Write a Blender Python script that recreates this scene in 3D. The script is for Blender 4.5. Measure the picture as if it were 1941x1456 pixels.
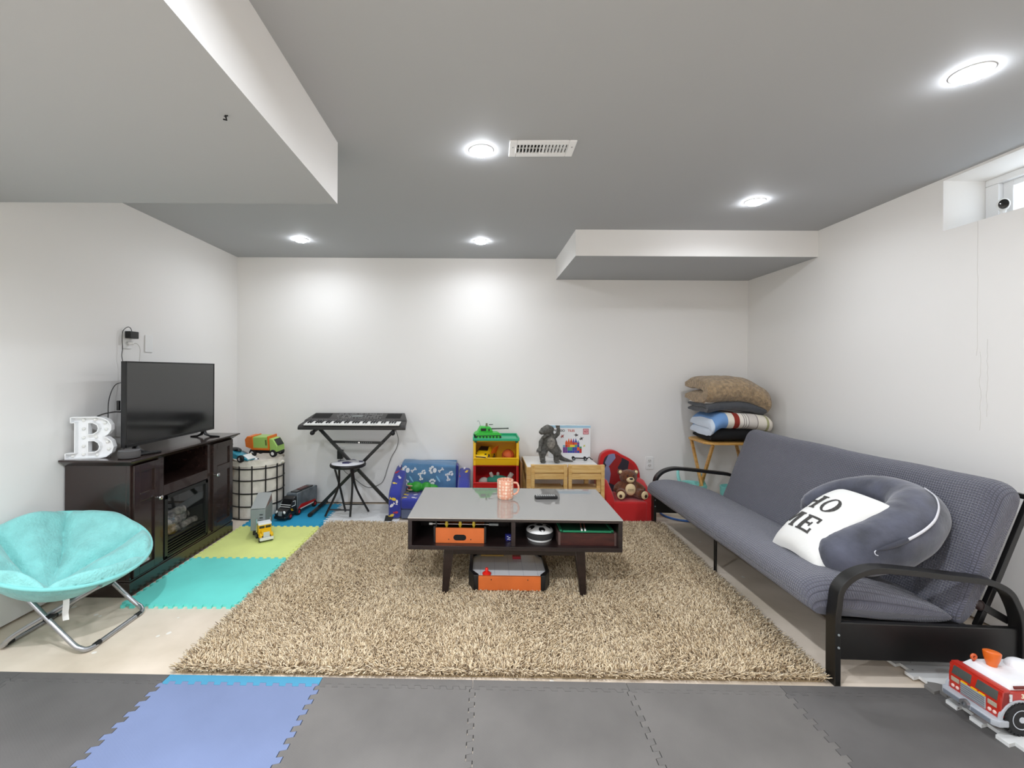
import bpy, bmesh, math, random
import numpy as np
from mathutils import Vector, Matrix, Euler, noise

for o in list(bpy.data.objects):
    bpy.data.objects.remove(o)
S = bpy.context.scene
COL = S.collection
PI = math.pi

# ------------------------------------------------------------------ camera, sky, exposure
cd = bpy.data.cameras.new('camera')
cd.sensor_fit = 'HORIZONTAL'
cd.sensor_width = 36.0
cd.lens = 860 / 1941 * 36.0
cd.shift_x = 60.5 / 1941
cd.shift_y = -24 / 1941
cd.clip_start = 0.05
cam = bpy.data.objects.new('camera', cd)
COL.objects.link(cam)
cam.location = (0, 0, 1.23)
cam.rotation_euler = (PI / 2, math.radians(-0.3), 0)
S.camera = cam

w = bpy.data.worlds.new('world')
S.world = w
w.use_nodes = True
bg = w.node_tree.nodes['Background']
bg.inputs[0].default_value = (0.80, 0.90, 1.0, 1)
bg.inputs[1].default_value = 3.0

S.view_settings.view_transform = 'Standard'
S.view_settings.look = 'None'
S.view_settings.gamma = 1.0
S.view_settings.use_curve_mapping = False
S.view_settings.exposure = 0.78
LAMP_W = 2.2          # each recessed lamp
S.cycles.max_bounces = 12
S.cycles.diffuse_bounces = 6
S.cycles.sample_clamp_indirect = 6.0


# disk lamp for the ceiling fixtures and the added, unseen fill lamps
def lamp(x, y, z, name='pot_or_fill_lamp', watts=LAMP_W):
    l = bpy.data.lights.new(name, 'AREA')
    l.shape = 'DISK'
    l.size = 0.084
    l.energy = watts
    l.color = (0.87, 0.925, 1.0)
    l.spread = math.radians(165)
    o = bpy.data.objects.new(name, l)
    COL.objects.link(o)
    o.location = (x, y, z)
    return o


for lx, ly, lz in ((0, 0.65, 2.26), (1.70, 0.37, 2.26), (0, -0.85, 2.26), (1.70, -0.85, 2.26), (-1.0, 0.85, 1.98), (-1.45, -1.0, 1.98)):  # unseen fill lamps without fixtures, added to brighten the room
    lamp(lx, ly, lz, watts=2.5 if lx > 1 else (16.0 if lx > -0.9 else 17.0))


# ------------------------------------------------------------------ helpers
def lin(c):
    r = []
    for v in c[:3]:
        v = v / 255.0
        r.append(v / 12.92 if v <= 0.04045 else ((v + 0.055) / 1.055) ** 2.4)
    return (r[0], r[1], r[2], 1)


def mat(name, rgb, rough=0.5, metal=0.0, noise_=None, bump=None, ior=1.5, coat=0.0, sheen=0.0, trans=0.0, emis=None, spec=None, rgb2=None):
    """noise_=(scale, amount) albedo variation; bump=(scale, strength, distance)"""
    m = bpy.data.materials.new(name)
    m.use_nodes = True
    nt = m.node_tree
    b = nt.nodes['Principled BSDF']
    b.inputs['Base Color'].default_value = lin(rgb)
    b.inputs['Roughness'].default_value = rough
    b.inputs['Metallic'].default_value = metal
    b.inputs['IOR'].default_value = ior
    b.inputs['Coat Weight'].default_value = coat
    b.inputs['Coat Roughness'].default_value = 0.05
    b.inputs['Sheen Weight'].default_value = sheen
    b.inputs['Transmission Weight'].default_value = trans
    if spec is not None:
        b.inputs['Specular IOR Level'].default_value = spec
    if emis:
        b.inputs['Emission Color'].default_value = lin(emis[0])
        b.inputs['Emission Strength'].default_value = emis[1]
    tc = nt.nodes.new('ShaderNodeTexCoord')
    if noise_:
        n = nt.nodes.new('ShaderNodeTexNoise')
        n.inputs['Scale'].default_value = noise_[0]
        n.inputs['Detail'].default_value = 6
        nt.links.new(tc.outputs['Object'], n.inputs['Vector'])
        r = nt.nodes.new('ShaderNodeValToRGB')
        a = noise_[1]
        if rgb2 is None:
            rgb2 = [max(0, v * (1 - a)) for v in rgb]
            hi = [min(255, v * (1 + a * 0.5)) for v in rgb]
        else:
            hi = rgb
        r.color_ramp.elements[0].position = 0.3
        r.color_ramp.elements[1].position = 0.7
        r.color_ramp.elements[0].color = lin(rgb2)
        r.color_ramp.elements[1].color = lin(hi)
        nt.links.new(n.outputs['Fac'], r.inputs['Fac'])
        nt.links.new(r.outputs['Color'], b.inputs['Base Color'])
    if bump:
        n2 = nt.nodes.new('ShaderNodeTexNoise')
        n2.inputs['Scale'].default_value = bump[0]
        n2.inputs['Detail'].default_value = 5
        nt.links.new(tc.outputs['Object'], n2.inputs['Vector'])
        bp = nt.nodes.new('ShaderNodeBump')
        bp.inputs['Strength'].default_value = bump[1]
        bp.inputs['Distance'].default_value = bump[2]
        nt.links.new(n2.outputs['Fac'], bp.inputs['Height'])
        nt.links.new(bp.outputs['Normal'], b.inputs['Normal'])
    return m


def wood(name, rgb, rgb2, rough=0.4, scale=6.0, stretch=(1, 12, 12), coat=0.0):
    m = mat(name, rgb, rough, coat=coat)
    nt = m.node_tree
    b = nt.nodes['Principled BSDF']
    tc = nt.nodes.new('ShaderNodeTexCoord')
    mp = nt.nodes.new('ShaderNodeMapping')
    mp.inputs['Scale'].default_value = stretch
    n = nt.nodes.new('ShaderNodeTexNoise')
    n.inputs['Scale'].default_value = scale
    n.inputs['Detail'].default_value = 8
    n.inputs['Distortion'].default_value = 0.6
    r = nt.nodes.new('ShaderNodeValToRGB')
    r.color_ramp.elements[0].position = 0.35
    r.color_ramp.elements[1].position = 0.65
    r.color_ramp.elements[0].color = lin(rgb2)
    r.color_ramp.elements[1].color = lin(rgb)
    nt.links.new(tc.outputs['Object'], mp.inputs['Vector'])
    nt.links.new(mp.outputs['Vector'], n.inputs['Vector'])
    nt.links.new(n.outputs['Fac'], r.inputs['Fac'])
    nt.links.new(r.outputs['Color'], b.inputs['Base Color'])
    return m


class MB:
    """collects shapes and links them as ONE mesh object"""
    def __init__(s, M=None):
        s.bm = bmesh.new()
        s.M = M or Matrix()

    def v(s, co):
        return s.bm.verts.new(s.M @ Vector(co))

    def f(s, vs, mi=0):
        try:
            fc = s.bm.faces.new(vs)
            fc.material_index = mi
            return fc
        except ValueError:
            return None

    def box(s, x0, x1, y0, y1, z0, z1, mi=0, R=None):
        P = [(x0, y0, z0), (x1, y0, z0), (x1, y1, z0), (x0, y1, z0), (x0, y0, z1), (x1, y0, z1), (x1, y1, z1), (x0, y1, z1)]
        if R is not None:
            P = [R @ Vector(p) for p in P]
        V = [s.v(p) for p in P]
        for q in ((0, 3, 2, 1), (4, 5, 6, 7), (0, 1, 5, 4), (1, 2, 6, 5), (2, 3, 7, 6), (3, 0, 4, 7)):
            s.f([V[i] for i in q], mi)
        return s

    def hexa(s, P, mi=0):
        """8 corner points, bottom ring then top ring"""
        V = [s.v(p) for p in P]
        for q in ((0, 3, 2, 1), (4, 5, 6, 7), (0, 1, 5, 4), (1, 2, 6, 5), (2, 3, 7, 6), (3, 0, 4, 7)):
            s.f([V[i] for i in q], mi)
        return s

    def rings(s, rings, mi=0, cap=True, closed=False):
        VR = [[s.v(p) for p in r] for r in rings]
        n = len(VR[0])
        m = len(VR)
        for i in range(m if closed else m - 1):
            a, b = VR[i], VR[(i + 1) % m]
            for j in range(n):
                s.f([a[j], a[(j + 1) % n], b[(j + 1) % n], b[j]], mi)
        if cap and not closed:
            s.f(list(reversed(VR[0])), mi)
            s.f(VR[-1], mi)
        return s

    def tube(s, pts, r, seg=8, mi=0, closed=False, flat=None, cap=True, up=None):
        P = [Vector(p) for p in pts]
        n = len(P)
        R = list(r) if isinstance(r, (list, tuple)) else [r] * n
        T = []
        for i in range(n):
            a = P[(i - 1) % n] if (closed or i > 0) else P[i]
            b = P[(i + 1) % n] if (closed or i < n - 1) else P[i]
            t = (b - a)
            T.append(t.normalized() if t.length > 1e-9 else Vector((0, 0, 1)))
        ref = Vector(up) if up is not None else (Vector((0, 0, 1)) if abs(T[0].z) < 0.9 else Vector((1, 0, 0)))
        N = (ref - T[0] * ref.dot(T[0])).normalized()
        rings = []
        for i in range(n):
            if i > 0 and up is None:
                q = T[i - 1].rotation_difference(T[i])
                N = q @ N
            elif up is not None:
                N = (ref - T[i] * ref.dot(T[i]))
                N = N.normalized() if N.length > 1e-6 else Vector((1, 0, 0))
            N = (N - T[i] * N.dot(T[i])).normalized()
            B = T[i].cross(N)
            fa = flat if flat else 1.0
            rings.append([P[i] + N * (R[i] * math.cos(2 * PI * k / seg)) + B * (R[i] * fa * math.sin(2 * PI * k / seg)) for k in range(seg)])
        return s.rings(rings, mi, cap, closed)

    def bar(s, pts, wv, hw, hn, mi=0):
        """rectangular bar swept along pts; wv = fixed width direction"""
        P = [Vector(p) for p in pts]
        W = Vector(wv).normalized()
        rings = []
        n = len(P)
        for i in range(n):
            t = (P[min(i + 1, n - 1)] - P[max(i - 1, 0)]).normalized()
            N = t.cross(W).normalized()
            rings.append([P[i] + W * hw + N * hn, P[i] - W * hw + N * hn, P[i] - W * hw - N * hn, P[i] + W * hw - N * hn])
        return s.rings(rings, mi)

    def cyl(s, p0, p1, r0, r1=None, seg=16, mi=0):
        r1 = r0 if r1 is None else r1
        return s.tube([p0, p1], [r0, r1], seg, mi)

    def lathe(s, prof, c=(0, 0, 0), seg=24, mi=0, rot=None, cap=True):
        c = Vector(c)
        R = rot or Matrix.Identity(3)
        rings = []
        for (r, z) in prof:
            rings.append([c + R @ Vector((r * math.cos(2 * PI * k / seg), r * math.sin(2 * PI * k / seg), z)) for k in range(seg)])
        return s.rings(rings, mi, cap)

    def prism(s, poly, h0, h1, axis='z', mi=0):
        def P(a, b, h):
            return {'z': (a, b, h), 'y': (a, h, b), 'x': (h, a, b)}[axis]
        A = [s.v(P(a, b, h0)) for a, b in poly]
        B = [s.v(P(a, b, h1)) for a, b in poly]
        n = len(poly)
        s.f(list(reversed(A)), mi)
        s.f(B, mi)
        for i in range(n):
            s.f([A[i], A[(i + 1) % n], B[(i + 1) % n], B[i]], mi)
        return s

    def ell(s, c, r, seg=16, rg=10, mi=0, rot=None, p=1.0, fn=None):
        c = Vector(c)
        if not isinstance(r, (list, tuple)):
            r = (r, r, r)
        R = rot.to_matrix() if isinstance(rot, Euler) else (rot or Matrix.Identity(3))

        def sg(v):
            return math.copysign(abs(v) ** p, v)
        rings = []
        for i in range(rg + 1):
            a = -PI / 2 + PI * i / rg
            ca, sa = max(math.cos(a), 0.02), math.sin(a)
            ring = []
            for k in range(seg):
                t = 2 * PI * k / seg
                q = Vector((r[0] * sg(ca) * sg(math.cos(t)), r[1] * sg(ca) * sg(math.sin(t)), r[2] * sg(sa)))
                if fn:
                    q = Vector(fn(q))
                ring.append(c + R @ q)
            rings.append(ring)
        return s.rings(rings, mi)

    def grid(s, fn, nu, nv, mi=0, cu=False, cv=False):
        V = [[s.v(fn(i / nu, j / nv)) for j in range(nv + (0 if cv else 1))] for i in range(nu + (0 if cu else 1))]
        a, b = len(V), len(V[0])
        for i in range(nu):
            for j in range(nv):
                s.f([V[i][j], V[(i + 1) % a][j], V[(i + 1) % a][(j + 1) % b], V[i][(j + 1) % b]], mi)
        return s

    def build(s, name, mats, parent=None, bev=0.0, bseg=2, ang=40, smooth=True, remesh=0.0, smooth_it=5, label=None, kind=None, sub=0, normals=True):
        if normals:
            bmesh.ops.recalc_face_normals(s.bm, faces=s.bm.faces)
        if bev > 0:
            E = [e for e in s.bm.edges if len(e.link_faces) == 2 and e.calc_face_angle(0) > math.radians(35)]
            bmesh.ops.bevel(s.bm, geom=E, offset=bev, segments=bseg, profile=0.5, affect='EDGES', clamp_overlap=True)
        me = bpy.data.meshes.new(name)
        s.bm.to_mesh(me)
        s.bm.free()
        mats = mats if isinstance(mats, (list, tuple)) else [mats]
        for m in mats:
            me.materials.append(m)
        o = bpy.data.objects.new(name, me)
        COL.objects.link(o)
        if remesh > 0 or sub:
            if remesh > 0:
                r = o.modifiers.new('r', 'REMESH')
                r.mode = 'VOXEL'
                r.voxel_size = remesh
                sm = o.modifiers.new('s', 'SMOOTH')
                sm.factor = 0.5
                sm.iterations = smooth_it
            if sub:
                q = o.modifiers.new('q', 'SUBSURF')
                q.levels = sub
            dg = bpy.context.evaluated_depsgraph_get()
            me2 = bpy.data.meshes.new_from_object(o.evaluated_get(dg))
            o.modifiers.clear()
            o.data = me2
            bpy.data.meshes.remove(me)
            me = me2
            me.name = name
            if len(me.materials) == 0:
                me.materials.append(mats[0])
        if smooth:
            me.polygons.foreach_set('use_smooth', [True] * len(me.polygons))
            a_ = 20 if (bev > 0 and bseg == 2) else ang
            me.set_sharp_from_angle(angle=math.radians(a_ if remesh == 0 else 180))
        if parent is not None:
            o.parent = parent
        if label:
            o['label'] = label
        if kind:
            o['kind'] = kind
        return o


def thing(name, label, cat, loc=(0, 0, 0), rz=0.0, group=None):
    o = bpy.data.objects.new(name, None)
    COL.objects.link(o)
    o.empty_display_size = 0.1
    o.location = loc
    o.rotation_euler = (0, 0, rz)
    o['label'] = label
    o['category'] = cat
    if group:
        o['group'] = group
    return o


def tag(o, label, cat, group=None):
    o['label'] = label
    o['category'] = cat
    if group:
        o['group'] = group
    return o


def struct(o, label):
    o['kind'] = 'structure'
    o['label'] = label
    return o


def dup(root, loc, rz, label, group=None):
    kids = {}
    for q in bpy.data.objects:
        if q.parent:
            kids.setdefault(q.parent.name, []).append(q)
    r = root.copy()
    COL.objects.link(r)
    r.location = loc
    r.rotation_euler = (0, 0, rz)
    r['label'] = label
    if group:
        r['group'] = group
    for ch in kids.get(root.name, []):
        c = ch.copy()
        COL.objects.link(c)
        c.parent = r
        for g in kids.get(ch.name, []):
            d = g.copy()
            COL.objects.link(d)
            d.parent = c
    return r


def curve_mesh(name, polys, depth, m, parent, M=None, bevel=0.0, fill=True, label=None, res=1, wall=0.0):
    """closed 2D outlines (with holes) extruded by +-depth; wall > 0 makes upright ribbon edges instead"""
    cu = bpy.data.curves.new(name, 'CURVE')
    cu.dimensions = '2D' if fill else '3D'
    cu.fill_mode = 'BOTH' if fill else 'FULL'
    cu.extrude = depth
    cu.bevel_depth = bevel
    cu.bevel_resolution = res
    for pl in polys:
        sp = cu.splines.new('POLY')
        sp.points.add(len(pl) - 1)
        for i, p in enumerate(pl):
            sp.points[i].co = (p[0], p[1], 0, 1)
        sp.use_cyclic_u = True
    t = bpy.data.objects.new(name, cu)
    COL.objects.link(t)
    dg = bpy.context.evaluated_depsgraph_get()
    me = bpy.data.meshes.new_from_object(t.evaluated_get(dg))
    bpy.data.objects.remove(t)
    if M is not None:
        me.transform(M)
    me.materials.clear()
    me.materials.append(m)
    me.name = name
    o = bpy.data.objects.new(name, me)
    COL.objects.link(o)
    if parent:
        o.parent = parent
    if label:
        o['label'] = label
    return o


def text(name, body, size, m, parent, M, depth=0.0005, bold=0.0, sx=1.0):
    cu = bpy.data.curves.new(name, 'FONT')
    cu.body = body
    cu.size = size
    cu.extrude = depth
    cu.offset = bold
    cu.align_x = 'CENTER'
    cu.align_y = 'CENTER'
    t = bpy.data.objects.new(name, cu)
    COL.objects.link(t)
    dg = bpy.context.evaluated_depsgraph_get()
    me = bpy.data.meshes.new_from_object(t.evaluated_get(dg))
    bpy.data.objects.remove(t)
    me.transform(M @ Matrix.Diagonal((sx, 1, 1, 1)))
    me.materials.clear()
    me.materials.append(m)
    o = bpy.data.objects.new(name, me)
    COL.objects.link(o)
    o.parent = parent
    return o


def basis(o, ux, uy, uz):
    """matrix whose columns are the given axes, at o"""
    ux, uy, uz = Vector(ux), Vector(uy), Vector(uz)
    return Matrix(((ux.x, uy.x, uz.x, o[0]), (ux.y, uy.y, uz.y, o[1]), (ux.z, uy.z, uz.z, o[2]), (0, 0, 0, 1)))


def smoothpath(P, n=8, closed=False):
    """Catmull-Rom through P"""
    P = [Vector(p) for p in P]
    out = []
    m = len(P)
    for i in range(m if closed else m - 1):
        p0 = P[(i - 1) % m] if (closed or i > 0) else P[0] * 2 - P[1]
        p1, p2 = P[i], P[(i + 1) % m]
        p3 = P[(i + 2) % m] if (closed or i < m - 2) else P[-1] * 2 - P[-2]
        for k in range(n):
            t = k / n
            out.append(0.5 * ((2 * p1) + (p2 - p0) * t + (2 * p0 - 5 * p1 + 4 * p2 - p3) * t * t + (3 * p1 - p0 - 3 * p2 + p3) * t ** 3))
    if not closed:
        out.append(P[-1].copy())
    return out


def lerpl(L, n):
    out = []
    for i in range(len(L) - 1):
        for k in range(n):
            out.append(L[i] + (L[i + 1] - L[i]) * k / n)
    out.append(L[-1])
    return out


def rrect(x0, x1, y0, y1, r, n=4):
    out = []
    for cx, cy, a in ((x1 - r, y0 + r, -PI / 2), (x1 - r, y1 - r, 0), (x0 + r, y1 - r, PI / 2), (x0 + r, y0 + r, PI)):
        for k in range(n + 1):
            t = a + PI / 2 * k / n
            out.append((cx + r * math.cos(t), cy + r * math.sin(t)))
    return out


def circ(cx, cy, r, n=16, ry=None, rot=0):
    ry = r if ry is None else ry
    out = []
    for k in range(n):
        a = 2 * PI * k / n
        x, y = r * math.cos(a), ry * math.sin(a)
        out.append((cx + x * math.cos(rot) - y * math.sin(rot), cy + x * math.sin(rot) + y * math.cos(rot)))
    return out


# ------------------------------------------------------------------ materials
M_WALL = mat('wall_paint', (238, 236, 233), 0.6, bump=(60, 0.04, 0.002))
M_CEIL = mat('shade_toned_ceiling', (172, 174, 176), 0.75, bump=(80, 0.05, 0.002))  # grey puts the dimmer light on downward faces into the colour
M_WHITE = mat('white_plastic', (238, 238, 236), 0.35)
M_WHITEPAINT = mat('white_paint', (242, 243, 244), 0.4)
M_BLACK = mat('black_plastic', (18, 18, 19), 0.4)
M_BLACKMETAL = mat('black_powder_coat', (17, 16, 15), 0.38, spec=0.6)
M_DARK = mat('dark_void', (6, 6, 6), 0.9)
M_CHROME = mat('chrome', (225, 225, 228), 0.15, metal=1.0)
M_STEEL = mat('silver_tube', (176, 177, 180), 0.3, metal=0.85)
M_ESP = wood('espresso_wood', (50, 35, 31), (41, 28, 25), 0.25, 5, (10, 1, 10), coat=0.35)
M_ESPT = wood('table_espresso', (40, 28, 26), (27, 18, 17), 0.3, 5, (1, 10, 10), coat=0.2)
M_PINE = wood('pine', (222, 186, 122), (205, 160, 92), 0.5, 4, (3, 3, 22))
M_PINEX = wood('pine_rail', (222, 186, 122), (205, 160, 92), 0.5, 4, (2, 20, 20))
M_OAK = wood('oak_tray', (214, 168, 94), (186, 134, 66), 0.4, 4, (2, 14, 14))
M_RED = mat('red_plastic', (196, 22, 22), 0.35)
M_YEL = mat('yellow_plastic', (240, 190, 22), 0.35)
M_GREEN = mat('green_plastic', (40, 160, 110), 0.35)
M_ORANGE = mat('orange_plastic', (232, 118, 36), 0.4)
M_GREY = mat('grey_plastic', (140, 146, 148), 0.4)
M_RUBBER = mat('rubber', (22, 22, 23), 0.75)
M_GLASSDARK = mat('dark_window_glass', (18, 20, 22), 0.08, coat=0.5)

# ------------------------------------------------------------------ room shell
XL, XR, YB, ZC = -2.25, 2.476, 4.20, 2.275
YF = -2.6


def concrete():
    m = mat('concrete', (210, 198, 180), 0.62)
    nt = m.node_tree
    b = nt.nodes['Principled BSDF']
    tc = nt.nodes.new('ShaderNodeTexCoord')
    n = nt.nodes.new('ShaderNodeTexNoise')
    n.inputs['Scale'].default_value = 2.2
    n.inputs['Detail'].default_value = 8
    r = nt.nodes.new('ShaderNodeValToRGB')
    r.color_ramp.elements[0].position = 0.3
    r.color_ramp.elements[0].color = lin((200, 185, 164))
    r.color_ramp.elements[1].position = 0.62
    r.color_ramp.elements[1].color = lin((232, 217, 199))
    v = nt.nodes.new('ShaderNodeTexVoronoi')
    v.inputs['Scale'].default_value = 9
    v.inputs['Randomness'].default_value = 1.0
    nz = nt.nodes.new('ShaderNodeTexNoise')
    nz.inputs['Scale'].default_value = 30
    ad = nt.nodes.new('ShaderNodeMath')
    ad.operation = 'MULTIPLY_ADD'
    ad.inputs[1].default_value = 0.22
    nt.links.new(tc.outputs['Object'], nz.inputs['Vector'])
    nt.links.new(nz.outputs['Fac'], ad.inputs[0])
    nt.links.new(v.outputs['Distance'], ad.inputs[2])
    lt = nt.nodes.new('ShaderNodeMath')
    lt.operation = 'LESS_THAN'
    lt.inputs[1].default_value = 0.2
    nt.links.new(ad.outputs[0], lt.inputs[0])
    mx = nt.nodes.new('ShaderNodeMix')
    mx.data_type = 'RGBA'
    mx.inputs['B'].default_value = lin((240, 238, 232))
    ml = nt.nodes.new('ShaderNodeMath')
    ml.operation = 'MULTIPLY'
    ml.inputs[1].default_value = 0.7
    nt.links.new(lt.outputs[0], ml.inputs[0])
    nt.links.new(ml.outputs[0], mx.inputs['Factor'])
    nt.links.new(tc.outputs['Object'], n.inputs['Vector'])
    nt.links.new(tc.outputs['Object'], v.inputs['Vector'])
    nt.links.new(n.outputs['Fac'], r.inputs['Fac'])
    nt.links.new(r.outputs['Color'], mx.inputs['A'])
    nt.links.new(mx.outputs['Result'], b.inputs['Base Color'])
    bp = nt.nodes.new('ShaderNodeBump')
    bp.inputs['Strength'].default_value = 0.15
    bp.inputs['Distance'].default_value = 0.004
    nt.links.new(n.outputs['Fac'], bp.inputs['Height'])
    nt.links.new(bp.outputs['Normal'], b.inputs['Normal'])
    return m


M_FLOOR = concrete()
M_DRYEDGE = mat('raw_wall_foot', (150, 140, 128), 0.9, noise_=(8, 0.4))
o = MB().box(XL - 0.3, XR + 0.3, YF - 0.2, YB + 0.2, -0.15, 0).build('floor', M_FLOOR, smooth=False)
struct(o, 'bare beige concrete basement floor with paint specks')
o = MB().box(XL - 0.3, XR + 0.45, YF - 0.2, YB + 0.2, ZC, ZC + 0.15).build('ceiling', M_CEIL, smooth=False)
struct(o, 'flat drywall ceiling, grey from shade in its colour, with recessed lights')


def wallbox(mb, x0, x1, y0, y1, z0, z1, inset):
    """drywall that stops 12 mm over the slab, raw foot recessed behind"""
    mb.box(x0, x1, y0, y1, max(z0, 0.014), z1, 0)
    if z0 < 0.01:
        dx0, dx1, dy0, dy1 = inset
        mb.box(x0 + dx0, x1 - dx1, y0 + dy0, y1 - dy1, 0, 0.014, 1)


mb = MB()
wallbox(mb, XL - 0.2, XR + 0.2, YB, YB + 0.2, 0, ZC, (0, 0, 0.02, 0))
struct(mb.build('wall_back', [M_WALL, M_DRYEDGE], smooth=False), 'plain white painted back wall')
mb = MB()
wallbox(mb, XL - 0.2, XL, YF, YB, 0, ZC, (0, 0.02, 0, 0))
struct(mb.build('wall_left', [M_WALL, M_DRYEDGE], smooth=False), 'plain white painted wall behind the television')
mb = MB()
WY0, WY1, WZ0, WZ1 = 1.45, 2.43, 1.993, 2.262
wallbox(mb, XR, XR + 0.30, YF, YB, 0, WZ0, (0.02, 0, 0, 0))
mb.box(XR, XR + 0.30, YF, WY0, WZ0, ZC)
mb.box(XR, XR + 0.30, WY1, YB, WZ0, ZC)
mb.box(XR, XR + 0.30, WY0, WY1, WZ1, ZC)
wr = mb.build('wall_right', [M_WALL, M_DRYEDGE], smooth=False)
struct(wr, 'white painted wall behind the futon, with a high window recess')
mb = MB()
CR = mat('hairline_crack', (214, 211, 206), 0.8)
for k, (yy, z0, z1) in enumerate(((2.26, 1.99, 1.32), (2.245, 1.34, 0.95), (2.215, 1.40, 1.02))):
    pts = [(XR - 0.0004, yy + 0.008 * noise.noise(Vector((0, k * 7.3, i * 0.9))), z0 + (z1 - z0) * i / 14) for i in range(15)]
    mb.tube(pts, 0.0010, 4)
mb.build('crack_line', CR, wr)
mb = MB()
wallbox(mb, XL - 0.2, XR + 0.3, YF - 0.2, YF, 0, ZC, (0, 0, 0, 0.02))
struct(mb.build('wall_front', [M_WALL, M_DRYEDGE], smooth=False), 'white wall behind the camera')

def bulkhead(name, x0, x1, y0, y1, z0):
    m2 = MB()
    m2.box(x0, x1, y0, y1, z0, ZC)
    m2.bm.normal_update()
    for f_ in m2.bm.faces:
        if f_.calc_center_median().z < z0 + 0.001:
            f_.material_index = 1  # underside gets the grey, its shade put into the colour
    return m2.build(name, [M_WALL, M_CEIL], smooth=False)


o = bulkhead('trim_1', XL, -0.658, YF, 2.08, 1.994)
struct(o, 'large white drywall bulkhead dropped along the left ceiling')
# small torn hook left in the underside of the bulkhead
mb = MB()
hx, hy = -0.768, 1.36
mb.tube([(hx, hy, 1.996), (hx + 0.002, hy + 0.002, 1.985), (hx + 0.007, hy - 0.004, 1.977), (hx + 0.001, hy - 0.012, 1.975)], 0.0022, 6)
mb.tube([(hx - 0.006, hy + 0.006, 1.994), (hx, hy, 1.99), (hx + 0.008, hy - 0.001, 1.992)], 0.0018, 6)
mb.build('ceiling_hook', M_BLACK, o)
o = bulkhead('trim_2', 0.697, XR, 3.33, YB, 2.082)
struct(o, 'shallow white drywall box in the far right ceiling corner')

# window recess
gl = bpy.data.materials.new('window_glass')
gl.use_nodes = True
nt = gl.node_tree
nt.nodes.clear()
out = nt.nodes.new('ShaderNodeOutputMaterial')
mixs = nt.nodes.new('ShaderNodeMixShader')
tr = nt.nodes.new('ShaderNodeBsdfTransparent')
gs = nt.nodes.new('ShaderNodeBsdfGlossy')
gs.inputs['Roughness'].default_value = 0.02
lw = nt.nodes.new('ShaderNodeLayerWeight')
lw.inputs[0].default_value = 0.5
po = nt.nodes.new('ShaderNodeMath')
po.operation = 'POWER'
po.inputs[1].default_value = 4.0
fr = nt.nodes.new('ShaderNodeMath')
fr.operation = 'MULTIPLY_ADD'
fr.inputs[1].default_value = 0.7
fr.inputs[2].default_value = 0.05
nt.links.new(lw.outputs['Facing'], po.inputs[0])
nt.links.new(po.outputs[0], fr.inputs[0])
nt.links.new(fr.outputs[0], mixs.inputs[0])
nt.links.new(tr.outputs[0], mixs.inputs[1])
nt.links.new(gs.outputs[0], mixs.inputs[2])
nt.links.new(mixs.outputs[0], out.inputs[0])
M_GLASS = gl
win = thing('window_1', 'small white framed basement window high in the right wall', 'window', (0, 0, 0))
del win['category']
win['kind'] = 'structure'
xw = 2.70
mb = MB()
fwid = 0.062
mb.box(xw, xw + 0.07, WY0, WY1, WZ0, WZ0 + 0.03)
mb.box(xw, xw + 0.07, WY0, WY1, WZ1 - 0.035, WZ1)
mb.box(xw, xw + 0.07, WY1 - fwid, WY1, WZ0 + 0.03, WZ1 - 0.035)
mb.box(xw, xw + 0.07, WY0, WY0 + fwid, WZ0 + 0.03, WZ1 - 0.035)
mb.build('window_frame', M_WHITEPAINT, win, bev=0.004)
mb = MB()
y1i, y0i = WY1 - fwid, WY0 + fwid
z0i, z1i = WZ0 + 0.03, WZ1 - 0.035
sw = 0.045
mb.box(xw + 0.025, xw + 0.06, y1i - sw, y1i, z0i, z1i)
mb.box(xw + 0.025, xw + 0.06, y0i, y0i + sw, z0i, z1i)
mb.box(xw + 0.025, xw + 0.06, y0i + sw, y1i - sw, z0i, z0i + 0.03)
mb.box(xw + 0.025, xw + 0.06, y0i + sw, y1i - sw, z1i - 0.03, z1i)
mb.box(xw + 0.025, xw + 0.06, (y0i + y1i) / 2 - 0.02, (y0i + y1i) / 2 + 0.02, z0i + 0.03, z1i - 0.03)
mb.build('window_sash', M_WHITEPAINT, win, bev=0.003)
MB().box(xw + 0.04, xw + 0.044, y0i + sw - 0.005, y1i - sw + 0.005, z0i + 0.02, z1i - 0.02).build('window_pane', M_GLASS, win)
cam_o = thing('security_camera', 'little white round security camera with black lens on the window sill', 'camera', (2.61, 2.268, WZ0))
cam_o.scale = (0.72, 0.72, 0.92)
MB().lathe([(0.030, 0.0), (0.032, 0.004), (0.032, 0.012), (0.016, 0.018), (0.014, 0.05), (0.018, 0.06)], seg=24).build('stand_base', M_WHITE, cam_o)
R = Euler((math.radians(95), 0, math.radians(-42)), 'XYZ').to_matrix()
mb = MB()
mb.lathe([(0.004, -0.032), (0.020, -0.029), (0.031, -0.018), (0.0345, 0), (0.033, 0.014), (0.029, 0.020), (0.027, 0.021)], (0, 0, 0.092), 28, rot=R)
mb.build('camera_head', M_WHITE, cam_o)
MB().lathe([(0.026, 0.0205), (0.0255, 0.024), (0.016, 0.0262), (0.003, 0.027)], (0, 0, 0.092), 28, rot=R).build('lens_face', mat('lens_black', (14, 15, 18), 0.1, coat=0.6), cam_o)

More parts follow.
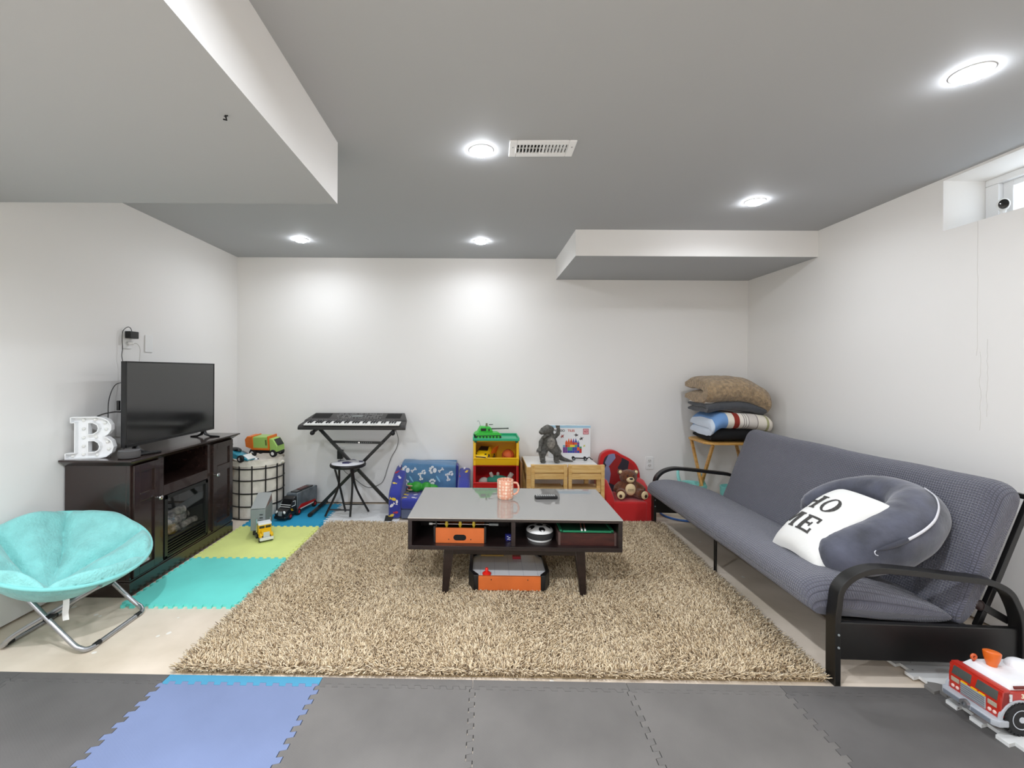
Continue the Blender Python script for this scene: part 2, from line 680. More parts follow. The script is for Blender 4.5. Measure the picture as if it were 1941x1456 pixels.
# ------------------------------------------------------------------ ceiling lights and vent
M_LENS = mat('lit_lens', (255, 252, 245), 0.4, emis=((246, 249, 255), 75.0))
LG = 'round recessed ceiling lights'
pots = [(0.0, 2.145, 'recessed ceiling light beside the ceiling vent'),
        (1.70, 1.574, 'recessed ceiling light closest to the window, largest in view'),
        (1.67, 2.765, 'recessed ceiling light in front of the shallow ceiling box'),
        (-1.435, 3.62, 'recessed ceiling light in the far corner above the keyboard side'),
        (0.0, 3.64, 'recessed ceiling light near the middle of the back wall')]
first = None
for (lx, ly, lb) in pots:
    if first is None:
        t = thing('ceiling_light', lb, 'light', (lx, ly, ZC), 0, LG)
        MB().lathe([(0.058, 0.0), (0.058, -0.002), (0.054, -0.004), (0.0455, -0.004)], seg=32, cap=False).build('trim_ring', M_WHITEPAINT, t)
        MB().lathe([(0.0445, -0.002), (0.043, -0.010), (0.037, -0.017), (0.022, -0.021), (0.002, -0.022)], seg=32).build('lens', M_LENS, t)
        first = t
    else:
        t = dup(first, (lx, ly, ZC), 0, lb, LG)
    l = lamp(0, 0, -0.0235, 'pot_or_fill_lamp', 0.4 if ly > 3 or lx > 1 else LAMP_W)
    l.parent = t

vt = thing('ceiling_vent', 'white rectangular slotted air register on the ceiling', 'vent', (0.282, 2.115, ZC), math.radians(-1))
mb = MB()
W2, D2 = 0.152, 0.073
ns = 15
sx0, sx1 = -0.118, 0.118
pit = (sx1 - sx0) / ns
mb.box(-W2, sx0, -D2, D2, -0.009, 0)
mb.box(sx1, W2, -D2, D2, -0.009, 0)
mb.box(sx0, sx1, -D2, -0.040, -0.009, 0)
mb.box(sx0, sx1, 0.040, D2, -0.009, 0)
mb.build('face_plate', M_WHITEPAINT, vt, bev=0.003)
mb = MB()
for i in range(ns + 1):
    cx = sx0 + pit * i
    a = math.radians(38 if i < ns / 2 else -38)
    Rr = Matrix.Translation((cx, 0, -0.005)) @ Matrix.Rotation(a, 4, 'Y')
    mb.box(-0.0012, 0.0012, -0.041, 0.041, -0.006, 0.006, R=Rr)
mb.box(sx0, sx1, -0.0015, 0.0015, -0.004, 0.002)
mb.build('louver', M_WHITEPAINT, vt)
MB().box(sx0, sx1, -0.04, 0.04, -0.0005, 0.0).build('duct_shade_plate', M_DARK, vt)  # dark plate standing in for the shade inside a duct
for sx in (-0.136, 0.136):
    MB().cyl((sx, -0.02, -0.0088), (sx, -0.02, -0.0105), 0.004, seg=10).build('screw', M_STEEL, vt)

# ------------------------------------------------------------------ foam puzzle mats
def tooth_line(A, B, n, h):
    """dovetail line used by both neighbours: swings +-h about the seam, A and B included"""
    A, B = Vector((A[0], A[1])), Vector((B[0], B[1]))
    d = B - A
    L = d.length
    t = d / L
    nn = Vector((-t.y, t.x))
    p = L / n
    out = [tuple(A)]
    for k in range(n):
        b = k * p
        q = [(0.06, -h), (0.54, -h), (0.46, h), (0.94, h)]
        if k == 0:
            q[0] = (0.16, -h)
        if k == n - 1:
            q[3] = (0.86, h)
        for s, o in q:
            out.append(tuple(A + t * (b + p * s) + nn * o))
    out.append(tuple(B))
    return out


def rotl(lst):
    return list(reversed(lst))


def foam(rgb, scale=1.0, var=0.05):
    m = mat('foam_%d_%d_%d' % rgb, rgb, 0.72, noise_=(3.0, var))
    nt = m.node_tree
    b = nt.nodes['Principled BSDF']
    tc = nt.nodes.new('ShaderNodeTexCoord')
    mp = nt.nodes.new('ShaderNodeMapping')
    mp.inputs['Rotation'].default_value = (0, 0, 0.6)
    ck = nt.nodes.new('ShaderNodeTexVoronoi')
    ck.inputs['Scale'].default_value = 130 * scale
    ck.inputs['Randomness'].default_value = 0.15
    bp = nt.nodes.new('ShaderNodeBump')
    bp.inputs['Strength'].default_value = 0.35
    bp.inputs['Distance'].default_value = 0.0015
    nt.links.new(tc.outputs['Object'], mp.inputs['Vector'])
    nt.links.new(mp.outputs['Vector'], ck.inputs['Vector'])
    nt.links.new(ck.outputs['Distance'], bp.inputs['Height'])
    nt.links.new(bp.outputs['Normal'], b.inputs['Normal'])
    return m


def pebble():
    m = mat('printed_foam', (226, 226, 224), 0.6)
    nt = m.node_tree
    b = nt.nodes['Principled BSDF']
    tc = nt.nodes.new('ShaderNodeTexCoord')
    nz = nt.nodes.new('ShaderNodeTexNoise')
    nz.inputs['Scale'].default_value = 5
    add = nt.nodes.new('ShaderNodeVectorMath')
    add.operation = 'MULTIPLY_ADD'
    add.inputs[1].default_value = (0.18, 0.18, 0)
    nt.links.new(tc.outputs['Object'], nz.inputs['Vector'])
    nt.links.new(nz.outputs['Color'], add.inputs[0])
    nt.links.new(tc.outputs['Object'], add.inputs[2])
    v = nt.nodes.new('ShaderNodeTexVoronoi')
    v.inputs['Scale'].default_value = 6.5
    nt.links.new(add.outputs[0], v.inputs['Vector'])
    lt = nt.nodes.new('ShaderNodeMath')
    lt.operation = 'LESS_THAN'
    lt.inputs[1].default_value = 0.36
    nt.links.new(v.outputs['Distance'], lt.inputs[0])
    sep = nt.nodes.new('ShaderNodeSeparateColor')
    nt.links.new(v.outputs['Color'], sep.inputs[0])
    gt = nt.nodes.new('ShaderNodeMath')
    gt.operation = 'GREATER_THAN'
    gt.inputs[1].default_value = 0.45
    nt.links.new(sep.outputs[0], gt.inputs[0])
    mu = nt.nodes.new('ShaderNodeMath')
    mu.operation = 'MULTIPLY'
    nt.links.new(lt.outputs[0], mu.inputs[0])
    nt.links.new(gt.outputs[0], mu.inputs[1])
    rp = nt.nodes.new('ShaderNodeValToRGB')
    rp.color_ramp.elements[0].color = lin((112, 108, 104))
    rp.color_ramp.elements[1].color = lin((196, 194, 190))
    nt.links.new(sep.outputs[1], rp.inputs[0])
    mx = nt.nodes.new('ShaderNodeMix')
    mx.data_type = 'RGBA'
    mx.inputs['A'].default_value = lin((226, 226, 224))
    nt.links.new(rp.outputs[0], mx.inputs['B'])
    nt.links.new(mu.outputs[0], mx.inputs['Factor'])
    v2 = nt.nodes.new('ShaderNodeTexVoronoi')
    v2.inputs['Scale'].default_value = 30
    l2 = nt.nodes.new('ShaderNodeMath')
    l2.operation = 'LESS_THAN'
    l2.inputs[1].default_value = 0.09
    nt.links.new(tc.outputs['Object'], v2.inputs['Vector'])
    nt.links.new(v2.outputs['Distance'], l2.inputs[0])
    m2 = nt.nodes.new('ShaderNodeMix')
    m2.data_type = 'RGBA'
    m2.inputs['B'].default_value = lin((90, 88, 86))
    nt.links.new(mx.outputs['Result'], m2.inputs['A'])
    nt.links.new(l2.outputs[0], m2.inputs['Factor'])
    nt.links.new(m2.outputs['Result'], b.inputs['Base Color'])
    return m


MT = 0.012
M_PERI = foam((114, 127, 161))
M_GMAT = foam((94, 91, 89), var=0.12)
M_GMAT2 = foam((110, 106, 102), var=0.10)
M_CYAN = foam((72, 146, 178))
M_TEAL = foam((112, 224, 212))
M_LIME = foam((230, 240, 146))
M_BLUE = foam((34, 158, 200))
M_PEB = pebble()


def mat_piece(name, poly, m, parent=None, loc=(0, 0, 0), rz=0.0, gap=0.9965):
    cx = (min(p[0] for p in poly) + max(p[0] for p in poly)) / 2
    cy = (min(p[1] for p in poly) + max(p[1] for p in poly)) / 2
    P = [((x - cx) * gap, (y - cy) * gap) for x, y in poly]
    o = MB().prism(P, 0, MT).build(name, m, parent, smooth=False)
    R2 = Matrix.Rotation(rz, 3, 'Z')
    p = R2 @ Vector((cx, cy, 0)) + Vector(loc)
    if parent is None:
        o.location = p
        o.rotation_euler = (0, 0, rz)
    else:
        o.location = (cx, cy, 0)
    return o


# the front row, turned one degree, its far edge at y about 1.81
F0 = Vector((0, 1.79, 0))
FR = math.radians(-1.05)
XB = [-2.20, -1.835, -1.232, -0.618, -0.022, 0.578, 1.172, 1.775, 2.37]
TH = 0.0105
ES = 0.045
tops = []
mats_ = [(M_GMAT, 'dark grey foam mat cut narrow against the left wall'),
         (M_GMAT, 'dark grey foam mat just left of the periwinkle mat'),
         (M_PERI, 'periwinkle blue foam puzzle mat with cyan border strip'),
         (M_GMAT2, 'grey foam mat just right of the periwinkle mat'),
         (M_GMAT2, 'grey foam mat in front of the rug, right of the gappy white seam'),
         (M_GMAT2, 'grey foam mat in front of the rug corner by the futon'),
         (M_GMAT, 'dark grey foam mat in front of the near futon leg'),
         (M_GMAT, 'dark grey foam mat partly under the pebble mat')]
for i, (m, lb) in enumerate(mats_):
    x0, x1 = XB[i], XB[i + 1]
    nx = max(3, round((x1 - x0) / 0.05))
    y0, y1 = -0.60, -ES
    lo = [(x0, y0), (x1, y0)]
    right = tooth_line((x1, y0), (x1, y1), 11, TH)
    top = rotl(tooth_line((x0, y1), (x1, y1), nx, TH * 0.8))
    left = rotl(tooth_line((x0, y0), (x0, y1), 11, TH)) if i > 0 else [(x0, y1), (x0, y0)]
    if i == len(mats_) - 1:
        right = [(x1, y0), (x1, y1)]
    poly = [(x0, y0)] + right + top[1:] + left[1:-1]
    t = thing('foam_mat', lb, 'mat', F0, FR, 'interlocking floor mats in the front row')
    g = 0.9945 if i in (3, 4) else 0.9965
    mat_piece('mat_tile', poly, m, t, gap=g)
    # border strip clipped on the far edge
    strip = tooth_line((x0, y1), (x1, y1), nx, TH * 0.8) + [(x1, 0), (x0, 0)]
    mat_piece('border_strip', strip, M_CYAN if m is M_PERI else m, t, gap=0.997)

# coloured mats along the left side
CG = 'coloured foam mats in front of the console'
X0, X1 = -1.855, -1.253
cols = [(2.345, 2.945, M_TEAL, 'turquoise foam puzzle mat in front of the fireplace console'),
        (2.945, 3.545, M_LIME, 'lime green foam puzzle mat under the yellow toy truck'),
        (3.545, 4.145, M_BLUE, 'deep sky blue foam puzzle mat under the black toy truck')]
for y0, y1, m, lb in cols:
    bottom = tooth_line((X0, y0), (X1, y0), 12, TH)
    right = tooth_line((X1, y0), (X1, y1), 12, TH)
    top = rotl(tooth_line((X0, y1), (X1, y1), 12, TH))
    left = rotl(tooth_line((X0, y0), (X0, y1), 12, TH))
    poly = bottom + right[1:] + top[1:] + left[1:-1]
    o = mat_piece('foam_mat', poly, m)
    tag(o, lb, 'mat', CG)
bx0, bx1 = X1, -0.655
left = rotl(tooth_line((bx0, 3.645), (bx0, 4.145), 10, TH))
poly = [(bx0, 3.645), (bx1, 3.645), (bx1, 4.145)] + left[:-1]
o = mat_piece('foam_mat', poly, M_PEB)
tag(o, 'white pebble-print foam mat under the soccer stool', 'mat')
# pebble mat under the fire truck
px0, px1, py0, py1 = 1.742, 2.40, 1.28, 2.01
left = rotl(tooth_line((px0, py0), (px0, py1), 9, 0.014))
far = rotl(tooth_line((px0, py1), (px1, py1), 9, 0.014))
poly = [(px0, py0), (px1, py0)] + far + left[1:-1]
o = mat_piece('foam_mat', poly, M_PEB)
o.location.z = 0.0125
o.rotation_euler = (0, 0, math.radians(0.3))
tag(o, 'white pebble-print foam mat under the red fire truck', 'mat')

# ------------------------------------------------------------------ shag rug
rug = thing('area_rug', 'thick beige shag rug under the coffee table', 'rug', (0, 0, 0))
Q = [Vector((-1.225, 1.838, 0)), Vector((1.375, 1.805, 0)), Vector((1.445, 3.625, 0)), Vector((-1.185, 3.60, 0))]
MB().prism([(q.x, q.y) for q in Q], 0.001, 0.005).build('rug_backing', mat('rug_backing', (168, 148, 116), 0.95), rug, smooth=False)


def pile(n, seed):
    rs = np.random.RandomState(seed)
    u, v = rs.rand(n), rs.rand(n)
    # frayed border
    q = [np.array(p) for p in Q]
    P = (q[0][None] * ((1 - u) * (1 - v))[:, None] + q[1][None] * (u * (1 - v))[:, None] + q[2][None] * (u * v)[:, None] + q[3][None] * ((1 - u) * v)[:, None])
    # patchy lie of the tufts
    fx = np.sin(P[:, 0] * 7.1 + 1.3 * np.sin(P[:, 1] * 5.3)) + np.sin(P[:, 1] * 9.7 + P[:, 0] * 3.1)
    fy = np.cos(P[:, 1] * 6.3 + 1.7 * np.sin(P[:, 0] * 4.1)) + np.sin(P[:, 0] * 11.3 - P[:, 1] * 2.2)
    ang = np.arctan2(fy, fx) + rs.randn(n) * 1.1
    lean = 0.004 + 0.016 * rs.rand(n)
    eu = np.where(u < 0.012, -1.0, np.where(u > 0.988, 1.0, 0.0))
    ev = np.where(v < 0.016, -1.0, np.where(v > 0.984, 1.0, 0.0))
    out_ = (eu != 0) | (ev != 0)
    ang = np.where(out_, np.arctan2(ev, eu) + rs.randn(n) * 0.5, ang)
    lean = np.where(out_, lean + 0.012, lean)
    h = 0.018 + 0.015 * rs.rand(n)
    h *= 1 + 0.12 * np.sin(P[:, 0] * 5 + 2 * np.sin(P[:, 1] * 3.7))
    D = np.stack([np.cos(ang), np.sin(ang), np.zeros(n)], 1)
    B = P + np.array([0, 0, 0.004])
    Mid = B + D * (lean * 0.35)[:, None] + np.stack([np.zeros(n), np.zeros(n), h * 0.65], 1)
    curl = ang + rs.randn(n) * 0.6
    D2 = np.stack([np.cos(curl), np.sin(curl), np.zeros(n)], 1)
    Tip = Mid + D2 * (lean * 0.75)[:, None] + np.stack([np.zeros(n), np.zeros(n), h * 0.30], 1)
    r = 0.0018 + 0.0011 * rs.rand(n)
    ph = rs.rand(n) * 6.28
    V = np.zeros((n, 10, 3))
    for k in range(3):
        a = ph + k * 2.094
        O = np.stack([np.cos(a), np.sin(a), 0.35 * np.cos(a + ang)], 1)
        V[:, k] = B + O * (r * 0.8)[:, None]
        V[:, 3 + k] = Mid + O * (r * 1.15)[:, None]
        V[:, 6 + k] = Tip + O * (r * 0.95)[:, None]
    V[:, 9] = Tip + (Tip - Mid) * 0.18
    base = np.array([[0, 1, 4, 3], [1, 2, 5, 4], [2, 0, 3, 5], [3, 4, 7, 6], [4, 5, 8, 7], [5, 3, 6, 8]])
    tri = np.array([[6, 7, 9], [7, 8, 9], [8, 6, 9]])
    off = (np.arange(n) * 10)
    quads = (base[None] + off[:, None, None]).reshape(-1, 4)
    tris = (tri[None] + off[:, None, None]).reshape(-1, 3)
    loops = np.concatenate([quads.ravel(), tris.ravel()]).astype(np.int32)
    ls = np.concatenate([np.arange(len(quads)) * 4, len(quads) * 4 + np.arange(len(tris)) * 3]).astype(np.int32)
    me = bpy.data.meshes.new('pile')
    me.vertices.add(n * 10)
    me.vertices.foreach_set('co', V.reshape(-1).astype(np.float32))
    me.loops.add(len(loops))
    me.loops.foreach_set('vertex_index', loops)
    me.polygons.add(len(ls))
    me.polygons.foreach_set('loop_start', ls)
    me.polygons.foreach_set('use_smooth', np.ones(len(ls), dtype=bool))
    me.update(calc_edges=True)
    at = me.attributes.new('yarn', 'FLOAT', 'POINT')
    at.data.foreach_set('value', np.repeat(rs.rand(n), 10).astype(np.float32))
    return me


m = mat('shag_yarn', (214, 194, 160), 0.85, sheen=0.2)
nt = m.node_tree
an = nt.nodes.new('ShaderNodeAttribute')
an.attribute_name = 'yarn'
rp = nt.nodes.new('ShaderNodeValToRGB')
rp.color_ramp.elements[0].position = 0.0
rp.color_ramp.elements[0].color = lin((122, 94, 62))
rp.color_ramp.elements[1].position = 1.0
rp.color_ramp.elements[1].color = lin((240, 222, 190))
e = rp.color_ramp.elements.new(0.35)
e.color = lin((198, 174, 136))
nt.links.new(an.outputs['Fac'], rp.inputs[0])
nt.links.new(rp.outputs[0], nt.nodes['Principled BSDF'].inputs['Base Color'])
me = pile(140000, 5)
me.materials.append(m)
o = bpy.data.objects.new('pile', me)
COL.objects.link(o)
o.parent = rug
o['kind'] = 'stuff'

# ------------------------------------------------------------------ fireplace console
con = thing('fireplace_console', 'dark espresso media console with electric fireplace along the left wall', 'cabinet', (-2.24, 2.45, 0))
# local: x 0..0.352 is depth (front at 0.352), y 0..1.01 along the wall, z up
CD, CW, CH = 0.352, 1.01, 0.715
FX = CD
mb = MB()
mb.box(0, CD - 0.02, 0, 0.022, 0.0, CH)                 # near side
mb.box(0, CD - 0.02, CW - 0.022, CW, 0.0, CH)           # far side
mb.box(0, 0.01, 0.02, CW - 0.02, 0.05, CH)              # back
mb.box(0.01, CD - 0.02, 0.02, CW - 0.02, 0.085, 0.105)  # bottom
mb.box(0.01, CD - 0.02, 0.235, 0.255, 0.1, CH)          # dividers
mb.box(0.01, CD - 0.02, 0.715, 0.735, 0.1, CH)
mb.box(0.01, CD - 0.02, 0.25, 0.72, 0.520, 0.538)       # niche floor
mb.build('carcass', M_ESP, con, bev=0.0015)
mb = MB()
mb.box(CD - 0.02, FX, 0.0, 0.012, 0.088, CH)
mb.box(CD - 0.02, FX, 0.214, 0.263, 0.088, CH)
mb.box(CD - 0.02, FX, 0.700, 0.745, 0.088, CH)
mb.box(CD - 0.02, FX, 0.998, CW, 0.088, CH)
mb.box(CD - 0.02, FX, 0.263, 0.700, 0.708, CH)
mb.box(CD - 0.02, FX, 0.263, 0.700, 0.475, 0.538)
mb.build('face_frame', M_ESP, con, bev=0.0015)
mb = MB()
mb.box(0.0, FX + 0.006, -0.006, CW + 0.006, 0.0, 0.078)
mb.box(0.0, FX + 0.001, -0.001, CW + 0.001, 0.078, 0.088)
mb.build('plinth', M_ESP, con, bev=0.003)
mb = MB()
T = 0.745
mb.box(0, FX + 0.040, -0.040, CW + 0.040, T - 0.010, T)
b0 = [(0, -0.004, T - 0.036), (FX + 0.004, -0.004, T - 0.036), (FX + 0.004, CW + 0.004, T - 0.036), (0, CW + 0.004, T - 0.036)]
t0 = [(0, -0.034, T - 0.010), (FX + 0.034, -0.034, T - 0.010), (FX + 0.034, CW + 0.034, T - 0.010), (0, CW + 0.034, T - 0.010)]
mb.hexa(b0 + t0)
mb.build('top_board', M_ESP, con, bev=0.0015)


def shaker(y0, y1, z0, z1, zr, hinge_near, label):
    fw = 0.042
    m2 = MB()
    x0, x1 = FX - 0.004, FX + 0.014
    m2.box(x0, x1, y0, y0 + fw, z0, z1)
    m2.box(x0, x1, y1 - fw, y1, z0, z1)
    m2.box(x0, x1, y0 + fw, y1 - fw, z0, z0 + fw)
    m2.box(x0, x1, y0 + fw, y1 - fw, z1 - fw, z1)
    m2.box(x0, x1, y0 + fw, y1 - fw, zr - fw / 2, zr + fw / 2)
    m2.box(x0, x0 + 0.008, y0 + 0.01, y1 - 0.01, z0 + 0.01, z1 - 0.01)
    d = m2.build('door', M_ESP, con, bev=0.0015)
    ky = y1 - fw / 2 if hinge_near else y0 + fw / 2
    R = Matrix.Rotation(PI / 2, 3, 'Y')
    k = MB().lathe([(0.005, 0), (0.005, 0.010), (0.012, 0.014), (0.0145, 0.020), (0.012, 0.027), (0.003, 0.030)], (FX + 0.014, ky, 0.487), 20, rot=R)
    k.build('knob', M_CHROME, d, label='shiny silver round knob')


shaker(0.014, 0.212, 0.096, 0.706, 0.52, True, '')
shaker(0.747, 0.996, 0.096, 0.706, 0.52, False, '')
# fireplace insert
fy0, fy1, fz0, fz1 = 0.266, 0.697, 0.096, 0.472
mb = MB()
fr_ = 0.026
mb.box(FX - 0.012, FX + 0.006, fy0, fy0 + fr_, fz0, fz1)
mb.box(FX - 0.012, FX + 0.006, fy1 - fr_, fy1, fz0, fz1)
mb.box(FX - 0.012, FX + 0.006, fy0, fy1, fz1 - 0.022, fz1)
mb.box(FX - 0.012, FX + 0.006, fy0, fy1, fz0, fz0 + 0.012)
ins = mb.build('firebox_frame', M_BLACKMETAL, con, bev=0.001)
mb = MB()
mb.box(FX - 0.20, FX - 0.195, fy0, fy1, fz0, fz1)
mb.box(FX - 0.20, FX - 0.012, fy0, fy0 + 0.005, fz0, fz1)
mb.box(FX - 0.20, FX - 0.012, fy1 - 0.005, fy1, fz0, fz1)
mb.box(FX - 0.20, FX - 0.012, fy0, fy1, 0.185, 0.19)
mb.build('firebox_lining', mat('mottled_dark_lining', (34, 32, 30), 0.8, noise_=(9, 0.4)), con)  # mottled dark grey lining
for k in range(5):
    z = 0.118 + k * 0.0165
    MB().hexa([(FX - 0.010, fy0 + fr_, z - 0.006), (FX + 0.002, fy0 + fr_, z - 0.008), (FX + 0.002, fy1 - fr_, z - 0.008), (FX - 0.010, fy1 - fr_, z - 0.006),
               (FX - 0.010, fy0 + fr_, z + 0.001), (FX + 0.002, fy0 + fr_, z - 0.003), (FX + 0.002, fy1 - fr_, z - 0.003), (FX - 0.010, fy1 - fr_, z + 0.001)]).build('louver', M_BLACKMETAL, ins)
MB().box(FX - 0.011, FX + 0.001, fy0 + fr_, fy1 - fr_, 0.196, 0.204).build('glass_rail', M_BLACKMETAL, con)
M_LOG = mat('ash_log', (118, 112, 104), 0.9, noise_=(28, 0.75), bump=(50, 0.9, 0.02))
for (ya, yb, xa, xb, za, zb, r) in ((0.28, 0.45, 0.22, 0.25, 0.225, 0.24, 0.033), (0.43, 0.68, 0.25, 0.20, 0.225, 0.235, 0.036), (0.32, 0.62, 0.19, 0.23, 0.265, 0.29, 0.028), (0.30, 0.66, 0.28, 0.29, 0.212, 0.212, 0.021)):
    P = [(xa + (xb - xa) * t / 8 + 0.006 * noise.noise(Vector((t * 0.9, ya * 9, 0))), ya + (yb - ya) * t / 8, za + (zb - za) * t / 8 + 0.006 * noise.noise(Vector((t * 0.8, 3, yb * 7)))) for t in range(9)]
    MB().tube(P, [r * (1 + 0.15 * noise.noise(Vector((t * 1.7, za * 30, 1)))) for t in range(9)], 14).build('fire_log', M_LOG, con)
MB().box(FX - 0.006, FX - 0.003, fy0 + fr_ - 0.004, fy1 - fr_ + 0.004, 0.2, fz1 - 0.018).build('firebox_glass', M_GLASS, con)
# ornament in the niche
orn = thing('striped_ornament', 'small black ornament with wavy white stripes inside the console niche', 'ornament', (-2.24 + 0.24, 2.45 + 0.335, 0.538), math.radians(30))
mb = MB()
mb.prism(rrect(-0.035, 0.035, -0.05, 0.05, 0.015), 0, 0.125)
mb.build('body', M_BLACK, orn, bev=0.006)
M_STRIPE = mat('white_stripe', (236, 236, 234), 0.4)
for k, yy in enumerate((-0.036, 0.0, 0.036)):
    pts = [(0.0355, yy + 0.007 * math.sin(j * 0.55 + k), 0.012 + 0.10 * j / 10) for j in range(11)]
    MB().tube(pts, [0.004 + 0.005 * math.sin(PI * j / 10) for j in range(11)], 8, flat=0.25, up=(0, 1, 0)).build('stripe', M_STRIPE, orn)

# ------------------------------------------------------------------ television
TVL, TVH = 0.845, 0.488
tv = thing('television', 'black flat screen television on the dark fireplace console', 'television', (-1.985, 2.542, 0.745))
# local: screen faces +x, y 0..TVL, z 0.044..
zb = 0.044
mb = MB()
mb.box(-0.028, 0.0, 0, TVL, zb, zb + TVH)
mb.build('casing', mat('tv_casing', (28, 28, 29), 0.32), tv, bev=0.003)
mb = MB()
mb.hexa([(-0.028, 0.06, zb + 0.02), (-0.028, TVL - 0.06, zb + 0.02), (-0.06, TVL - 0.10, zb + 0.04), (-0.06, 0.10, zb + 0.04),
         (-0.028, 0.06, zb + 0.34), (-0.028, TVL - 0.06, zb + 0.34), (-0.05, TVL - 0.10, zb + 0.30), (-0.05, 0.10, zb + 0.30)])
mb.build('rear_housing', mat('tv_rear', (24, 24, 25), 0.5), tv, bev=0.006)
MB().box(-0.002, 0.0006, 0.008, TVL - 0.008, zb + 0.018, zb + TVH - 0.008).build('screen', mat('tv_screen', (10, 10, 11), 0.12, ior=1.9), tv)
mb = MB()
for a, b2, c, d in ((0, TVL, zb, zb + 0.017), (0, TVL, zb + TVH - 0.007, zb + TVH), (0, 0.007, zb, zb + TVH), (TVL - 0.007, TVL, zb, zb + TVH)):
    mb.box(-0.002, 0.003, a, b2, c, d)
mb.build('bezel', M_BLACK, tv, bev=0.001)
for yy in (0.10, TVL - 0.10):
    mb = MB()
    mb.tube([(-0.015, yy, zb + 0.01), (0.0, yy, 0.02), (0.03, yy, 0.007), (0.10, yy, 0.004)], [0.012, 0.010, 0.007, 0.004], 8, flat=1.2)
    mb.tube([(-0.015, yy, zb + 0.01), (-0.03, yy, 0.02), (-0.06, yy, 0.007), (-0.11, yy, 0.004)], [0.012, 0.010, 0.007, 0.004], 8, flat=1.2)
    mb.build('foot', M_BLACK, tv)

# letter B marquee light
bl = thing('marquee_letter', 'white slab-serif letter B marquee light on the console end', 'letter light', (-2.125, 2.485, 0.7455), math.radians(17))
Bo = [(-0.108, 0), (0.035, 0), (0.075, 0.006), (0.100, 0.028), (0.108, 0.058), (0.100, 0.090), (0.078, 0.111), (0.062, 0.117), (0.082, 0.130), (0.096, 0.152), (0.096, 0.178), (0.082, 0.204), (0.055, 0.219), (0.030, 0.224), (-0.085, 0.224), (-0.085, 0.196), (-0.066, 0.196), (-0.066, 0.030), (-0.108, 0.030)]
Bh1 = [(-0.008, 0.032), (0.022, 0.032), (0.040, 0.044), (0.046, 0.062), (0.040, 0.082), (0.022, 0.096), (-0.008, 0.096)]
Bh2 = [(-0.008, 0.130), (0.014, 0.130), (0.034, 0.144), (0.040, 0.162), (0.034, 0.182), (0.014, 0.194), (-0.008, 0.194)]
Mst = Matrix.Rotation(PI / 2, 4, 'X')
curve_mesh('back_plate', [Bo, Bh1, Bh2], 0.004, M_WHITEPAINT, bl, Matrix.Translation((0, 0.012, 0)) @ Mst)
mb = MB()
for pl in (Bo, Bh1, Bh2):
    n = len(pl)
    for i in range(n):
        a, b2 = Vector((pl[i][0], 0, pl[i][1])), Vector((pl[(i + 1) % n][0], 0, pl[(i + 1) % n][1]))
        d = (b2 - a).normalized()
        nr = Vector((d.z, 0, -d.x)) * 0.0022
        c = [a - nr, b2 - nr, b2 + nr, a + nr]
        mb.hexa([(p.x, -0.024, p.z) for p in c] + [(p.x, 0.018, p.z) for p in c])
mb.build('edge_wall', M_WHITEPAINT, bl, smooth=False)
M_BULB = mat('frosted_bulb', (244, 243, 238), 0.25)
for bx, bz in ((-0.085, 0.014), (-0.037, 0.02), (-0.037, 0.065), (-0.037, 0.112), (-0.037, 0.16), (-0.037, 0.207), (0.015, 0.209), (0.06, 0.19), (0.066, 0.155), (0.02, 0.113), (0.072, 0.085), (0.078, 0.045), (0.025, 0.016)):
    MB().ell((bx, 0.002, bz), (0.008, 0.012, 0.008), 10, 6).build('bulb', M_BULB, bl)

# smart speaker, remote, cables
sp = thing('smart_speaker', 'small dark grey round fabric speaker at the console front edge', 'speaker', (-1.925, 2.492, 0.7452))
mb = MB()
mb.lathe([(0.042, 0.0), (0.050, 0.003), (0.052, 0.012), (0.052, 0.032), (0.049, 0.0395), (0.046, 0.041)], seg=32)
mb.build('fabric_body', mat('speaker_fabric', (78, 76, 76), 0.9, bump=(400, 0.5, 0.002)), sp)
MB().lathe([(0.0455, 0.041), (0.044, 0.0425), (0.002, 0.0425)], seg=32).build('top_cap', mat('speaker_top', (112, 110, 110), 0.4), sp)
MB().lathe([(0.047, 0.0405), (0.0485, 0.0418), (0.0455, 0.0423)], seg=32, cap=False).build('light_ring', M_GREY, sp)
rm = thing('remote_control', 'slim black remote lying beside the round speaker', 'remote', (-1.905, 2.60, 0.7452), math.radians(62))
mb = MB()
mb.prism(rrect(-0.070, 0.070, -0.017, 0.017, 0.007), 0, 0.013)
mb.build('body', M_BLACK, rm, bev=0.004)
mb = MB()
for k in range(5):
    for j in (-1, 1):
        mb.cyl((-0.05 + 0.02 * k, 0.007 * j, 0.012), (-0.05 + 0.02 * k, 0.007 * j, 0.0145), 0.0038, seg=8)
MB_btn = mb.build('buttons', mat('grey_button', (70, 70, 72), 0.5), rm, kind='stuff')

# wall outlet with adapter, blank plate, cables
def outlet_plate(name, label, loc, rz, kind):
    t = thing(name, label, 'outlet' if kind != 'blank' else 'wall plate', loc, rz)
    MB().prism(rrect(-0.036, 0.036, -0.058, 0.058, 0.006), 0, 0.006, 'y').build('cover_plate', M_WHITE, t, bev=0.002)
    if kind == 'outlet':
        for zz in (-0.022, 0.022):
            s_ = MB().prism(circ(0, zz, 0.017, 20, 0.015), -0.003, 0.001, 'y').build('socket', mat('socket_white', (222, 221, 218), 0.4), t)
            mb = MB()
            mb.box(-0.0085, -0.006, -0.0034, -0.0028, zz - 0.002, zz + 0.007)
            mb.box(0.006, 0.0085, -0.0034, -0.0028, zz - 0.002, zz + 0.007)
            mb.cyl((0, -0.0028, zz - 0.008), (0, -0.0034, zz - 0.008), 0.0024, seg=8)
            mb.build('slots', M_DARK, s_, kind='stuff')
    return t


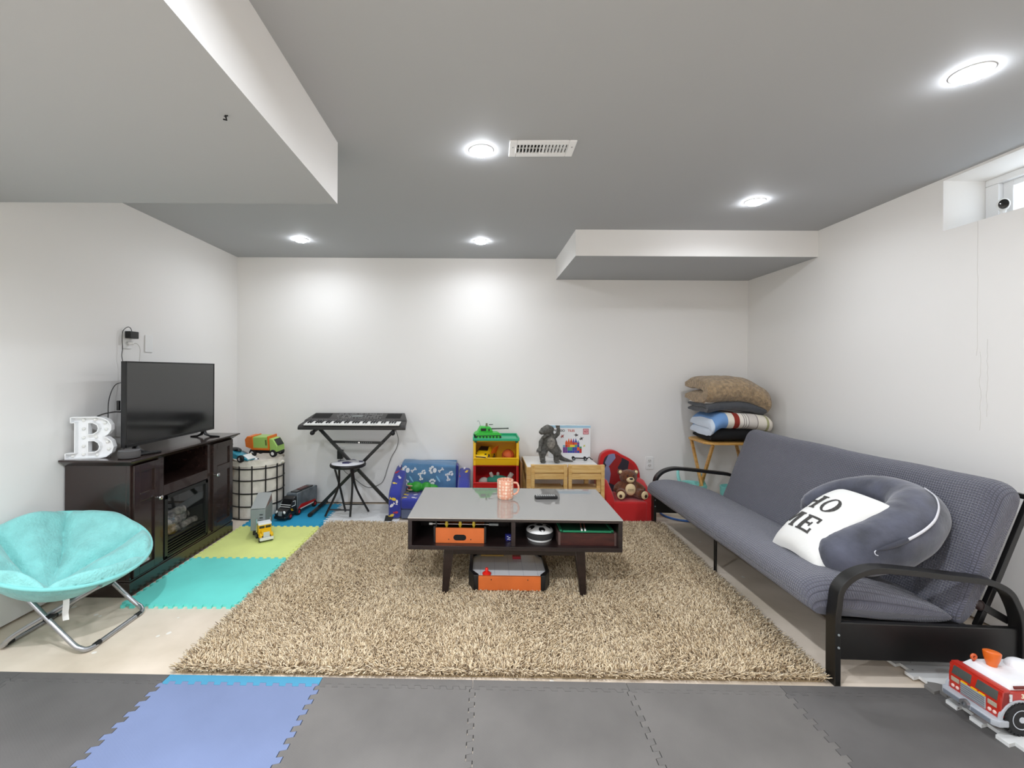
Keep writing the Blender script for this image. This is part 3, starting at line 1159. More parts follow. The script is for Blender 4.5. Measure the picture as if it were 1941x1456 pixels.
ow = outlet_plate('wall_outlet', 'white wall outlet with black adapter above the television', (XL + 0.001, 2.885, 1.42), PI / 2, 'outlet')
for ch in [c for c in bpy.data.objects if c.parent == ow]:
    ch.location = (0, -0.006, 0)
ad = thing('power_adapter', 'black power adapter plugged in above the television', 'adapter', (XL + 0.0085, 2.893, 1.415))
mb = MB()
mb.box(0.0, 0.036, -0.032, 0.040, 0.012, 0.058)
mb.build('body', M_BLACK, ad, bev=0.004)
pts = smoothpath([(0.02, -0.0, 0.056), (0.02, -0.012, 0.078), (0.018, -0.034, 0.082), (0.012, -0.062, 0.055), (0.010, -0.066, 0.0), (0.010, -0.062, -0.05), (0.010, -0.068, -0.10), (0.010, -0.055, -0.16), (0.012, -0.052, -0.25), (0.02, -0.06, -0.32), (0.02, -0.07, -0.42), (0.02, -0.078, -0.52), (0.02, -0.08, -0.60), (0.03, -0.07, -0.666)], 6)
MB().tube(pts, 0.0022, 6).build('cord', M_BLACK, ad)
pg = thing('white_plug', 'white plug with pale cord in the outlet under the black adapter', 'plug', (XL + 0.0085, 2.893, 1.398))
MB().tube([(0, 0, 0), (0.028, 0, 0), (0.034, 0, 0)], [0.012, 0.012, 0.008], 14).build('plug_body', M_WHITE, pg)
pts = smoothpath([(0.033, 0, 0), (0.045, 0.012, -0.004), (0.045, 0.035, -0.03), (0.03, 0.055, -0.08), (0.02, 0.06, -0.16), (0.02, 0.05, -0.3)], 6)
MB().tube(pts, 0.002, 6).build('cord', mat('beige_cord', (206, 202, 196), 0.5), pg)
bp_ = outlet_plate('blank_wall_plate', 'blank white wall plate right of the adapter outlet', (XL + 0.001, 3.075, 1.405), PI / 2, 'blank')
for ch in [c for c in bpy.data.objects if c.parent == bp_]:
    ch.location = (0, -0.006, 0)
tc_ = thing('television_cable', 'thin black cable running behind the television', 'cable', (0, 0, 0))
pts = smoothpath([(-2.02, 2.56, 0.99), (-2.045, 2.535, 0.992), (-2.07, 2.50, 0.985), (-2.10, 2.49, 0.972)], 6)
MB().tube(pts, 0.0035, 6).build('antenna_lead', M_BLACK, tc_)
pts = smoothpath([(-2.015, 2.575, 1.16), (-2.06, 2.56, 1.14), (-2.085, 2.55, 1.06), (-2.09, 2.55, 0.95), (-2.09, 2.55, 0.86), (-2.08, 2.55, 0.80), (-2.07, 2.545, 0.75)], 6)
MB().tube(pts, 0.0024, 6).build('power_lead', M_BLACK, tc_)
MB().box(-2.035, -2.02, 2.538, 2.552, 1.00, 1.055).build('signal_box', M_BLACK, tc_, bev=0.003)

# ------------------------------------------------------------------ saucer chair
M_PLUSH = mat('turquoise_plush', (138, 208, 204), 0.9, sheen=0.25, noise_=(16, 0.07), bump=(95, 0.6, 0.010))
M_PIPE = mat('turquoise_trim', (128, 204, 200), 0.8, sheen=0.3)
ch = thing('saucer_chair', 'turquoise plush folding saucer chair with silver legs by the left wall', 'chair', (-1.885, 2.115, 0))
C = Vector((-0.025, 0, 0.41))
nrm = Vector((0.33, -0.09, 1)).normalized()
ux = (Vector((1, 0, 0)) - nrm * nrm.x).normalized()
uy = nrm.cross(ux)
RR = 0.315
seams = [math.radians(a) for a in (12, 68, 128, 196, 248, 305)]


def saucer(r, th, off=0.0):
    rr = r * RR
    # sunk bowl
    d = -0.140 * (1 - r ** 2.4)
    dm = min(abs((th - s + 0.10 * math.sin(r * 5 + s * 3) + PI) % (2 * PI) - PI) for s in seams)
    x = dm * r * RR
    groove = math.exp(-(x / 0.013) ** 1.1)
    plump = 1 - math.exp(-(x / 0.060) ** 1.5)
    edge_ = 1 - max(0, (r - 0.86) / 0.14) ** 2
    puff = (0.030 * (1 - groove) + 0.045 * plump) * min(1, r * 2.2) * edge_
    puff += 0.016 * edge_ * r * max(0, -math.sin(th))
    w_ = 0.010 * noise.noise(Vector((r * 3.1 * math.cos(th), r * 3.1 * math.sin(th), 2.2)))
    cx, cy = 0.03 * (1 - r), -0.10 * (1 - r)
    return C + ux * (rr * math.cos(th) + cx) + uy * (rr * math.sin(th) + cy) + nrm * (d + puff + w_ + off)


mb = MB()
top = lambda u, v: saucer(max(v, 1e-5), u * 2 * PI)
mb.grid(top, 240, 48, cu=True)


def bot(u, v):
    v = max(v, 1e-5)
    th = u * 2 * PI
    d = -0.140 * (1 - v ** 2.4) - (0.022 + 0.012 * (1 - v)) * min(1, (1 - v) * 30)
    cx, cy = 0.03 * (1 - v), -0.10 * (1 - v)
    return C + ux * (v * RR * math.cos(th) + cx) + uy * (v * RR * math.sin(th) + cy) + nrm * d


mb.grid(bot, 240, 20, cu=True)
bmesh.ops.remove_doubles(mb.bm, verts=mb.bm.verts, dist=0.0003)
mb.build('seat', M_PLUSH, ch, ang=80)
rim = [C + ux * (RR * 1.005 * math.cos(2 * PI * k / 64)) + uy * (RR * 1.005 * math.sin(2 * PI * k / 64)) - nrm * 0.006 for k in range(64)]
MB().tube(rim, 0.0085, 10, closed=True).build('rim', M_PIPE, ch)


def leg_frame(xf, xt, ya, yb, ztop):
    P = [(xt, ya + 0.01, ztop), (xf + (xt - xf) * 0.22, ya, 0.085), (xf + (xt - xf) * 0.05, ya, 0.025), (xf, ya + 0.03, 0.011), (xf, ya + 0.08, 0.0105)]
    Q2 = [(p[0], yb - (p[1] - ya), p[2]) for p in reversed(P)]
    return smoothpath(P + Q2, 6)


MB().tube(leg_frame(0.190, -0.255, -0.158, 0.19, 0.425), 0.0105, 10).build('leg', M_STEEL, ch)
MB().tube(leg_frame(-0.21, 0.225, -0.135, 0.168, 0.285), 0.0105, 10).build('leg', M_STEEL, ch)
for (x, y) in ((0.19, -0.10), (0.19, 0.14), (-0.21, -0.09), (-0.21, 0.12)):
    MB().tube([(x, y - 0.016, 0.0115), (x, y + 0.016, 0.0115)], 0.0113, 10).build('foot_clip', M_BLACK, ch)
for y in (-0.147, 0.178):
    MB().cyl((0.022, y - 0.016, 0.153), (0.022, y + 0.022, 0.153), 0.0135, seg=14).build('pivot_cap', M_BLACK, ch)
tp = C - nrm * 0.20
MB().tube(smoothpath([(0.098, -0.15, 0.235), (0.100, -0.153, 0.205), (0.096, -0.152, 0.175), (0.101, -0.154, 0.145)], 5), 0.014, 8, flat=0.08, up=(1, 0, 0)).build('fabric_strap', mat('white_ribbon', (228, 228, 224), 0.7), ch)

# ------------------------------------------------------------------ wire laundry basket and its toys
M_LINEN = mat('linen_liner', (238, 231, 218), 0.9, noise_=(5, 0.06), bump=(16, 0.55, 0.02))
lb = thing('laundry_basket', 'round black wire basket with cream fabric liner beside the console', 'basket', (-1.922, 3.925, 0))
LR, LH = 0.212, 0.462
mb = MB()


def liner(u, v):
    th = u * 2 * PI
    z = 0.006 + v * (LH + 0.018)
    r = LR - 0.008 + 0.007 * noise.noise(Vector((4 * math.cos(th), 4 * math.sin(th), z * 14))) + 0.004 * math.sin(12 * th) * math.sin(z / 0.107 * PI) ** 2
    return (r * math.cos(th), r * math.sin(th), z)


mb.grid(liner, 96, 30, cu=True)
mb.grid(lambda u, v: ((LR - 0.012 - v * (LR - 0.015)) * math.cos(u * 2 * PI), (LR - 0.012 - v * (LR - 0.015)) * math.sin(u * 2 * PI), LH + 0.018 - 0.06 * min(1, v * 6)), 96, 12, cu=True)
mb.grid(lambda u, v: ((LR + 0.004 + 0.004 * noise.noise(Vector((5 * math.cos(u * 6.283), 5 * math.sin(u * 6.283), v * 3)))) * math.cos(u * 2 * PI), (LR + 0.004 + 0.004 * noise.noise(Vector((5 * math.cos(u * 6.283), 5 * math.sin(u * 6.283), v * 3)))) * math.sin(u * 2 * PI), LH + 0.018 - v * 0.045), 96, 4, cu=True)
mb.build('fabric_liner', M_LINEN, lb, ang=80)
nv = 13
for k in range(nv):
    a = 2 * PI * (k + 0.3) / nv
    c, s_ = math.cos(a), math.sin(a)
    MB().tube([(LR * 1.012 * c, LR * 1.012 * s_, 0.004), (LR * 1.012 * c, LR * 1.012 * s_, LH - 0.02)], 0.0054, 6).build('upright_wire', M_BLACKMETAL, lb)
for z in (0.005, 0.108, 0.214, 0.32, 0.415):
    MB().tube([(LR * 1.012 * math.cos(2 * PI * k / 48), LR * 1.012 * math.sin(2 * PI * k / 48), z) for k in range(48)], 0.0054, 6, closed=True).build('wire_hoop', M_BLACKMETAL, lb)
MB().tube(smoothpath([(LR + 0.002, -0.05, LH - 0.03), (LR + 0.025, -0.045, LH - 0.005), (LR + 0.03, -0.02, LH - 0.02), (LR + 0.002, -0.0, LH - 0.03)], 6), 0.008, 8, flat=0.4).build('fabric_loop', M_LINEN, lb)
ZT = LH - 0.042


def wheel(mb_or_none, parent, c, r, wd, ax, mt, mh, name='wheel', M=None):
    R = Matrix.Rotation(PI / 2, 3, 'X') if ax == 'y' else Matrix.Rotation(PI / 2, 3, 'Y')
    o = MB(M).lathe([(r * 0.55, -wd / 2), (r * 0.9, -wd / 2), (r, -wd * 0.33), (r, wd * 0.33), (r * 0.9, wd / 2), (r * 0.55, wd / 2)], c, 20, rot=R).build(name, mt, parent)
    MB(M).lathe([(0.001, -wd * 0.53), (r * 0.3, -wd * 0.55), (r * 0.62, -wd * 0.46), (r * 0.62, wd * 0.46), (r * 0.3, wd * 0.55), (0.001, wd * 0.53)], c, 16, rot=R).build('hub', mh, o)
    return o


# turquoise race car on the rim
rc = thing('toy_race_car', 'metallic turquoise toy race car on the laundry basket rim', 'toy car', (-2.018, 3.785, LH + 0.028), math.radians(-14))
rc.rotation_euler = (0, 0.10, math.radians(-14))
rc.scale = (1.08, 1.08, 1.08)
M_TCAR = mat('metallic_teal', (34, 150, 176), 0.2, metal=0.4, coat=0.6)
mb = MB()
pr = [(-0.125, 0.018), (-0.128, 0.05), (-0.09, 0.064), (-0.03, 0.07), (0.02, 0.058), (0.07, 0.042), (0.128, 0.024), (0.13, 0.012), (-0.1, 0.010)]
mb.rings([[(x, y * s_, z0 + (z - z0) * zz) for x, z in pr] for y, s_, zz, z0 in ((-0.052, 1, 0.72, 0.012), (-0.045, 1, 0.9, 0.012), (-0.02, 1, 1, 0.012), (0.02, 1, 1, 0.012), (0.045, 1, 0.9, 0.012), (0.052, 1, 0.72, 0.012))])
mb.build('body', M_TCAR, rc, ang=30)
mb = MB()
mb.ell((-0.025, 0, 0.066), (0.05, 0.03, 0.022), 14, 8)
mb.build('canopy', M_GLASSDARK, rc)
mb = MB()
mb.hexa([(0.07, -0.03, 0.036), (0.13, -0.045, 0.018), (0.13, 0.045, 0.018), (0.07, 0.03, 0.036), (0.07, -0.03, 0.046), (0.13, -0.045, 0.027), (0.13, 0.045, 0.027), (0.07, 0.03, 0.046)])
mb.build('nose_panel', M_WHITE, rc, bev=0.002)
for sy in (-1, 1):
    MB().box(-0.122, -0.112, sy * 0.03 - 0.004, sy * 0.03 + 0.004, 0.045, 0.09).build('wing_post', M_BLACK, rc)
MB().box(-0.138, -0.100, -0.055, 0.055, 0.088, 0.094).build('rear_wing', M_BLACK, rc, bev=0.002)
for wx in (-0.085, 0.075):
    for sy in (-1, 1):
        wheel(None, rc, (wx, sy * 0.056, 0.020), 0.027, 0.024, 'y', M_RUBBER, M_CHROME)
# garbage truck
gt = thing('toy_garbage_truck', 'green and orange toy garbage truck in the laundry basket', 'toy truck', (-1.875, 3.975, ZT + 0.075), math.radians(-22))
gt.rotation_euler = (0.08, -0.02, math.radians(-12))
M_LG = mat('light_green_plastic', (168, 208, 108), 0.35)
MB().prism([(-0.09, 0.062), (0.075, 0.062), (0.075, 0.165), (-0.07, 0.165), (-0.09, 0.14)], -0.055, 0.055, 'y').build('container', M_LG, gt, bev=0.008)
MB().prism([(-0.15, 0.075), (-0.09, 0.055), (-0.082, 0.165), (-0.13, 0.168), (-0.155, 0.14)], -0.058, 0.058, 'y').build('tail_hopper', M_ORANGE, gt, bev=0.006)
mb = MB()
for xx in (-0.085, 0.07):
    mb.box(xx, xx + 0.012, -0.060, 0.060, 0.06, 0.171)
mb.box(-0.09, 0.082, -0.062, 0.062, 0.05, 0.066)
mb.build('orange_frame', M_ORANGE, gt, bev=0.003)
MB().prism([(0.082, 0.035), (0.155, 0.035), (0.155, 0.085), (0.12, 0.145), (0.082, 0.15)], -0.052, 0.052, 'y').build('cab', M_LG, gt, bev=0.006)
MB().box(0.045, 0.060, -0.0565, -0.05, 0.09, 0.14).build('side_hatch', mat('olive_recess', (96, 110, 50), 0.5), gt, bev=0.002)
mb = MB()
mb.hexa([(0.156, -0.04, 0.088), (0.158, -0.04, 0.088), (0.158, 0.04, 0.088), (0.156, 0.04, 0.088), (0.122, -0.04, 0.142), (0.126, -0.04, 0.142), (0.126, 0.04, 0.142), (0.122, 0.04, 0.142)])
mb.build('windshield', M_GLASSDARK, gt)
MB().box(-0.12, 0.15, -0.045, 0.045, 0.02, 0.05).build('chassis', M_BLACK, gt, bev=0.004)
for wx in (-0.085, 0.115):
    for sy in (-1, 1):
        wheel(None, gt, (wx, sy * 0.05, 0.022), 0.032, 0.026, 'y', M_RUBBER, M_WHITE)
# little cow figure, horse, tan plush
cw = thing('toy_cow', 'small white toy cow with black patches at the basket rim', 'toy animal', (-1.875, 3.795, LH + 0.001), math.radians(15))
mb = MB()
mb.ell((0, 0, 0.022), (0.030, 0.014, 0.014), 12, 8)
mb.ell((-0.034, 0, 0.036), (0.012, 0.009, 0.010), 10, 6)
for sx in (-0.02, 0.02):
    for sy in (-0.008, 0.008):
        mb.tube([(sx, sy, 0.02), (sx, sy, 0.0)], [0.005, 0.004], 6)
mb.build('body', M_WHITE, cw, remesh=0.003)
for px, pz in ((-0.005, 0.032), (0.02, 0.026), (-0.036, 0.044)):
    MB().ell((px, -0.005, pz), (0.008, 0.009, 0.005), 8, 6).build('black_patch', M_BLACK, cw)
hs = thing('toy_horse', 'brown toy horse head between the race car and the garbage truck', 'toy animal', (-1.928, 3.835, ZT))
mb = MB()
mb.tube([(0.01, 0.02, 0.0), (0.005, 0.012, 0.05), (-0.004, 0, 0.085), (-0.028, -0.01, 0.075), (-0.048, -0.014, 0.062)], [0.03, 0.025, 0.018, 0.015, 0.010], 10)
mb.tube([(-0.002, 0.005, 0.09), (-0.004, 0.004, 0.112)], [0.006, 0.002], 6)
mb.build('head', mat('toy_brown', (104, 62, 38), 0.5), hs, remesh=0.004)
sp_ = thing('toy_spoon', 'cream plastic toy stick poking up from the laundry basket', 'toy', (-1.905, 3.80, ZT))
MB().tube(smoothpath([(0, 0, 0), (0.0, 0, 0.06), (-0.008, 0, 0.095), (-0.018, 0, 0.115)], 5), [0.012] * 8 + [0.009] * 8, 8).build('handle', mat('cream_plastic', (232, 222, 204), 0.4), sp_)
tn = thing('tan_plush_toy', 'tan plush toy hanging over the basket edge next to the console', 'plush toy', (-2.075, 3.765, LH - 0.05))
mb = MB()
mb.ell((0, 0, 0.0), (0.03, 0.02, 0.04), 12, 8)
mb.ell((0.006, 0.0, 0.05), 0.026, 12, 8)
mb.tube([(0.01, -0.006, -0.02), (0.02, -0.008, -0.065)], [0.013, 0.010], 8)
mb.ell((0.025, 0, 0.07), 0.011, 8, 6)
mb.build('body', mat('tan_plush', (206, 172, 122), 0.95, bump=(120, 0.5, 0.006)), tn, remesh=0.005)

# ------------------------------------------------------------------ toy trucks on the mats
M_TRK = mat('truck_black', (22, 22, 25), 0.3, coat=0.3)
M_TRG = mat('smoky_trailer', (98, 106, 112), 0.25, coat=0.3, noise_=(12, 0.25))
bt = thing('toy_carrier_truck', 'black toy carrier truck with smoky grey trailer and red wheels on the blue mat', 'toy truck', (-1.562, 3.885, MT + 0.0005), math.radians(259))
# local +x is forward
MB().prism(rrect(-0.235, 0.075, 0.05, 0.185, 0.014), -0.052, 0.052, 'y').build('trailer', M_TRG, bt, bev=0.006)
mb = MB()
mb.box(-0.20, 0.05, -0.03, 0.03, 0.184, 0.192)
mb.build('roof_rail', M_TRK, bt, bev=0.003)
MB().prism(rrect(-0.15, -0.02, -0.022, 0.022, 0.006), 0.191, 0.195).build('roof_hatch', mat('dark_red', (96, 30, 30), 0.4), bt)
for sy in (-1, 1):
    MB().hexa([(-0.20, sy * 0.0525, 0.052), (0.07, sy * 0.0525, 0.052), (0.07, sy * 0.054, 0.052), (-0.20, sy * 0.054, 0.052), (-0.20, sy * 0.0525, 0.068), (0.02, sy * 0.0525, 0.084), (0.02, sy * 0.054, 0.084), (-0.20, sy * 0.054, 0.068)]).build('side_flash', M_RED, bt)
    MB().box(-0.17, 0.06, sy * 0.0525 - 0.002, sy * 0.0525 + 0.002, 0.042, 0.051).build('side_skirt', M_WHITE, bt)
MB().prism([(0.075, 0.03), (0.23, 0.03), (0.234, 0.062), (0.222, 0.078), (0.165, 0.092), (0.125, 0.150), (0.105, 0.165), (0.075, 0.168)], -0.05, 0.05, 'y').build('cab', M_TRK, bt, bev=0.006)
mb = MB()
mb.hexa([(0.166, -0.042, 0.093), (0.169, -0.042, 0.095), (0.169, 0.042, 0.095), (0.166, 0.042, 0.093), (0.127, -0.042, 0.150), (0.130, -0.042, 0.152), (0.130, 0.042, 0.152), (0.127, 0.042, 0.150)])
mb.build('windshield', M_GLASSDARK, bt)
for z, x in ((0.098, 0.171), (0.112, 0.161)):
    MB().box(x - 0.003, x + 0.003, -0.046, 0.046, z - 0.002, z + 0.002).build('white_trim', M_WHITE, bt)
for sy in (-1, 1):
    mb = MB()
    for (a, b, c, d) in ((0.10, 0.150, 0.096, 0.100), (0.10, 0.135, 0.132, 0.136), (0.10, 0.104, 0.096, 0.136)):
        mb.box(a, b, sy * 0.051 - 0.001, sy * 0.051 + 0.001, c, d)
    mb.build('window_trim', M_WHITE, bt)
    MB().prism([(0.12, 0.058), (0.16, 0.066), (0.145, 0.071), (0.175, 0.086), (0.135, 0.076), (0.148, 0.070)], sy * 0.0505 - 0.0008, sy * 0.0505 + 0.0008, 'y').build('flash_print', M_YEL, bt)
    MB().ell((0.226, sy * 0.036, 0.068), (0.010, 0.010, 0.017), 10, 8, rot=Euler((sy * 0.5, 0.3, 0))).build('headlight', M_WHITE, bt)
MB().box(0.228, 0.237, -0.017, 0.017, 0.042, 0.078).build('grille', M_GREY, bt, bev=0.003)
MB().prism(rrect(0.18, 0.242, -0.053, 0.053, 0.012), 0.018, 0.04).build('bumper', M_TRK, bt, bev=0.004)
for wx in (-0.19, 0.055, 0.175):
    for sy in (-1, 1):
        wheel(None, bt, (wx, sy * 0.047, 0.028), 0.028, 0.022, 'y', M_RUBBER, M_RED)

yt = thing('toy_dump_truck', 'yellow and grey toy semi truck with opened trailer on the lime mat', 'toy truck', (-1.618, 3.335, MT + 0.0005), math.radians(-77))
MB().prism([(-0.20, 0.05), (0.04, 0.05), (0.04, 0.205), (-0.20, 0.205)], -0.05, 0.05, 'y').build('trailer', mat('trailer_grey', (136, 142, 142), 0.4), yt, bev=0.005)
mb = MB()
mb.hexa([(0.035, -0.05, 0.207), (0.037, -0.05, 0.212), (0.037, 0.05, 0.212), (0.035, 0.05, 0.207), (-0.185, -0.05, 0.268), (-0.183, -0.05, 0.273), (-0.183, 0.05, 0.273), (-0.185, 0.05, 0.268)])
mb.build('trailer_lid', mat('lid_grey', (160, 164, 162), 0.4), yt, bev=0.002)
MB().prism([(-0.195, 0.207), (0.03, 0.207), (-0.18, 0.264)], 0.044, 0.0475, 'y').build('side_flap', mat('printed_flap', (96, 120, 142), 0.4, noise_=(22, 0.5), rgb2=(170, 110, 70)), yt)
MB().box(-0.19, 0.032, -0.042, 0.042, 0.20, 0.2065).build('opening_shade_plate', M_DARK, yt)  # dark plate on the solid trailer, standing in for its shaded inside
for k in range(5):
    MB().box(0.040, 0.0435, 0.012, 0.034, 0.075 + k * 0.022, 0.08 + k * 0.022).build('rung', M_BLACK, yt)
CABM = Matrix.Translation((0.026, 0.030, 0)) @ Matrix.Rotation(math.radians(24), 4, 'Z') @ Matrix.Translation((-0.022, 0, 0))
MB(CABM).box(0.03, 0.15, -0.028, 0.028, 0.022, 0.048).build('cab_chassis', M_BLACK, yt, bev=0.003)
MB().box(-0.19, 0.05, -0.032, 0.032, 0.022, 0.05).build('chassis', M_BLACK, yt, bev=0.003)
MB(CABM).prism([(0.052, 0.04), (0.098, 0.04), (0.098, 0.112), (0.052, 0.112)], -0.043, 0.043, 'y').build('cab', M_YEL, yt, bev=0.005)
MB(CABM).prism([(0.098, 0.04), (0.148, 0.04), (0.148, 0.07), (0.098, 0.078)], -0.03, 0.03, 'y').build('hood', M_YEL, yt, bev=0.005)
MB(CABM).prism([(0.048, 0.112), (0.100, 0.108), (0.098, 0.122), (0.048, 0.128)], -0.044, 0.044, 'y').build('roof_fairing', mat('fairing_white', (226, 228, 228), 0.35), yt, bev=0.004)
for sy in (-1, 1):
    MB(CABM).box(0.0975, 0.0995, min(sy * 0.003, sy * 0.038), max(sy * 0.003, sy * 0.038), 0.086, 0.103).build('windshield', M_GLASSDARK, yt)
    MB(CABM).ell((0.128, sy * 0.036, 0.044), (0.026, 0.013, 0.020), 12, 8).build('fender', M_YEL, yt)
    MB(CABM).cyl((0.048, sy * 0.046, 0.05), (0.048, sy * 0.046, 0.145), 0.004, seg=8).build('exhaust_pipe', M_CHROME, yt)
    MB(CABM).ell((0.152, sy * 0.034, 0.052), (0.004, 0.008, 0.006), 8, 6).build('headlight', M_YEL, yt)
MB(CABM).prism([(-0.022, 0.036), (0.022, 0.036), (0.020, 0.072), (-0.020, 0.072)], 0.147, 0.152, 'x').build('grille', mat('grille_silver', (196, 200, 196), 0.35), yt, bev=0.002)
MB(CABM).prism(rrect(0.142, 0.162, -0.046, 0.046, 0.006), 0.016, 0.036).build('bumper', mat('bumper_silver', (214, 216, 212), 0.3), yt, bev=0.003)
for wx in (-0.165, -0.115, 0.03, 0.125):
    for sy in (-1, 1):
        wheel(None, yt, (wx, sy * 0.038, 0.021), 0.021, 0.018, 'y', M_RUBBER, M_GREY, M=CABM if wx > 0 else None)

# ------------------------------------------------------------------ keyboard, stand, stool
kb = thing('electronic_keyboard', 'black 61-key electronic keyboard on an X stand by the back wall', 'keyboard', (-1.075, 3.80, 0.732), math.radians(0.4))
# local: x -0.455..0.455, y 0..0.32 (rear), z
tiltM = Matrix.Rotation(math.radians(9), 4, 'X')
KW = 0.452
mb = MB(tiltM)
mb.rings([[(sx * KW, 0.0, 0.0), (sx * KW, 0.0, 0.022), (sx * (KW - 0.004), 0.02, 0.038), (sx * (KW - 0.01), 0.12, 0.040), (sx * (KW - 0.015), 0.14, 0.052), (sx * (KW - 0.05), 0.31, 0.070), (sx * (KW - 0.06), 0.33, 0.055), (sx * (KW - 0.03), 0.30, 0.0)] for sx in (-1, 1)])
mb.build('body', mat('keyboard_shell', (52, 50, 49), 0.45), kb, bev=0.005)
mb = MB(tiltM)
mb.box(-0.405, 0.405, 0.004, 0.112, 0.038, 0.0405)
mb.build('key_bed', M_DARK, kb)
mb = MB(tiltM)
nw = 36
kw_ = 0.80 / nw
for i in range(nw):
    x = -0.40 + i * kw_
    mb.box(x + 0.0006, x + kw_ - 0.0006, 0.002, 0.108, 0.038, 0.0465)
mb.build('white_keys', mat('white_key', (240, 239, 234), 0.25), kb, kind='stuff', smooth=False)
mb = MB(tiltM)
for i in range(nw - 1):
    if (i % 7) in (2, 6):
        continue
    x = -0.40 + (i + 1) * kw_
    mb.hexa([(x - 0.0065, 0.045, 0.046), (x + 0.0065, 0.045, 0.046), (x + 0.0065, 0.108, 0.046), (x - 0.0065, 0.108, 0.046), (x - 0.005, 0.049, 0.056), (x + 0.005, 0.049, 0.056), (x + 0.005, 0.108, 0.056), (x - 0.005, 0.108, 0.056)])
mb.build('black_keys', M_BLACK, kb, kind='stuff', smooth=False)


def kbtop(y):
    return 0.052 + (y - 0.14) / 0.17 * 0.018


mb = MB(tiltM)
for a, b in ((-0.415, -0.22), (0.23, 0.40)):
    for k in range(9):
        y = 0.18 + k * 0.0125
        mb.box(a + 0.02, b - 0.02, y, y + 0.005, kbtop(y) + 0.0002, kbtop(y) + 0.0022)
mb.build('speaker_grille', mat('grille_dark', (38, 37, 36), 0.6), kb, kind='stuff')
mb = MB(tiltM)
mb.hexa([(-0.055, 0.205, kbtop(0.205)), (0.045, 0.205, kbtop(0.205)), (0.045, 0.245, kbtop(0.245)), (-0.055, 0.245, kbtop(0.245)), (-0.055, 0.205, kbtop(0.205) + 0.003), (0.045, 0.205, kbtop(0.205) + 0.003), (0.045, 0.245, kbtop(0.245) + 0.003), (-0.055, 0.245, kbtop(0.245) + 0.003)])
mb.build('display', mat('display_grey', (120, 124, 122), 0.15), kb)
mb = MB(tiltM)
rnd = random.Random(4)
for gx in range(30):
    for gy in range(4):
        x = -0.19 + gx * 0.0135
        y = 0.17 + gy * 0.032
        if -0.065 < x < 0.052 and gy in (1, 2):
            continue
        if rnd.random() < 0.25:
            continue
        mb.box(x, x + 0.008, y, y + 0.006 + 0.004 * (gx % 2), kbtop(y), kbtop(y) + 0.005)
mb.build('buttons', mat('grey_keys', (168, 168, 166), 0.4), kb, kind='stuff')
mb = MB(tiltM)
for k in range(52):
    x = -0.37 + k * 0.0138
    mb.box(x, x + 0.006 + 0.003 * (k % 3), 0.135, 0.1375, 0.0488, 0.0512)
mb.build('panel_legend', mat('legend_white', (176, 176, 174), 0.5), kb, kind='stuff')

ks = thing('keyboard_stand', 'black folding X-shaped keyboard stand by the back wall', 'stand', (-1.075, 3.97, 0))
zt = 0.735
for nm, x0, z0, x1, z1, yy in (('cross_tube', -0.32, 0.72, 0.335, 0.03, -0.013), ('cross_tube', 0.335, 0.72, -0.335, 0.03, 0.013)):
    MB().bar([(x0, yy, z0), (x1, yy, z1)], (0, 1, 0), 0.011, 0.0135).build(nm, M_BLACKMETAL, ks, bev=0.003)
for sx, yy in ((0.335, -0.013), (-0.335, 0.013)):
    f_ = MB().tube([(sx, -0.20, 0.016 + MT), (sx, 0.19, 0.016 + MT)], 0.0155, 12).build('foot_bar', M_BLACKMETAL, ks)
    for e_ in (-0.205, 0.175):
        MB().tube([(sx, e_, 0.016 + MT), (sx, e_ + 0.03, 0.016 + MT)], 0.0168, 12).build('end_cap', M_RUBBER, f_)
for sx in (-0.33, 0.345):
    f_ = MB().tube([(sx, -0.155, 0.712), (sx, 0.13, 0.742)], 0.013, 12).build('support_bar', M_BLACKMETAL, ks)
    MB().ell((sx, -0.162, 0.706), (0.019, 0.028, 0.019), 12, 8).build('end_cap', M_RUBBER, f_)
MB().bar([(-0.225, -0.03, 0.612), (0.24, -0.03, 0.605)], (0, 1, 0), 0.004, 0.011).build('brace_bar', M_BLACKMETAL, ks, bev=0.002)
for k in range(14):
    if k == 7:
        continue
    MB().cyl((-0.085 + k * 0.017, -0.0335, 0.6075), (-0.085 + k * 0.017, -0.0348, 0.6075), 0.0032, seg=8).build('brace_hole', M_GREY, ks)
MB().cyl((0.03, -0.034, 0.6078), (0.03, -0.042, 0.6078), 0.007, seg=12).build('brace_knob', M_CHROME, ks)
MB().cyl((0, -0.045, 0.37), (0, 0.03, 0.37), 0.019, seg=14).build('pivot_bolt', M_BLACKMETAL, ks)

ka = thing('wall_adapter', 'black power adapter in the back wall outlet behind the keyboard stand', 'adapter', (-1.283, YB - 0.001, 0.455))
MB().prism(rrect(-0.036, 0.036, -0.04, 0.075, 0.006), -0.006, 0, 'y').build('cover_plate', M_WHITE, ka, bev=0.002)
MB().box(-0.022, 0.026, -0.05, -0.006, -0.035, 0.045).build('body', M_BLACK, ka, bev=0.004)
MB().box(-0.014, -0.004, -0.03, -0.010, 0.045, 0.066).build('prong', M_BLACK, ka, bev=0.002)
pts = smoothpath([(0.005, -0.035, -0.035), (0.012, -0.03, -0.10), (0.05, -0.025, -0.16), (0.12, -0.02, -0.21), (0.21, -0.02, -0.28), (0.28, -0.02, -0.30), (0.36, -0.02, -0.272), (0.40, -0.02, -0.23), (0.435, -0.02, -0.12), (0.47, -0.02, -0.02), (0.515, -0.02, 0.06), (0.535, -0.03, 0.14), (0.525, -0.07, 0.22), (0.51, -0.10, 0.275)], 6)
MB().tube(pts, 0.0026, 6).build('cord', mat('dark_cord', (58, 56, 56), 0.5), ka)

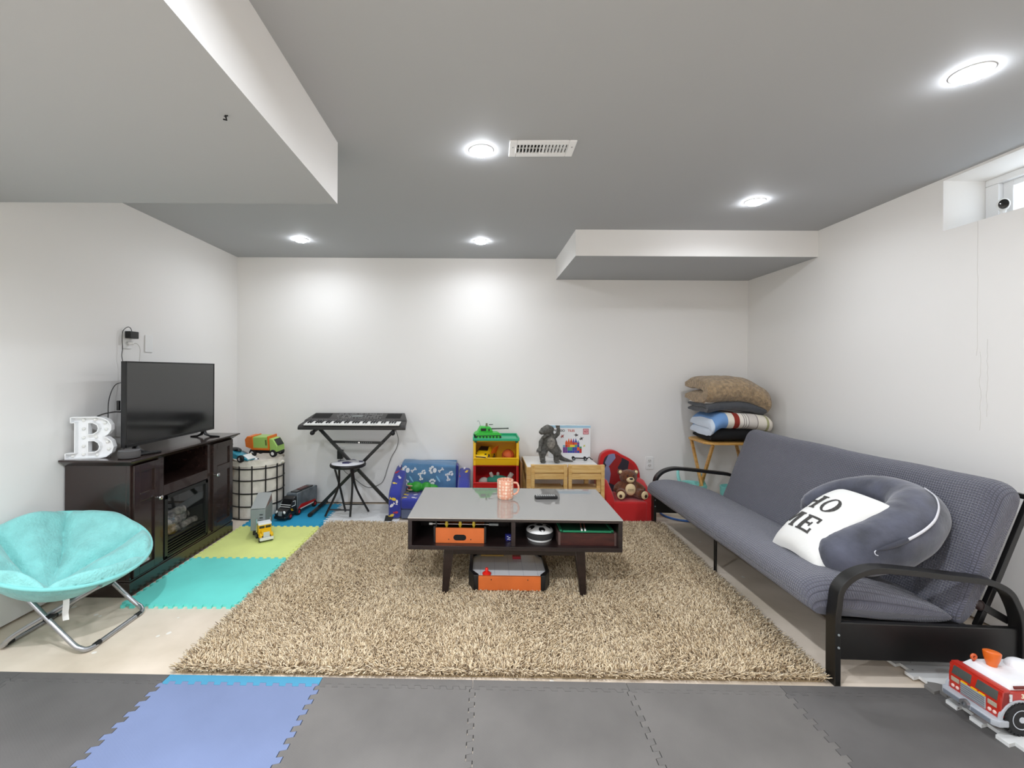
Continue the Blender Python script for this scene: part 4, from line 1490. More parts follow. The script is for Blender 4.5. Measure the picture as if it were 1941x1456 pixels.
st = thing('round_stool', 'black folding stool with white soccer print seat before the keyboard', 'stool', (-1.118, 3.855, 0.0005))
ZS = 0.442
MB().lathe([(0.001, ZS - 0.028), (0.135, ZS - 0.028), (0.147, ZS - 0.020), (0.150, ZS - 0.008), (0.146, ZS + 0.001), (0.136, ZS + 0.004)], seg=40, cap=False).build('seat_rim', M_BLACK, st)
MB().lathe([(0.137, ZS + 0.0035), (0.12, ZS + 0.009), (0.06, ZS + 0.013), (0.002, ZS + 0.014)], seg=40, cap=False).build('seat_pad', mat('white_vinyl', (234, 234, 238), 0.35), st)
M_NAVY = mat('navy_print', (36, 34, 92), 0.4)
for (cx, cy, r, a0) in ((0.0, -0.035, 0.046, 0.3), (-0.068, 0.045, 0.038, 0.1), (0.085, 0.03, 0.038, 1.1), (0.01, 0.085, 0.038, 0.2)):
    poly = [(cx + r * math.cos(a0 + 2 * PI * k / 5), cy + r * math.sin(a0 + 2 * PI * k / 5)) for k in range(5)]
    rr = math.hypot(cx, cy)
    zz = ZS + 0.014 - 0.010 * (rr / 0.137) ** 2
    MB().prism(poly, zz - 0.003, zz + 0.0012).build('navy_pentagon', M_NAVY, st)
g = MT + 0.009
for P in ([(-0.105, -0.03, ZS - 0.03), (-0.06, -0.02, 0.24), (-0.035, 0.05, g + 0.0), ], [(-0.055, -0.06, ZS - 0.03), (-0.07, -0.05, 0.24), (-0.158, -0.10, g)],
          [(0.045, -0.07, ZS - 0.03), (0.055, -0.06, 0.27), (0.05, -0.105, g)], [(0.05, -0.05, ZS - 0.03), (0.075, -0.02, 0.24), (0.165, 0.045, g)]):
    MB().tube(smoothpath(P, 8), 0.0092, 8).build('leg', M_BLACKMETAL, st)
MB().tube([(-0.138, -0.091, 0.075), (0.051, -0.098, 0.075)], 0.006, 8).build('front_rung', M_BLACKMETAL, st)
MB().tube([(-0.044, 0.028, 0.085), (0.142, 0.030, 0.085)], 0.006, 8).build('rear_rung', M_BLACKMETAL, st)

# ------------------------------------------------------------------ child sofa with blanket and plush
M_NVY = mat('royal_blue_fabric', (42, 52, 146), 0.85, sheen=0.3, bump=(60, 0.2, 0.006))
so = thing('kids_sofa', 'small royal blue kids foam sofa with colourful animal print', 'sofa', (-0.415, 3.92, 0.014))
SW = 0.335
mb = MB()
mb.prism([(-0.20, 0.0), (0.255, 0.0), (0.255, 0.33), (0.20, 0.37), (0.06, 0.34), (-0.06, 0.29), (-0.16, 0.24), (-0.20, 0.20)], -SW, -SW + 0.105, 'x')
mb.build('arm', M_NVY, so, bev=0.03, bseg=4)
mb = MB()
mb.prism([(-0.20, 0.0), (0.255, 0.0), (0.255, 0.31), (0.20, 0.345), (0.06, 0.32), (-0.06, 0.28), (-0.16, 0.23), (-0.20, 0.19)], SW - 0.105, SW, 'x')
mb.build('arm', M_NVY, so, bev=0.03, bseg=4)
MB().box(-SW + 0.105, SW - 0.105, 0.10, 0.25, 0.0, 0.385).build('backrest', M_NVY, so, bev=0.03, bseg=4)
MB().box(-SW + 0.102, SW - 0.102, -0.195, 0.12, 0.075, 0.165).build('seat_cushion', M_NVY, so, bev=0.022, bseg=3)
MB().box(-SW + 0.105, SW - 0.105, -0.19, 0.10, 0.0, 0.073).build('seat_base', mat('grey_blue_fabric', (88, 96, 120), 0.9), so, bev=0.01)
MB().prism([(-0.245, 0.0), (-0.19, 0.0), (-0.19, 0.028)], -SW - 0.02, -SW + 0.04, 'x').build('base_flap', M_BLACK, so)
fish = [mat('print_yellow', (226, 196, 66), 0.8), mat('print_white', (222, 218, 222), 0.8), mat('print_red', (176, 52, 66), 0.8)]


def arm_z(y, s=1.0):
    Y = [(-0.20, 0.20), (-0.16, 0.24), (-0.06, 0.29), (0.06, 0.34), (0.20, 0.37), (0.255, 0.33)]
    for (a, za), (b, zb_) in zip(Y, Y[1:]):
        if a <= y <= b:
            return za + (zb_ - za) * (y - a) / (b - a)
    return 0.2


rnd = random.Random(11)
spots = []
for k, (x, z) in enumerate(((-0.293, 0.165), (-0.30, 0.115), (-0.27, 0.055), (-0.305, 0.03), (-0.262, 0.14))):
    spots.append((Vector((x, -0.2008, z)), Vector((1, 0, 0)), Vector((0, 0, 1)), k))
for k, (x, y) in enumerate(((-0.30, -0.10), (-0.27, -0.03), (-0.305, 0.04), (-0.265, 0.10), (-0.30, 0.16), (0.27, 0.02), (0.30, 0.10), (0.28, 0.17))):
    z = arm_z(y) + (0.001 if x < 0 else -0.021)
    dz = (arm_z(y + 0.02) - arm_z(y - 0.02)) / 0.04
    spots.append((Vector((x, y, z)), Vector((1, 0, 0)), Vector((0, 1, dz)).normalized(), k))
for k in range(16):
    x = -0.205 + (k % 6) * 0.075 + rnd.uniform(-0.01, 0.01)
    y = -0.155 + (k // 6) * 0.09
    spots.append((Vector((x, y, 0.1655)), Vector((1, 0, 0)), Vector((0, 1, 0)), k))
for (p, a, b, k) in spots:
    n_ = a.cross(b)
    s_ = rnd.uniform(0.9, 1.3)
    th = rnd.uniform(0, 6.28)
    poly = [(0.022, 0), (0.012, 0.009), (-0.004, 0.009), (-0.012, 0.002), (-0.022, 0.010), (-0.022, -0.010), (-0.012, -0.002), (-0.004, -0.009), (0.012, -0.009)]
    pp = [(s_ * (x * math.cos(th) - y * math.sin(th)), s_ * (x * math.sin(th) + y * math.cos(th))) for x, y in poly]
    mb = MB(basis(p, a, b, n_))
    mb.prism(pp, -0.001, 0.0012)
    mb.build('fish_print', fish[k % 3], so, smooth=False)

M_THROW = mat('blue_throw', (86, 130, 170), 0.9, sheen=0.3, noise_=(6, 0.10), bump=(30, 0.3, 0.006))
tb = thing('paw_print_blanket', 'blue throw blanket with white paws and bones over the sofa back', 'blanket', (-0.415, 3.92, 0.014))


def throw(u, v):
    x = -0.268 + 0.475 * u
    s_ = v * 0.50
    # front drop, top, rear drop
    if s_ < 0.22:
        y, z = 0.084 + 0.004 * math.sin(s_ * 40 + x * 9), 0.178 + s_
    elif s_ < 0.395:
        t = (s_ - 0.22) / 0.175
        y, z = 0.084 + t * 0.176, 0.397 + 0.010 * math.sin(PI * t)
    else:
        y, z = 0.262, 0.397 - (s_ - 0.395)
    sag = 0.006 * noise.noise(Vector((x * 7, s_ * 8, 0.4)))
    return (x, y - abs(sag) * (1 if s_ < 0.22 else 0), z + sag * (1 if 0.2 < s_ < 0.4 else 0) - 0.022 * (u if s_ < 0.4 else 0))


mb = MB()
mb.grid(throw, 40, 40)
o = mb.build('cloth', M_THROW, tb, ang=60)
sd = o.modifiers.new('thickness', 'SOLIDIFY')
sd.thickness = 0.006
sd.offset = 1
M_PRN = mat('white_print', (226, 228, 232), 0.9)
M_PRL = mat('pale_blue_print', (134, 186, 216), 0.9)


def motif(polys, cx, cz, sc, th, m, nm):
    mb = MB()
    for pl in polys:
        q = [(cx + sc * (x * math.cos(th) - y * math.sin(th)), cz + sc * (x * math.sin(th) + y * math.cos(th))) for x, y in pl]
        mb.prism(q, 0.0705, 0.0735, 'y')
    mb.build(nm, m, tb, smooth=False)


paw = [circ(0, -0.012, 0.017, 12, 0.013), circ(-0.019, 0.008, 0.008, 10, 0.010), circ(-0.007, 0.018, 0.008, 10, 0.010), circ(0.008, 0.018, 0.008, 10, 0.010), circ(0.020, 0.007, 0.008, 10, 0.010)]
bone = [[(-0.016, 0.005), (0.016, 0.005), (0.016, -0.005), (-0.016, -0.005)], circ(-0.018, 0.006, 0.007, 10), circ(-0.018, -0.006, 0.007, 10), circ(0.018, 0.006, 0.007, 10), circ(0.018, -0.006, 0.007, 10)]
leaf = [circ(0, 0, 0.032, 16, 0.007)]
for (x, z, s_, th) in ((-0.232, 0.345, 1.3, 1.4), (0.005, 0.345, 1.3, 1.4), (-0.235, 0.235, 1.05, 0.1), (0.000, 0.24, 1.05, 0.1), (-0.075, 0.325, 0.8, 0.9), (0.165, 0.315, 0.8, 0.9)):
    motif(paw, x, z, s_, th, M_PRN, 'paw_print')
for (x, z, s_, th) in ((-0.165, 0.345, 1.05, 0.6), (0.075, 0.345, 1.05, 0.6), (-0.105, 0.288, 1.35, -1.3), (0.135, 0.283, 1.35, -1.3)):
    motif(bone, x, z, s_, th, M_PRN, 'bone_print')
for (x, z) in ((-0.185, 0.265), (0.05, 0.268)):
    motif(leaf, x, z, 1.0, -1.0, M_PRL, 'leaf_print')

gp = thing('green_dinosaur_toy', 'green open-mouthed dinosaur toy lying on the kids sofa seat', 'toy animal', (-0.545, 3.925, 0.181))
M_GDIN = mat('toy_green', (46, 148, 44), 0.45)
mb = MB()
mb.ell((0.0, 0, 0.048), (0.055, 0.045, 0.046), 16, 10)
mb.ell((-0.052, 0, 0.062), (0.032, 0.03, 0.020), 12, 8, rot=Euler((0, 0.35, 0)))
mb.ell((-0.045, 0, 0.024), (0.034, 0.028, 0.014), 12, 8, rot=Euler((0, -0.25, 0)))
mb.ell((0.085, 0.005, 0.045), (0.048, 0.045, 0.044), 14, 10)
mb.ell((0.14, 0.01, 0.035), (0.05, 0.035, 0.033), 12, 8)
mb.build('body', M_GDIN, gp, remesh=0.005)
MB().ell((-0.045, 0, 0.042), (0.028, 0.024, 0.016), 12, 8).build('open_mouth', mat('mouth_red', (150, 36, 30), 0.5), gp)
mb = MB()
mb.tube([(-0.03, -0.028, 0.028), (-0.06, -0.026, 0.026), (-0.078, -0.01, 0.030), (-0.078, 0.01, 0.030)], 0.0045, 8)
mb.tube([(-0.03, -0.03, 0.062), (-0.06, -0.028, 0.062), (-0.082, -0.01, 0.064), (-0.082, 0.01, 0.064)], 0.0045, 8)
mb.build('teeth_row', mat('peach_plastic', (226, 172, 150), 0.45), gp)

# ------------------------------------------------------------------ toy organiser
og = thing('toy_organizer', 'stacked plastic toy bins, green tray over yellow and red bins', 'toy organizer', (0.14, 3.87, 0.0005))
BW, BD = 0.195, 0.27


def bin_(z0, m, name):
    mb = MB()
    h = 0.208
    t = 0.012
    mb.box(-BW, -BW + t, 0.02, BD, z0, z0 + h)
    mb.box(BW - t, BW, 0.02, BD, z0, z0 + h)
    mb.box(-BW, BW, BD - t, BD, z0, z0 + h)
    mb.box(-BW, BW, 0.0, BD, z0, z0 + t)
    mb.box(-BW, BW, 0.02, BD, z0 + h - t, z0 + h)
    # front lip and cheeks
    mb.hexa([(-BW, 0.0, z0), (BW, 0.0, z0), (BW, 0.012, z0), (-BW, 0.012, z0), (-BW, -0.014, z0 + 0.062), (BW, -0.014, z0 + 0.062), (BW, 0.006, z0 + 0.062), (-BW, 0.006, z0 + 0.062)])
    mb.box(-BW + 0.01, BW - 0.01, -0.02, 0.0, z0 + 0.058, z0 + 0.068)
    for sx in (-1, 1):
        mb.prism([(-0.012, z0), (0.03, z0), (0.03, z0 + h), (0.0, z0 + h)], sx * BW - 0.022 * (sx > 0), sx * BW + 0.022 * (sx < 0), 'x')
    return mb.build(name, m, og, bev=0.004)


bin_(0.008, M_GREEN, 'lower_bin')
bin_(0.218, M_RED, 'middle_bin')
bin_(0.428, M_YEL, 'upper_bin')
mb = MB()
mb.box(-BW - 0.004, BW + 0.004, -0.012, BD, 0.638, 0.650)
mb.box(-BW - 0.004, -BW + 0.008, -0.012, BD, 0.65, 0.668)
mb.box(BW - 0.008, BW + 0.004, -0.012, BD, 0.65, 0.668)
mb.box(-BW - 0.004, BW + 0.004, BD - 0.012, BD, 0.65, 0.668)
mb.box(-BW - 0.004, BW + 0.004, -0.014, 0.0, 0.638, 0.660)
mb.build('top_tray', mat('tray_green', (44, 172, 124), 0.35), og, bev=0.004)
for sx in (-1, 1):
    MB().box(sx * 0.175 - 0.011, sx * 0.175 + 0.011, -0.008, 0.012, 0.622, 0.639).build('tray_clip', mat('dark_green', (20, 92, 62), 0.4), og, bev=0.002)

tk = thing('toy_tank', 'bright green toy army tank on the organizer top tray', 'toy tank', (0.068, 3.955, 0.6515), math.radians(8))
M_TNK = mat('tank_green', (56, 190, 62), 0.4)
MB().prism([(-0.105, 0.018), (0.10, 0.018), (0.118, 0.032), (0.09, 0.05), (-0.095, 0.055), (-0.115, 0.04)], -0.058, 0.058, 'y').build('hull', M_TNK, tk, bev=0.004)
MB().prism([(-0.09, 0.054), (0.045, 0.054), (0.02, 0.098), (-0.065, 0.102)], -0.042, 0.042, 'y').build('turret', M_TNK, tk, bev=0.005)
MB().tube([(0.03, 0.0, 0.078), (0.16, 0, 0.08), (0.185, 0, 0.08)], [0.006, 0.005, 0.0065], 10).build('gun_barrel', mat('gun_grey', (84, 88, 84), 0.4), tk)
MB().cyl((-0.01, -0.01, 0.098), (-0.01, -0.01, 0.128), 0.010, 0.008, 12).build('hatch_figure', mat('olive_plastic', (122, 124, 96), 0.5), tk)
mb = MB()
mb.tube([(0.01, -0.01, 0.115), (0.045, -0.012, 0.116)], 0.003, 6)
mb.build('machine_gun', M_BLACK, tk)
MB().tube(smoothpath([(-0.06, 0.02, 0.1), (-0.068, 0.02, 0.13), (-0.08, 0.02, 0.148), (-0.088, 0.02, 0.138)], 5), 0.0018, 6).build('antenna', M_GREY, tk)
MB().box(-0.065, -0.02, -0.0475, -0.03, 0.066, 0.086).build('side_window', M_BLACK, tk)
MB().box(0.0, 0.012, -0.0435, -0.03, 0.064, 0.082).build('side_slot', M_BLACK, tk)
for sy in (-1, 1):
    tr_ = MB().prism(rrect(-0.115, 0.11, 0.0, 0.028, 0.0135), sy * 0.058 - 0.011, sy * 0.058 + 0.011, 'y').build('track', mat('track_dark', (24, 60, 30), 0.6), tk, bev=0.002)
    for k in range(7):
        MB().cyl((-0.09 + 0.029 * k, sy * 0.058 - 0.013, 0.014), (-0.09 + 0.029 * k, sy * 0.058 + 0.013, 0.014), 0.0095, seg=12).build('road_wheel', M_TNK, tr_)

yc = thing('toy_sports_car', 'yellow toy sports car with raised door in the upper bin', 'toy car', (0.045, 3.985, 0.4405), math.radians(-108))
yc.rotation_euler = (0, math.radians(-7), math.radians(-108))
yc.location.z = 0.462
M_YCAR = mat('car_yellow', (240, 196, 24), 0.2, coat=0.7)
mb = MB()
pr = [(-0.125, 0.022), (-0.13, 0.06), (-0.10, 0.075), (-0.05, 0.105), (0.005, 0.105), (0.055, 0.072), (0.115, 0.052), (0.135, 0.035), (0.135, 0.018)]
mb.rings([[(x * sx_, y, 0.018 + (z - 0.018) * zz) for x, z in pr] for y, sx_, zz in ((-0.062, 0.94, 0.55), (-0.058, 0.98, 0.72), (-0.04, 1, 1), (0.04, 1, 1), (0.058, 0.98, 0.72), (0.062, 0.94, 0.55))])
mb.build('body', M_YCAR, yc, ang=30)
MB().hexa([(0.062, -0.043, 0.076), (0.065, -0.043, 0.078), (0.065, 0.043, 0.078), (0.062, 0.043, 0.076), (0.008, -0.036, 0.108), (0.011, -0.036, 0.110), (0.011, 0.036, 0.110), (0.008, 0.036, 0.108)]).build('windshield', M_GLASSDARK, yc)
MB().box(-0.05, 0.005, -0.037, 0.037, 0.1035, 0.1075).build('roof_glass', M_GLASSDARK, yc, bev=0.002)
MB().hexa([(0.03, 0.062, 0.05), (0.035, 0.066, 0.05), (-0.045, 0.09, 0.055), (-0.05, 0.086, 0.055), (0.01, 0.075, 0.098), (0.015, 0.079, 0.098), (-0.05, 0.11, 0.12), (-0.055, 0.106, 0.12)]).build('open_door', M_ORANGE, yc, bev=0.002)
MB().box(0.13, 0.139, -0.05, 0.05, 0.018, 0.026).build('front_splitter', M_BLACK, yc, bev=0.002)
for sy in (-1, 1):
    MB().ell((0.118, sy * 0.042, 0.048), (0.014, 0.010, 0.006), 10, 6).build('headlight', M_BLACK, yc)
for wx in (-0.082, 0.085):
    for sy in (-1, 1):
        wheel(None, yc, (wx, sy * 0.054, 0.024), 0.024, 0.02, 'y', M_RUBBER, M_GREY)

bb = thing('toy_basketball', 'small orange basketball in the upper yellow bin', 'ball', (0.247, 3.955, 0.4405))
MB().ell((0, 0, 0.056), 0.055, 28, 18).build('ball', mat('basketball', (214, 96, 40), 0.6, bump=(300, 0.4, 0.002)), bb)
mb = MB()
rb = 0.0554
for R in (Euler((0.3, 0.2, 0.4)).to_matrix(), Euler((1.57, 0.5, 0.4)).to_matrix(), Euler((0.3, 1.57, 0.9)).to_matrix()):
    mb.tube([R @ Vector((rb * math.cos(2 * PI * k / 40), rb * math.sin(2 * PI * k / 40), 0)) + Vector((0, 0, 0.056)) for k in range(40)], 0.0011, 5, closed=True)
mb.build('seam', M_BLACK, bb)

pl = thing('plush_rabbit', 'grey plush toy in a teal shirt lying in the red bin', 'plush toy', (0.14, 3.955, 0.2305))
M_PGR = mat('plush_grey', (186, 176, 166), 0.95, bump=(140, 0.5, 0.006))
mb = MB()
mb.ell((-0.105, -0.01, 0.045), (0.045, 0.034, 0.034), 14, 10, rot=Euler((0, -0.35, 0)))
mb.tube([(-0.10, 0.01, 0.05), (-0.15, 0.0, 0.022)], [0.02, 0.012], 8)
mb.tube([(-0.03, -0.02, 0.085), (-0.045, -0.035, 0.125)], [0.017, 0.016], 8)
mb.tube([(0.02, 0.0, 0.085), (0.02, -0.02, 0.122)], [0.015, 0.014], 8)
mb.tube([(0.10, -0.02, 0.05), (0.142, -0.03, 0.12)], [0.02, 0.022], 8)
mb.tube([(0.10, -0.03, 0.045), (0.15, -0.045, 0.045)], [0.02, 0.022], 8)
mb.build('body', M_PGR, pl, remesh=0.005)
MB().ell((0.02, -0.01, 0.052), (0.105, 0.052, 0.046), 18, 12).build('shirt', mat('teal_jersey', (52, 130, 108), 0.9, bump=(60, 0.3, 0.006)), pl)
MB().ell((-0.025, -0.058, 0.026), (0.022, 0.014, 0.02), 12, 8).build('paw', mat('cream_plush', (214, 202, 184), 0.95), pl)
MB().ell((-0.135, -0.028, 0.022), (0.032, 0.016, 0.014), 12, 8).build('blue_snout', mat('light_blue_plush', (104, 172, 212), 0.8), pl)

bw = thing('wooden_board', 'brown wooden board standing between the toy bins and kids table', 'board', (0.352, 3.93, 0.0005))
MB().box(-0.007, 0.007, -0.14, 0.19, 0, 0.47).build('panel', wood('brown_board', (142, 100, 58), (112, 76, 42), 0.5, 4, (14, 14, 2)), bw, bev=0.002)

# ------------------------------------------------------------------ kids table, chairs and the things on it
ktb = thing('kids_table', 'pine kids table with white top behind the two small chairs', 'table', (0.685, 3.91, 0.0005))
kw2, kd2, kh = 0.305, 0.235, 0.455
for sx in (-1, 1):
    for sy in (-1, 1):
        MB().box(sx * (kw2 - 0.021) - 0.019, sx * (kw2 - 0.021) + 0.019, sy * (kd2 - 0.02) - 0.018, sy * (kd2 - 0.02) + 0.018, 0, kh - 0.001).build('leg', M_PINE, ktb, bev=0.003)
for sy in (-1, 1):
    MB().box(-kw2 + 0.04, kw2 - 0.04, sy * (kd2 - 0.014) - 0.010, sy * (kd2 - 0.014) + 0.010, kh - 0.075, kh).build('apron', M_PINEX, ktb, bev=0.002)
for sx in (-1, 1):
    MB().box(sx * (kw2 - 0.014) - 0.010, sx * (kw2 - 0.014) + 0.010, -kd2 + 0.038, kd2 - 0.038, kh - 0.075, kh).build('apron', M_PINE, ktb, bev=0.002)
MB().box(-kw2 + 0.008, kw2 - 0.008, -kd2 + 0.008, kd2 - 0.008, kh - 0.006, kh + 0.004).build('tabletop', mat('white_laminate', (236, 234, 230), 0.3), ktb, bev=0.002)


def kid_chair(x, label):
    t = thing('kids_chair', label, 'chair', (x, 3.585, 0.0005), 0, 'small pine chairs at the kids table')
    hw = 0.142
    for sx in (-1, 1):
        MB().box(sx * (hw - 0.014) - 0.014, sx * (hw - 0.014) + 0.014, -0.035, -0.005, 0, 0.50).build('rear_leg', M_PINE, t, bev=0.003)
        MB().box(sx * (hw - 0.014) - 0.014, sx * (hw - 0.014) + 0.014, 0.215, 0.245, 0, 0.275).build('front_leg', M_PINE, t, bev=0.003)
        MB().box(sx * (hw - 0.014) - 0.009, sx * (hw - 0.014) + 0.009, -0.006, 0.216, 0.225, 0.27).build('side_rail', M_PINE, t, bev=0.002)
    MB().box(-hw + 0.027, hw - 0.027, -0.032, -0.010, 0.437, 0.499).build('top_rail', M_PINEX, t, bev=0.003)
    MB().box(-hw + 0.027, hw - 0.027, -0.030, -0.012, 0.385, 0.428).build('lower_rail', M_PINEX, t, bev=0.003)
    MB().box(-hw + 0.006, hw - 0.006, -0.003, 0.235, 0.276, 0.288).build('seat', mat('seat_board', (214, 180, 124), 0.5, noise_=(5, 0.08)), t, bev=0.003)
    return t


kc = kid_chair(0.546, 'small pine kids chair beside the toy bins')
dup(kc, (0.838, 3.585, 0.0005), 0, 'small pine kids chair next to the red armchair', 'small pine chairs at the kids table')

M_DINO = mat('dino_grey', (92, 90, 84), 0.6, noise_=(45, 0.4), bump=(160, 0.8, 0.008))
dn = thing('toy_dinosaur', 'grey standing dinosaur figure on the kids table', 'toy animal', (0.594, 3.855, 0.4602))
dn.scale = (1.2, 1.1, 1.04)
mb = MB()
mb.tube([(0.01, 0.01, 0.10), (0.005, 0.01, 0.15), (0.0, 0.0, 0.19), (-0.002, -0.005, 0.225), (-0.008, -0.015, 0.25)], [0.042, 0.052, 0.045, 0.034, 0.03], 14)
# head turned to one side, jaws open
mb.tube([(0.008, -0.004, 0.264), (-0.016, -0.022, 0.274), (-0.050, -0.046, 0.262), (-0.074, -0.060, 0.246)], [0.032, 0.038, 0.029, 0.016], 12)
mb.tube([(-0.004, -0.014, 0.240), (-0.032, -0.038, 0.222), (-0.058, -0.056, 0.208)], [0.020, 0.017, 0.010], 10)
mb.tube([(-0.012, -0.006, 0.288), (-0.026, -0.022, 0.297)], [0.014, 0.006], 8)
mb.tube([(0.036, 0.004, 0.210), (0.058, -0.006, 0.235), (0.060, -0.012, 0.275), (0.056, -0.014, 0.288)], [0.020, 0.016, 0.013, 0.013], 8)
for k in (-1, 0, 1):
    mb.tube([(0.056 + k * 0.008, -0.014, 0.286), (0.054 + k * 0.012, -0.020, 0.302), (0.050 + k * 0.012, -0.026, 0.304)], [0.0062, 0.005, 0.003], 6)
mb.tube([(-0.036, 0.0, 0.205), (-0.062, -0.01, 0.168), (-0.070, -0.030, 0.132), (-0.078, -0.046, 0.118)], [0.020, 0.018, 0.013, 0.010], 8)
for k in (-1, 0, 1):
    mb.tube([(-0.078 + k * 0.009, -0.044, 0.120), (-0.084 + k * 0.013, -0.056, 0.102), (-0.080 + k * 0.012, -0.054, 0.086)], [0.0062, 0.005, 0.003], 6)
for sx in (-1, 1):
    mb.tube([(sx * 0.03, 0.01, 0.125), (sx * 0.052, -0.012, 0.085), (sx * 0.050, 0.012, 0.042), (sx * 0.048, 0.0, 0.014)], [0.036, 0.034, 0.021, 0.020], 10)
    mb.ell((sx * 0.049, -0.018, 0.011), (0.022, 0.036, 0.011), 10, 8)
mb.tube(smoothpath([(0.02, 0.03, 0.11), (0.06, 0.06, 0.06), (0.09, 0.05, 0.025), (0.13, 0.02, 0.014), (0.165, -0.005, 0.009)], 4), [0.034 - 0.0018 * k for k in range(17)], 10)
mb.build('body', M_DINO, dn, remesh=0.0034, smooth_it=2)
MB().tube([(-0.002, -0.012, 0.252), (-0.024, -0.030, 0.246), (-0.038, -0.042, 0.238)], [0.017, 0.014, 0.006], 8).build('mouth', mat('dino_mouth', (126, 30, 42), 0.5), dn)
MB().ell((0.004, -0.046, 0.165), (0.030, 0.012, 0.048), 12, 8).build('belly_plate', mat('belly_grey', (132, 128, 120), 0.6, noise_=(60, 0.3), bump=(120, 0.6, 0.006)), dn)
mb = MB()
for k in range(7):
    z = 0.11 + k * 0.025
    y = 0.052 - k * 0.003 if k > 1 else 0.06
    MBs = None
    mb.prism([(y - 0.01, z - 0.012), (y + 0.018, z + 0.012), (y - 0.01, z + 0.014)], -0.003 + 0.004, 0.003 + 0.004, 'x')
mb.build('back_spine', M_DINO, dn, kind='stuff')

bx = thing('toy_box', 'white building-tile toy box with colourful castle picture by the back wall', 'box', (0.805, 4.085, 0.4602), math.radians(-1))
BWb, BHb = 0.185, 0.29
MB().box(-BWb, BWb, -0.03, 0.03, 0, BHb).build('carton', mat('box_white', (232, 232, 232), 0.35), bx, bev=0.001)
MB().box(-BWb, BWb, -0.0306, -0.0300, BHb - 0.022, BHb).build('blue_band', mat('pale_blue_card', (168, 204, 224), 0.4), bx)
MB().tube(smoothpath([(-0.045, -0.026, BHb + 0.0), (-0.03, -0.026, BHb + 0.006), (0.03, -0.026, BHb + 0.006), (0.045, -0.026, BHb + 0.0)], 4), 0.004, 8, flat=0.4).build('carry_handle', M_WHITE, bx)
FB = basis((0, -0.0304, 0), (1, 0, 0), (0, 0, 1), (0, -1, 0))
text('lettering', 'PICASSO', 0.027, mat('print_black', (30, 28, 30), 0.5), bx, FB @ Matrix.Translation((-0.096, 0.243, 0)), 0.0004, 0.0007, 1.0)
text('lettering', 'TILES', 0.027, mat('print_orange', (196, 74, 56), 0.5), bx, FB @ Matrix.Translation((0.012, 0.243, 0)), 0.0004, 0.0007, 1.0)
mb = MB()
mb.box(0.118, 0.168, -0.0312, -0.0302, 0.212, 0.262)
mb.build('count_badge', mat('badge_red', (172, 62, 74), 0.5), bx)
MB().box(0.123, 0.163, -0.0316, -0.031, 0.217, 0.257).build('badge_face', mat('badge_pink', (232, 176, 180), 0.5), bx)
text('lettering', '60', 0.032, mat('badge_ink', (176, 70, 84), 0.5), bx, FB @ Matrix.Translation((0.143, 0.237, 0.0014)), 0.0003, 0.0006)
pcol = {'o': (226, 92, 36), 'y': (240, 204, 52), 'r': (196, 48, 40), 'p': (116, 66, 140), 'b': (52, 72, 160), 'g': (70, 158, 110), 't': (120, 176, 190)}
pm = {k: mat('tile_' + k, c, 0.4) for k, c in pcol.items()}
cells = []
for i, k in enumerate('ooorop'):
    cells.append((-0.04 + i * 0.021, 0.118, 0.021, 0.021, k))
for i, k in enumerate('royygb'):
    cells.append((-0.04 + i * 0.021, 0.097, 0.021, 0.021, k))
for i, k in enumerate('pggbbo'):
    cells.append((-0.04 + i * 0.021, 0.066, 0.021, 0.031, k))
for i, k in enumerate('pbbbpb'):
    cells.append((-0.04 + i * 0.021, 0.045, 0.021, 0.021, k))
cells += [(-0.061, 0.045, 0.021, 0.05, 'p'), (-0.061, 0.095, 0.021, 0.02, 't'), (0.086, 0.045, 0.021, 0.04, 'r'), (0.086, 0.085, 0.021, 0.018, 'g')]
for (x, z, ww, hh, k) in cells:
    MB().box(x + 0.0005, x + ww - 0.0005, -0.0312, -0.0302, z + 0.0005, z + hh - 0.0005).build('printed_tile', pm[k], bx, smooth=False)
for i, k in enumerate('oorpbt'):
    x = -0.04 + i * 0.021
    MB().prism([(x, 0.139), (x + 0.021, 0.139), (x + 0.0105, 0.178 if 0 < i < 5 else 0.160)], -0.0312, -0.0302, 'y').build('printed_spire', pm[k], bx, smooth=False)
for (x, z, th, c) in ((-0.065, 0.195, 0.7, (150, 60, 50)), (0.055, 0.205, 3.1, (70, 60, 60)), (0.105, 0.175, 0.5, (52, 44, 46)), (0.13, 0.11, 0.9, (190, 190, 70))):
    pts = [(0.03, 0), (0.006, 0.006), (0.0, 0.024), (-0.008, 0.006), (-0.026, 0.010), (-0.022, 0), (-0.026, -0.010), (-0.008, -0.006), (0.0, -0.024), (0.006, -0.006)]
    s_ = 0.75 if z > 0.12 else 0.5
    MB().prism([(x + s_ * (a * math.cos(th) - b * math.sin(th)), z + s_ * (a * math.sin(th) + b * math.cos(th))) for a, b in pts], -0.0312, -0.0302, 'y').build('printed_plane', mat('plane_print', c, 0.5), bx, smooth=False)

cc = thing('toy_car_chassis', 'small black toy car chassis lying before the toy box', 'toy car', (0.875, 3.96, 0.4602), math.radians(-6))
MB().box(-0.06, 0.07, -0.012, 0.012, 0.012, 0.02).build('frame_bar', M_BLACK, cc, bev=0.002)
for wx in (-0.055, 0.045):
    for sy in (-1, 1):
        wheel(None, cc, (wx, sy * 0.022, 0.014), 0.014, 0.014, 'y', M_RUBBER, M_GREY)
MB().tube(smoothpath([(0.06, 0, 0.016), (0.08, 0.0, 0.026), (0.095, 0, 0.012), (0.11, 0, 0.006)], 5), 0.004, 8).build('tow_hook', M_BLACK, cc)

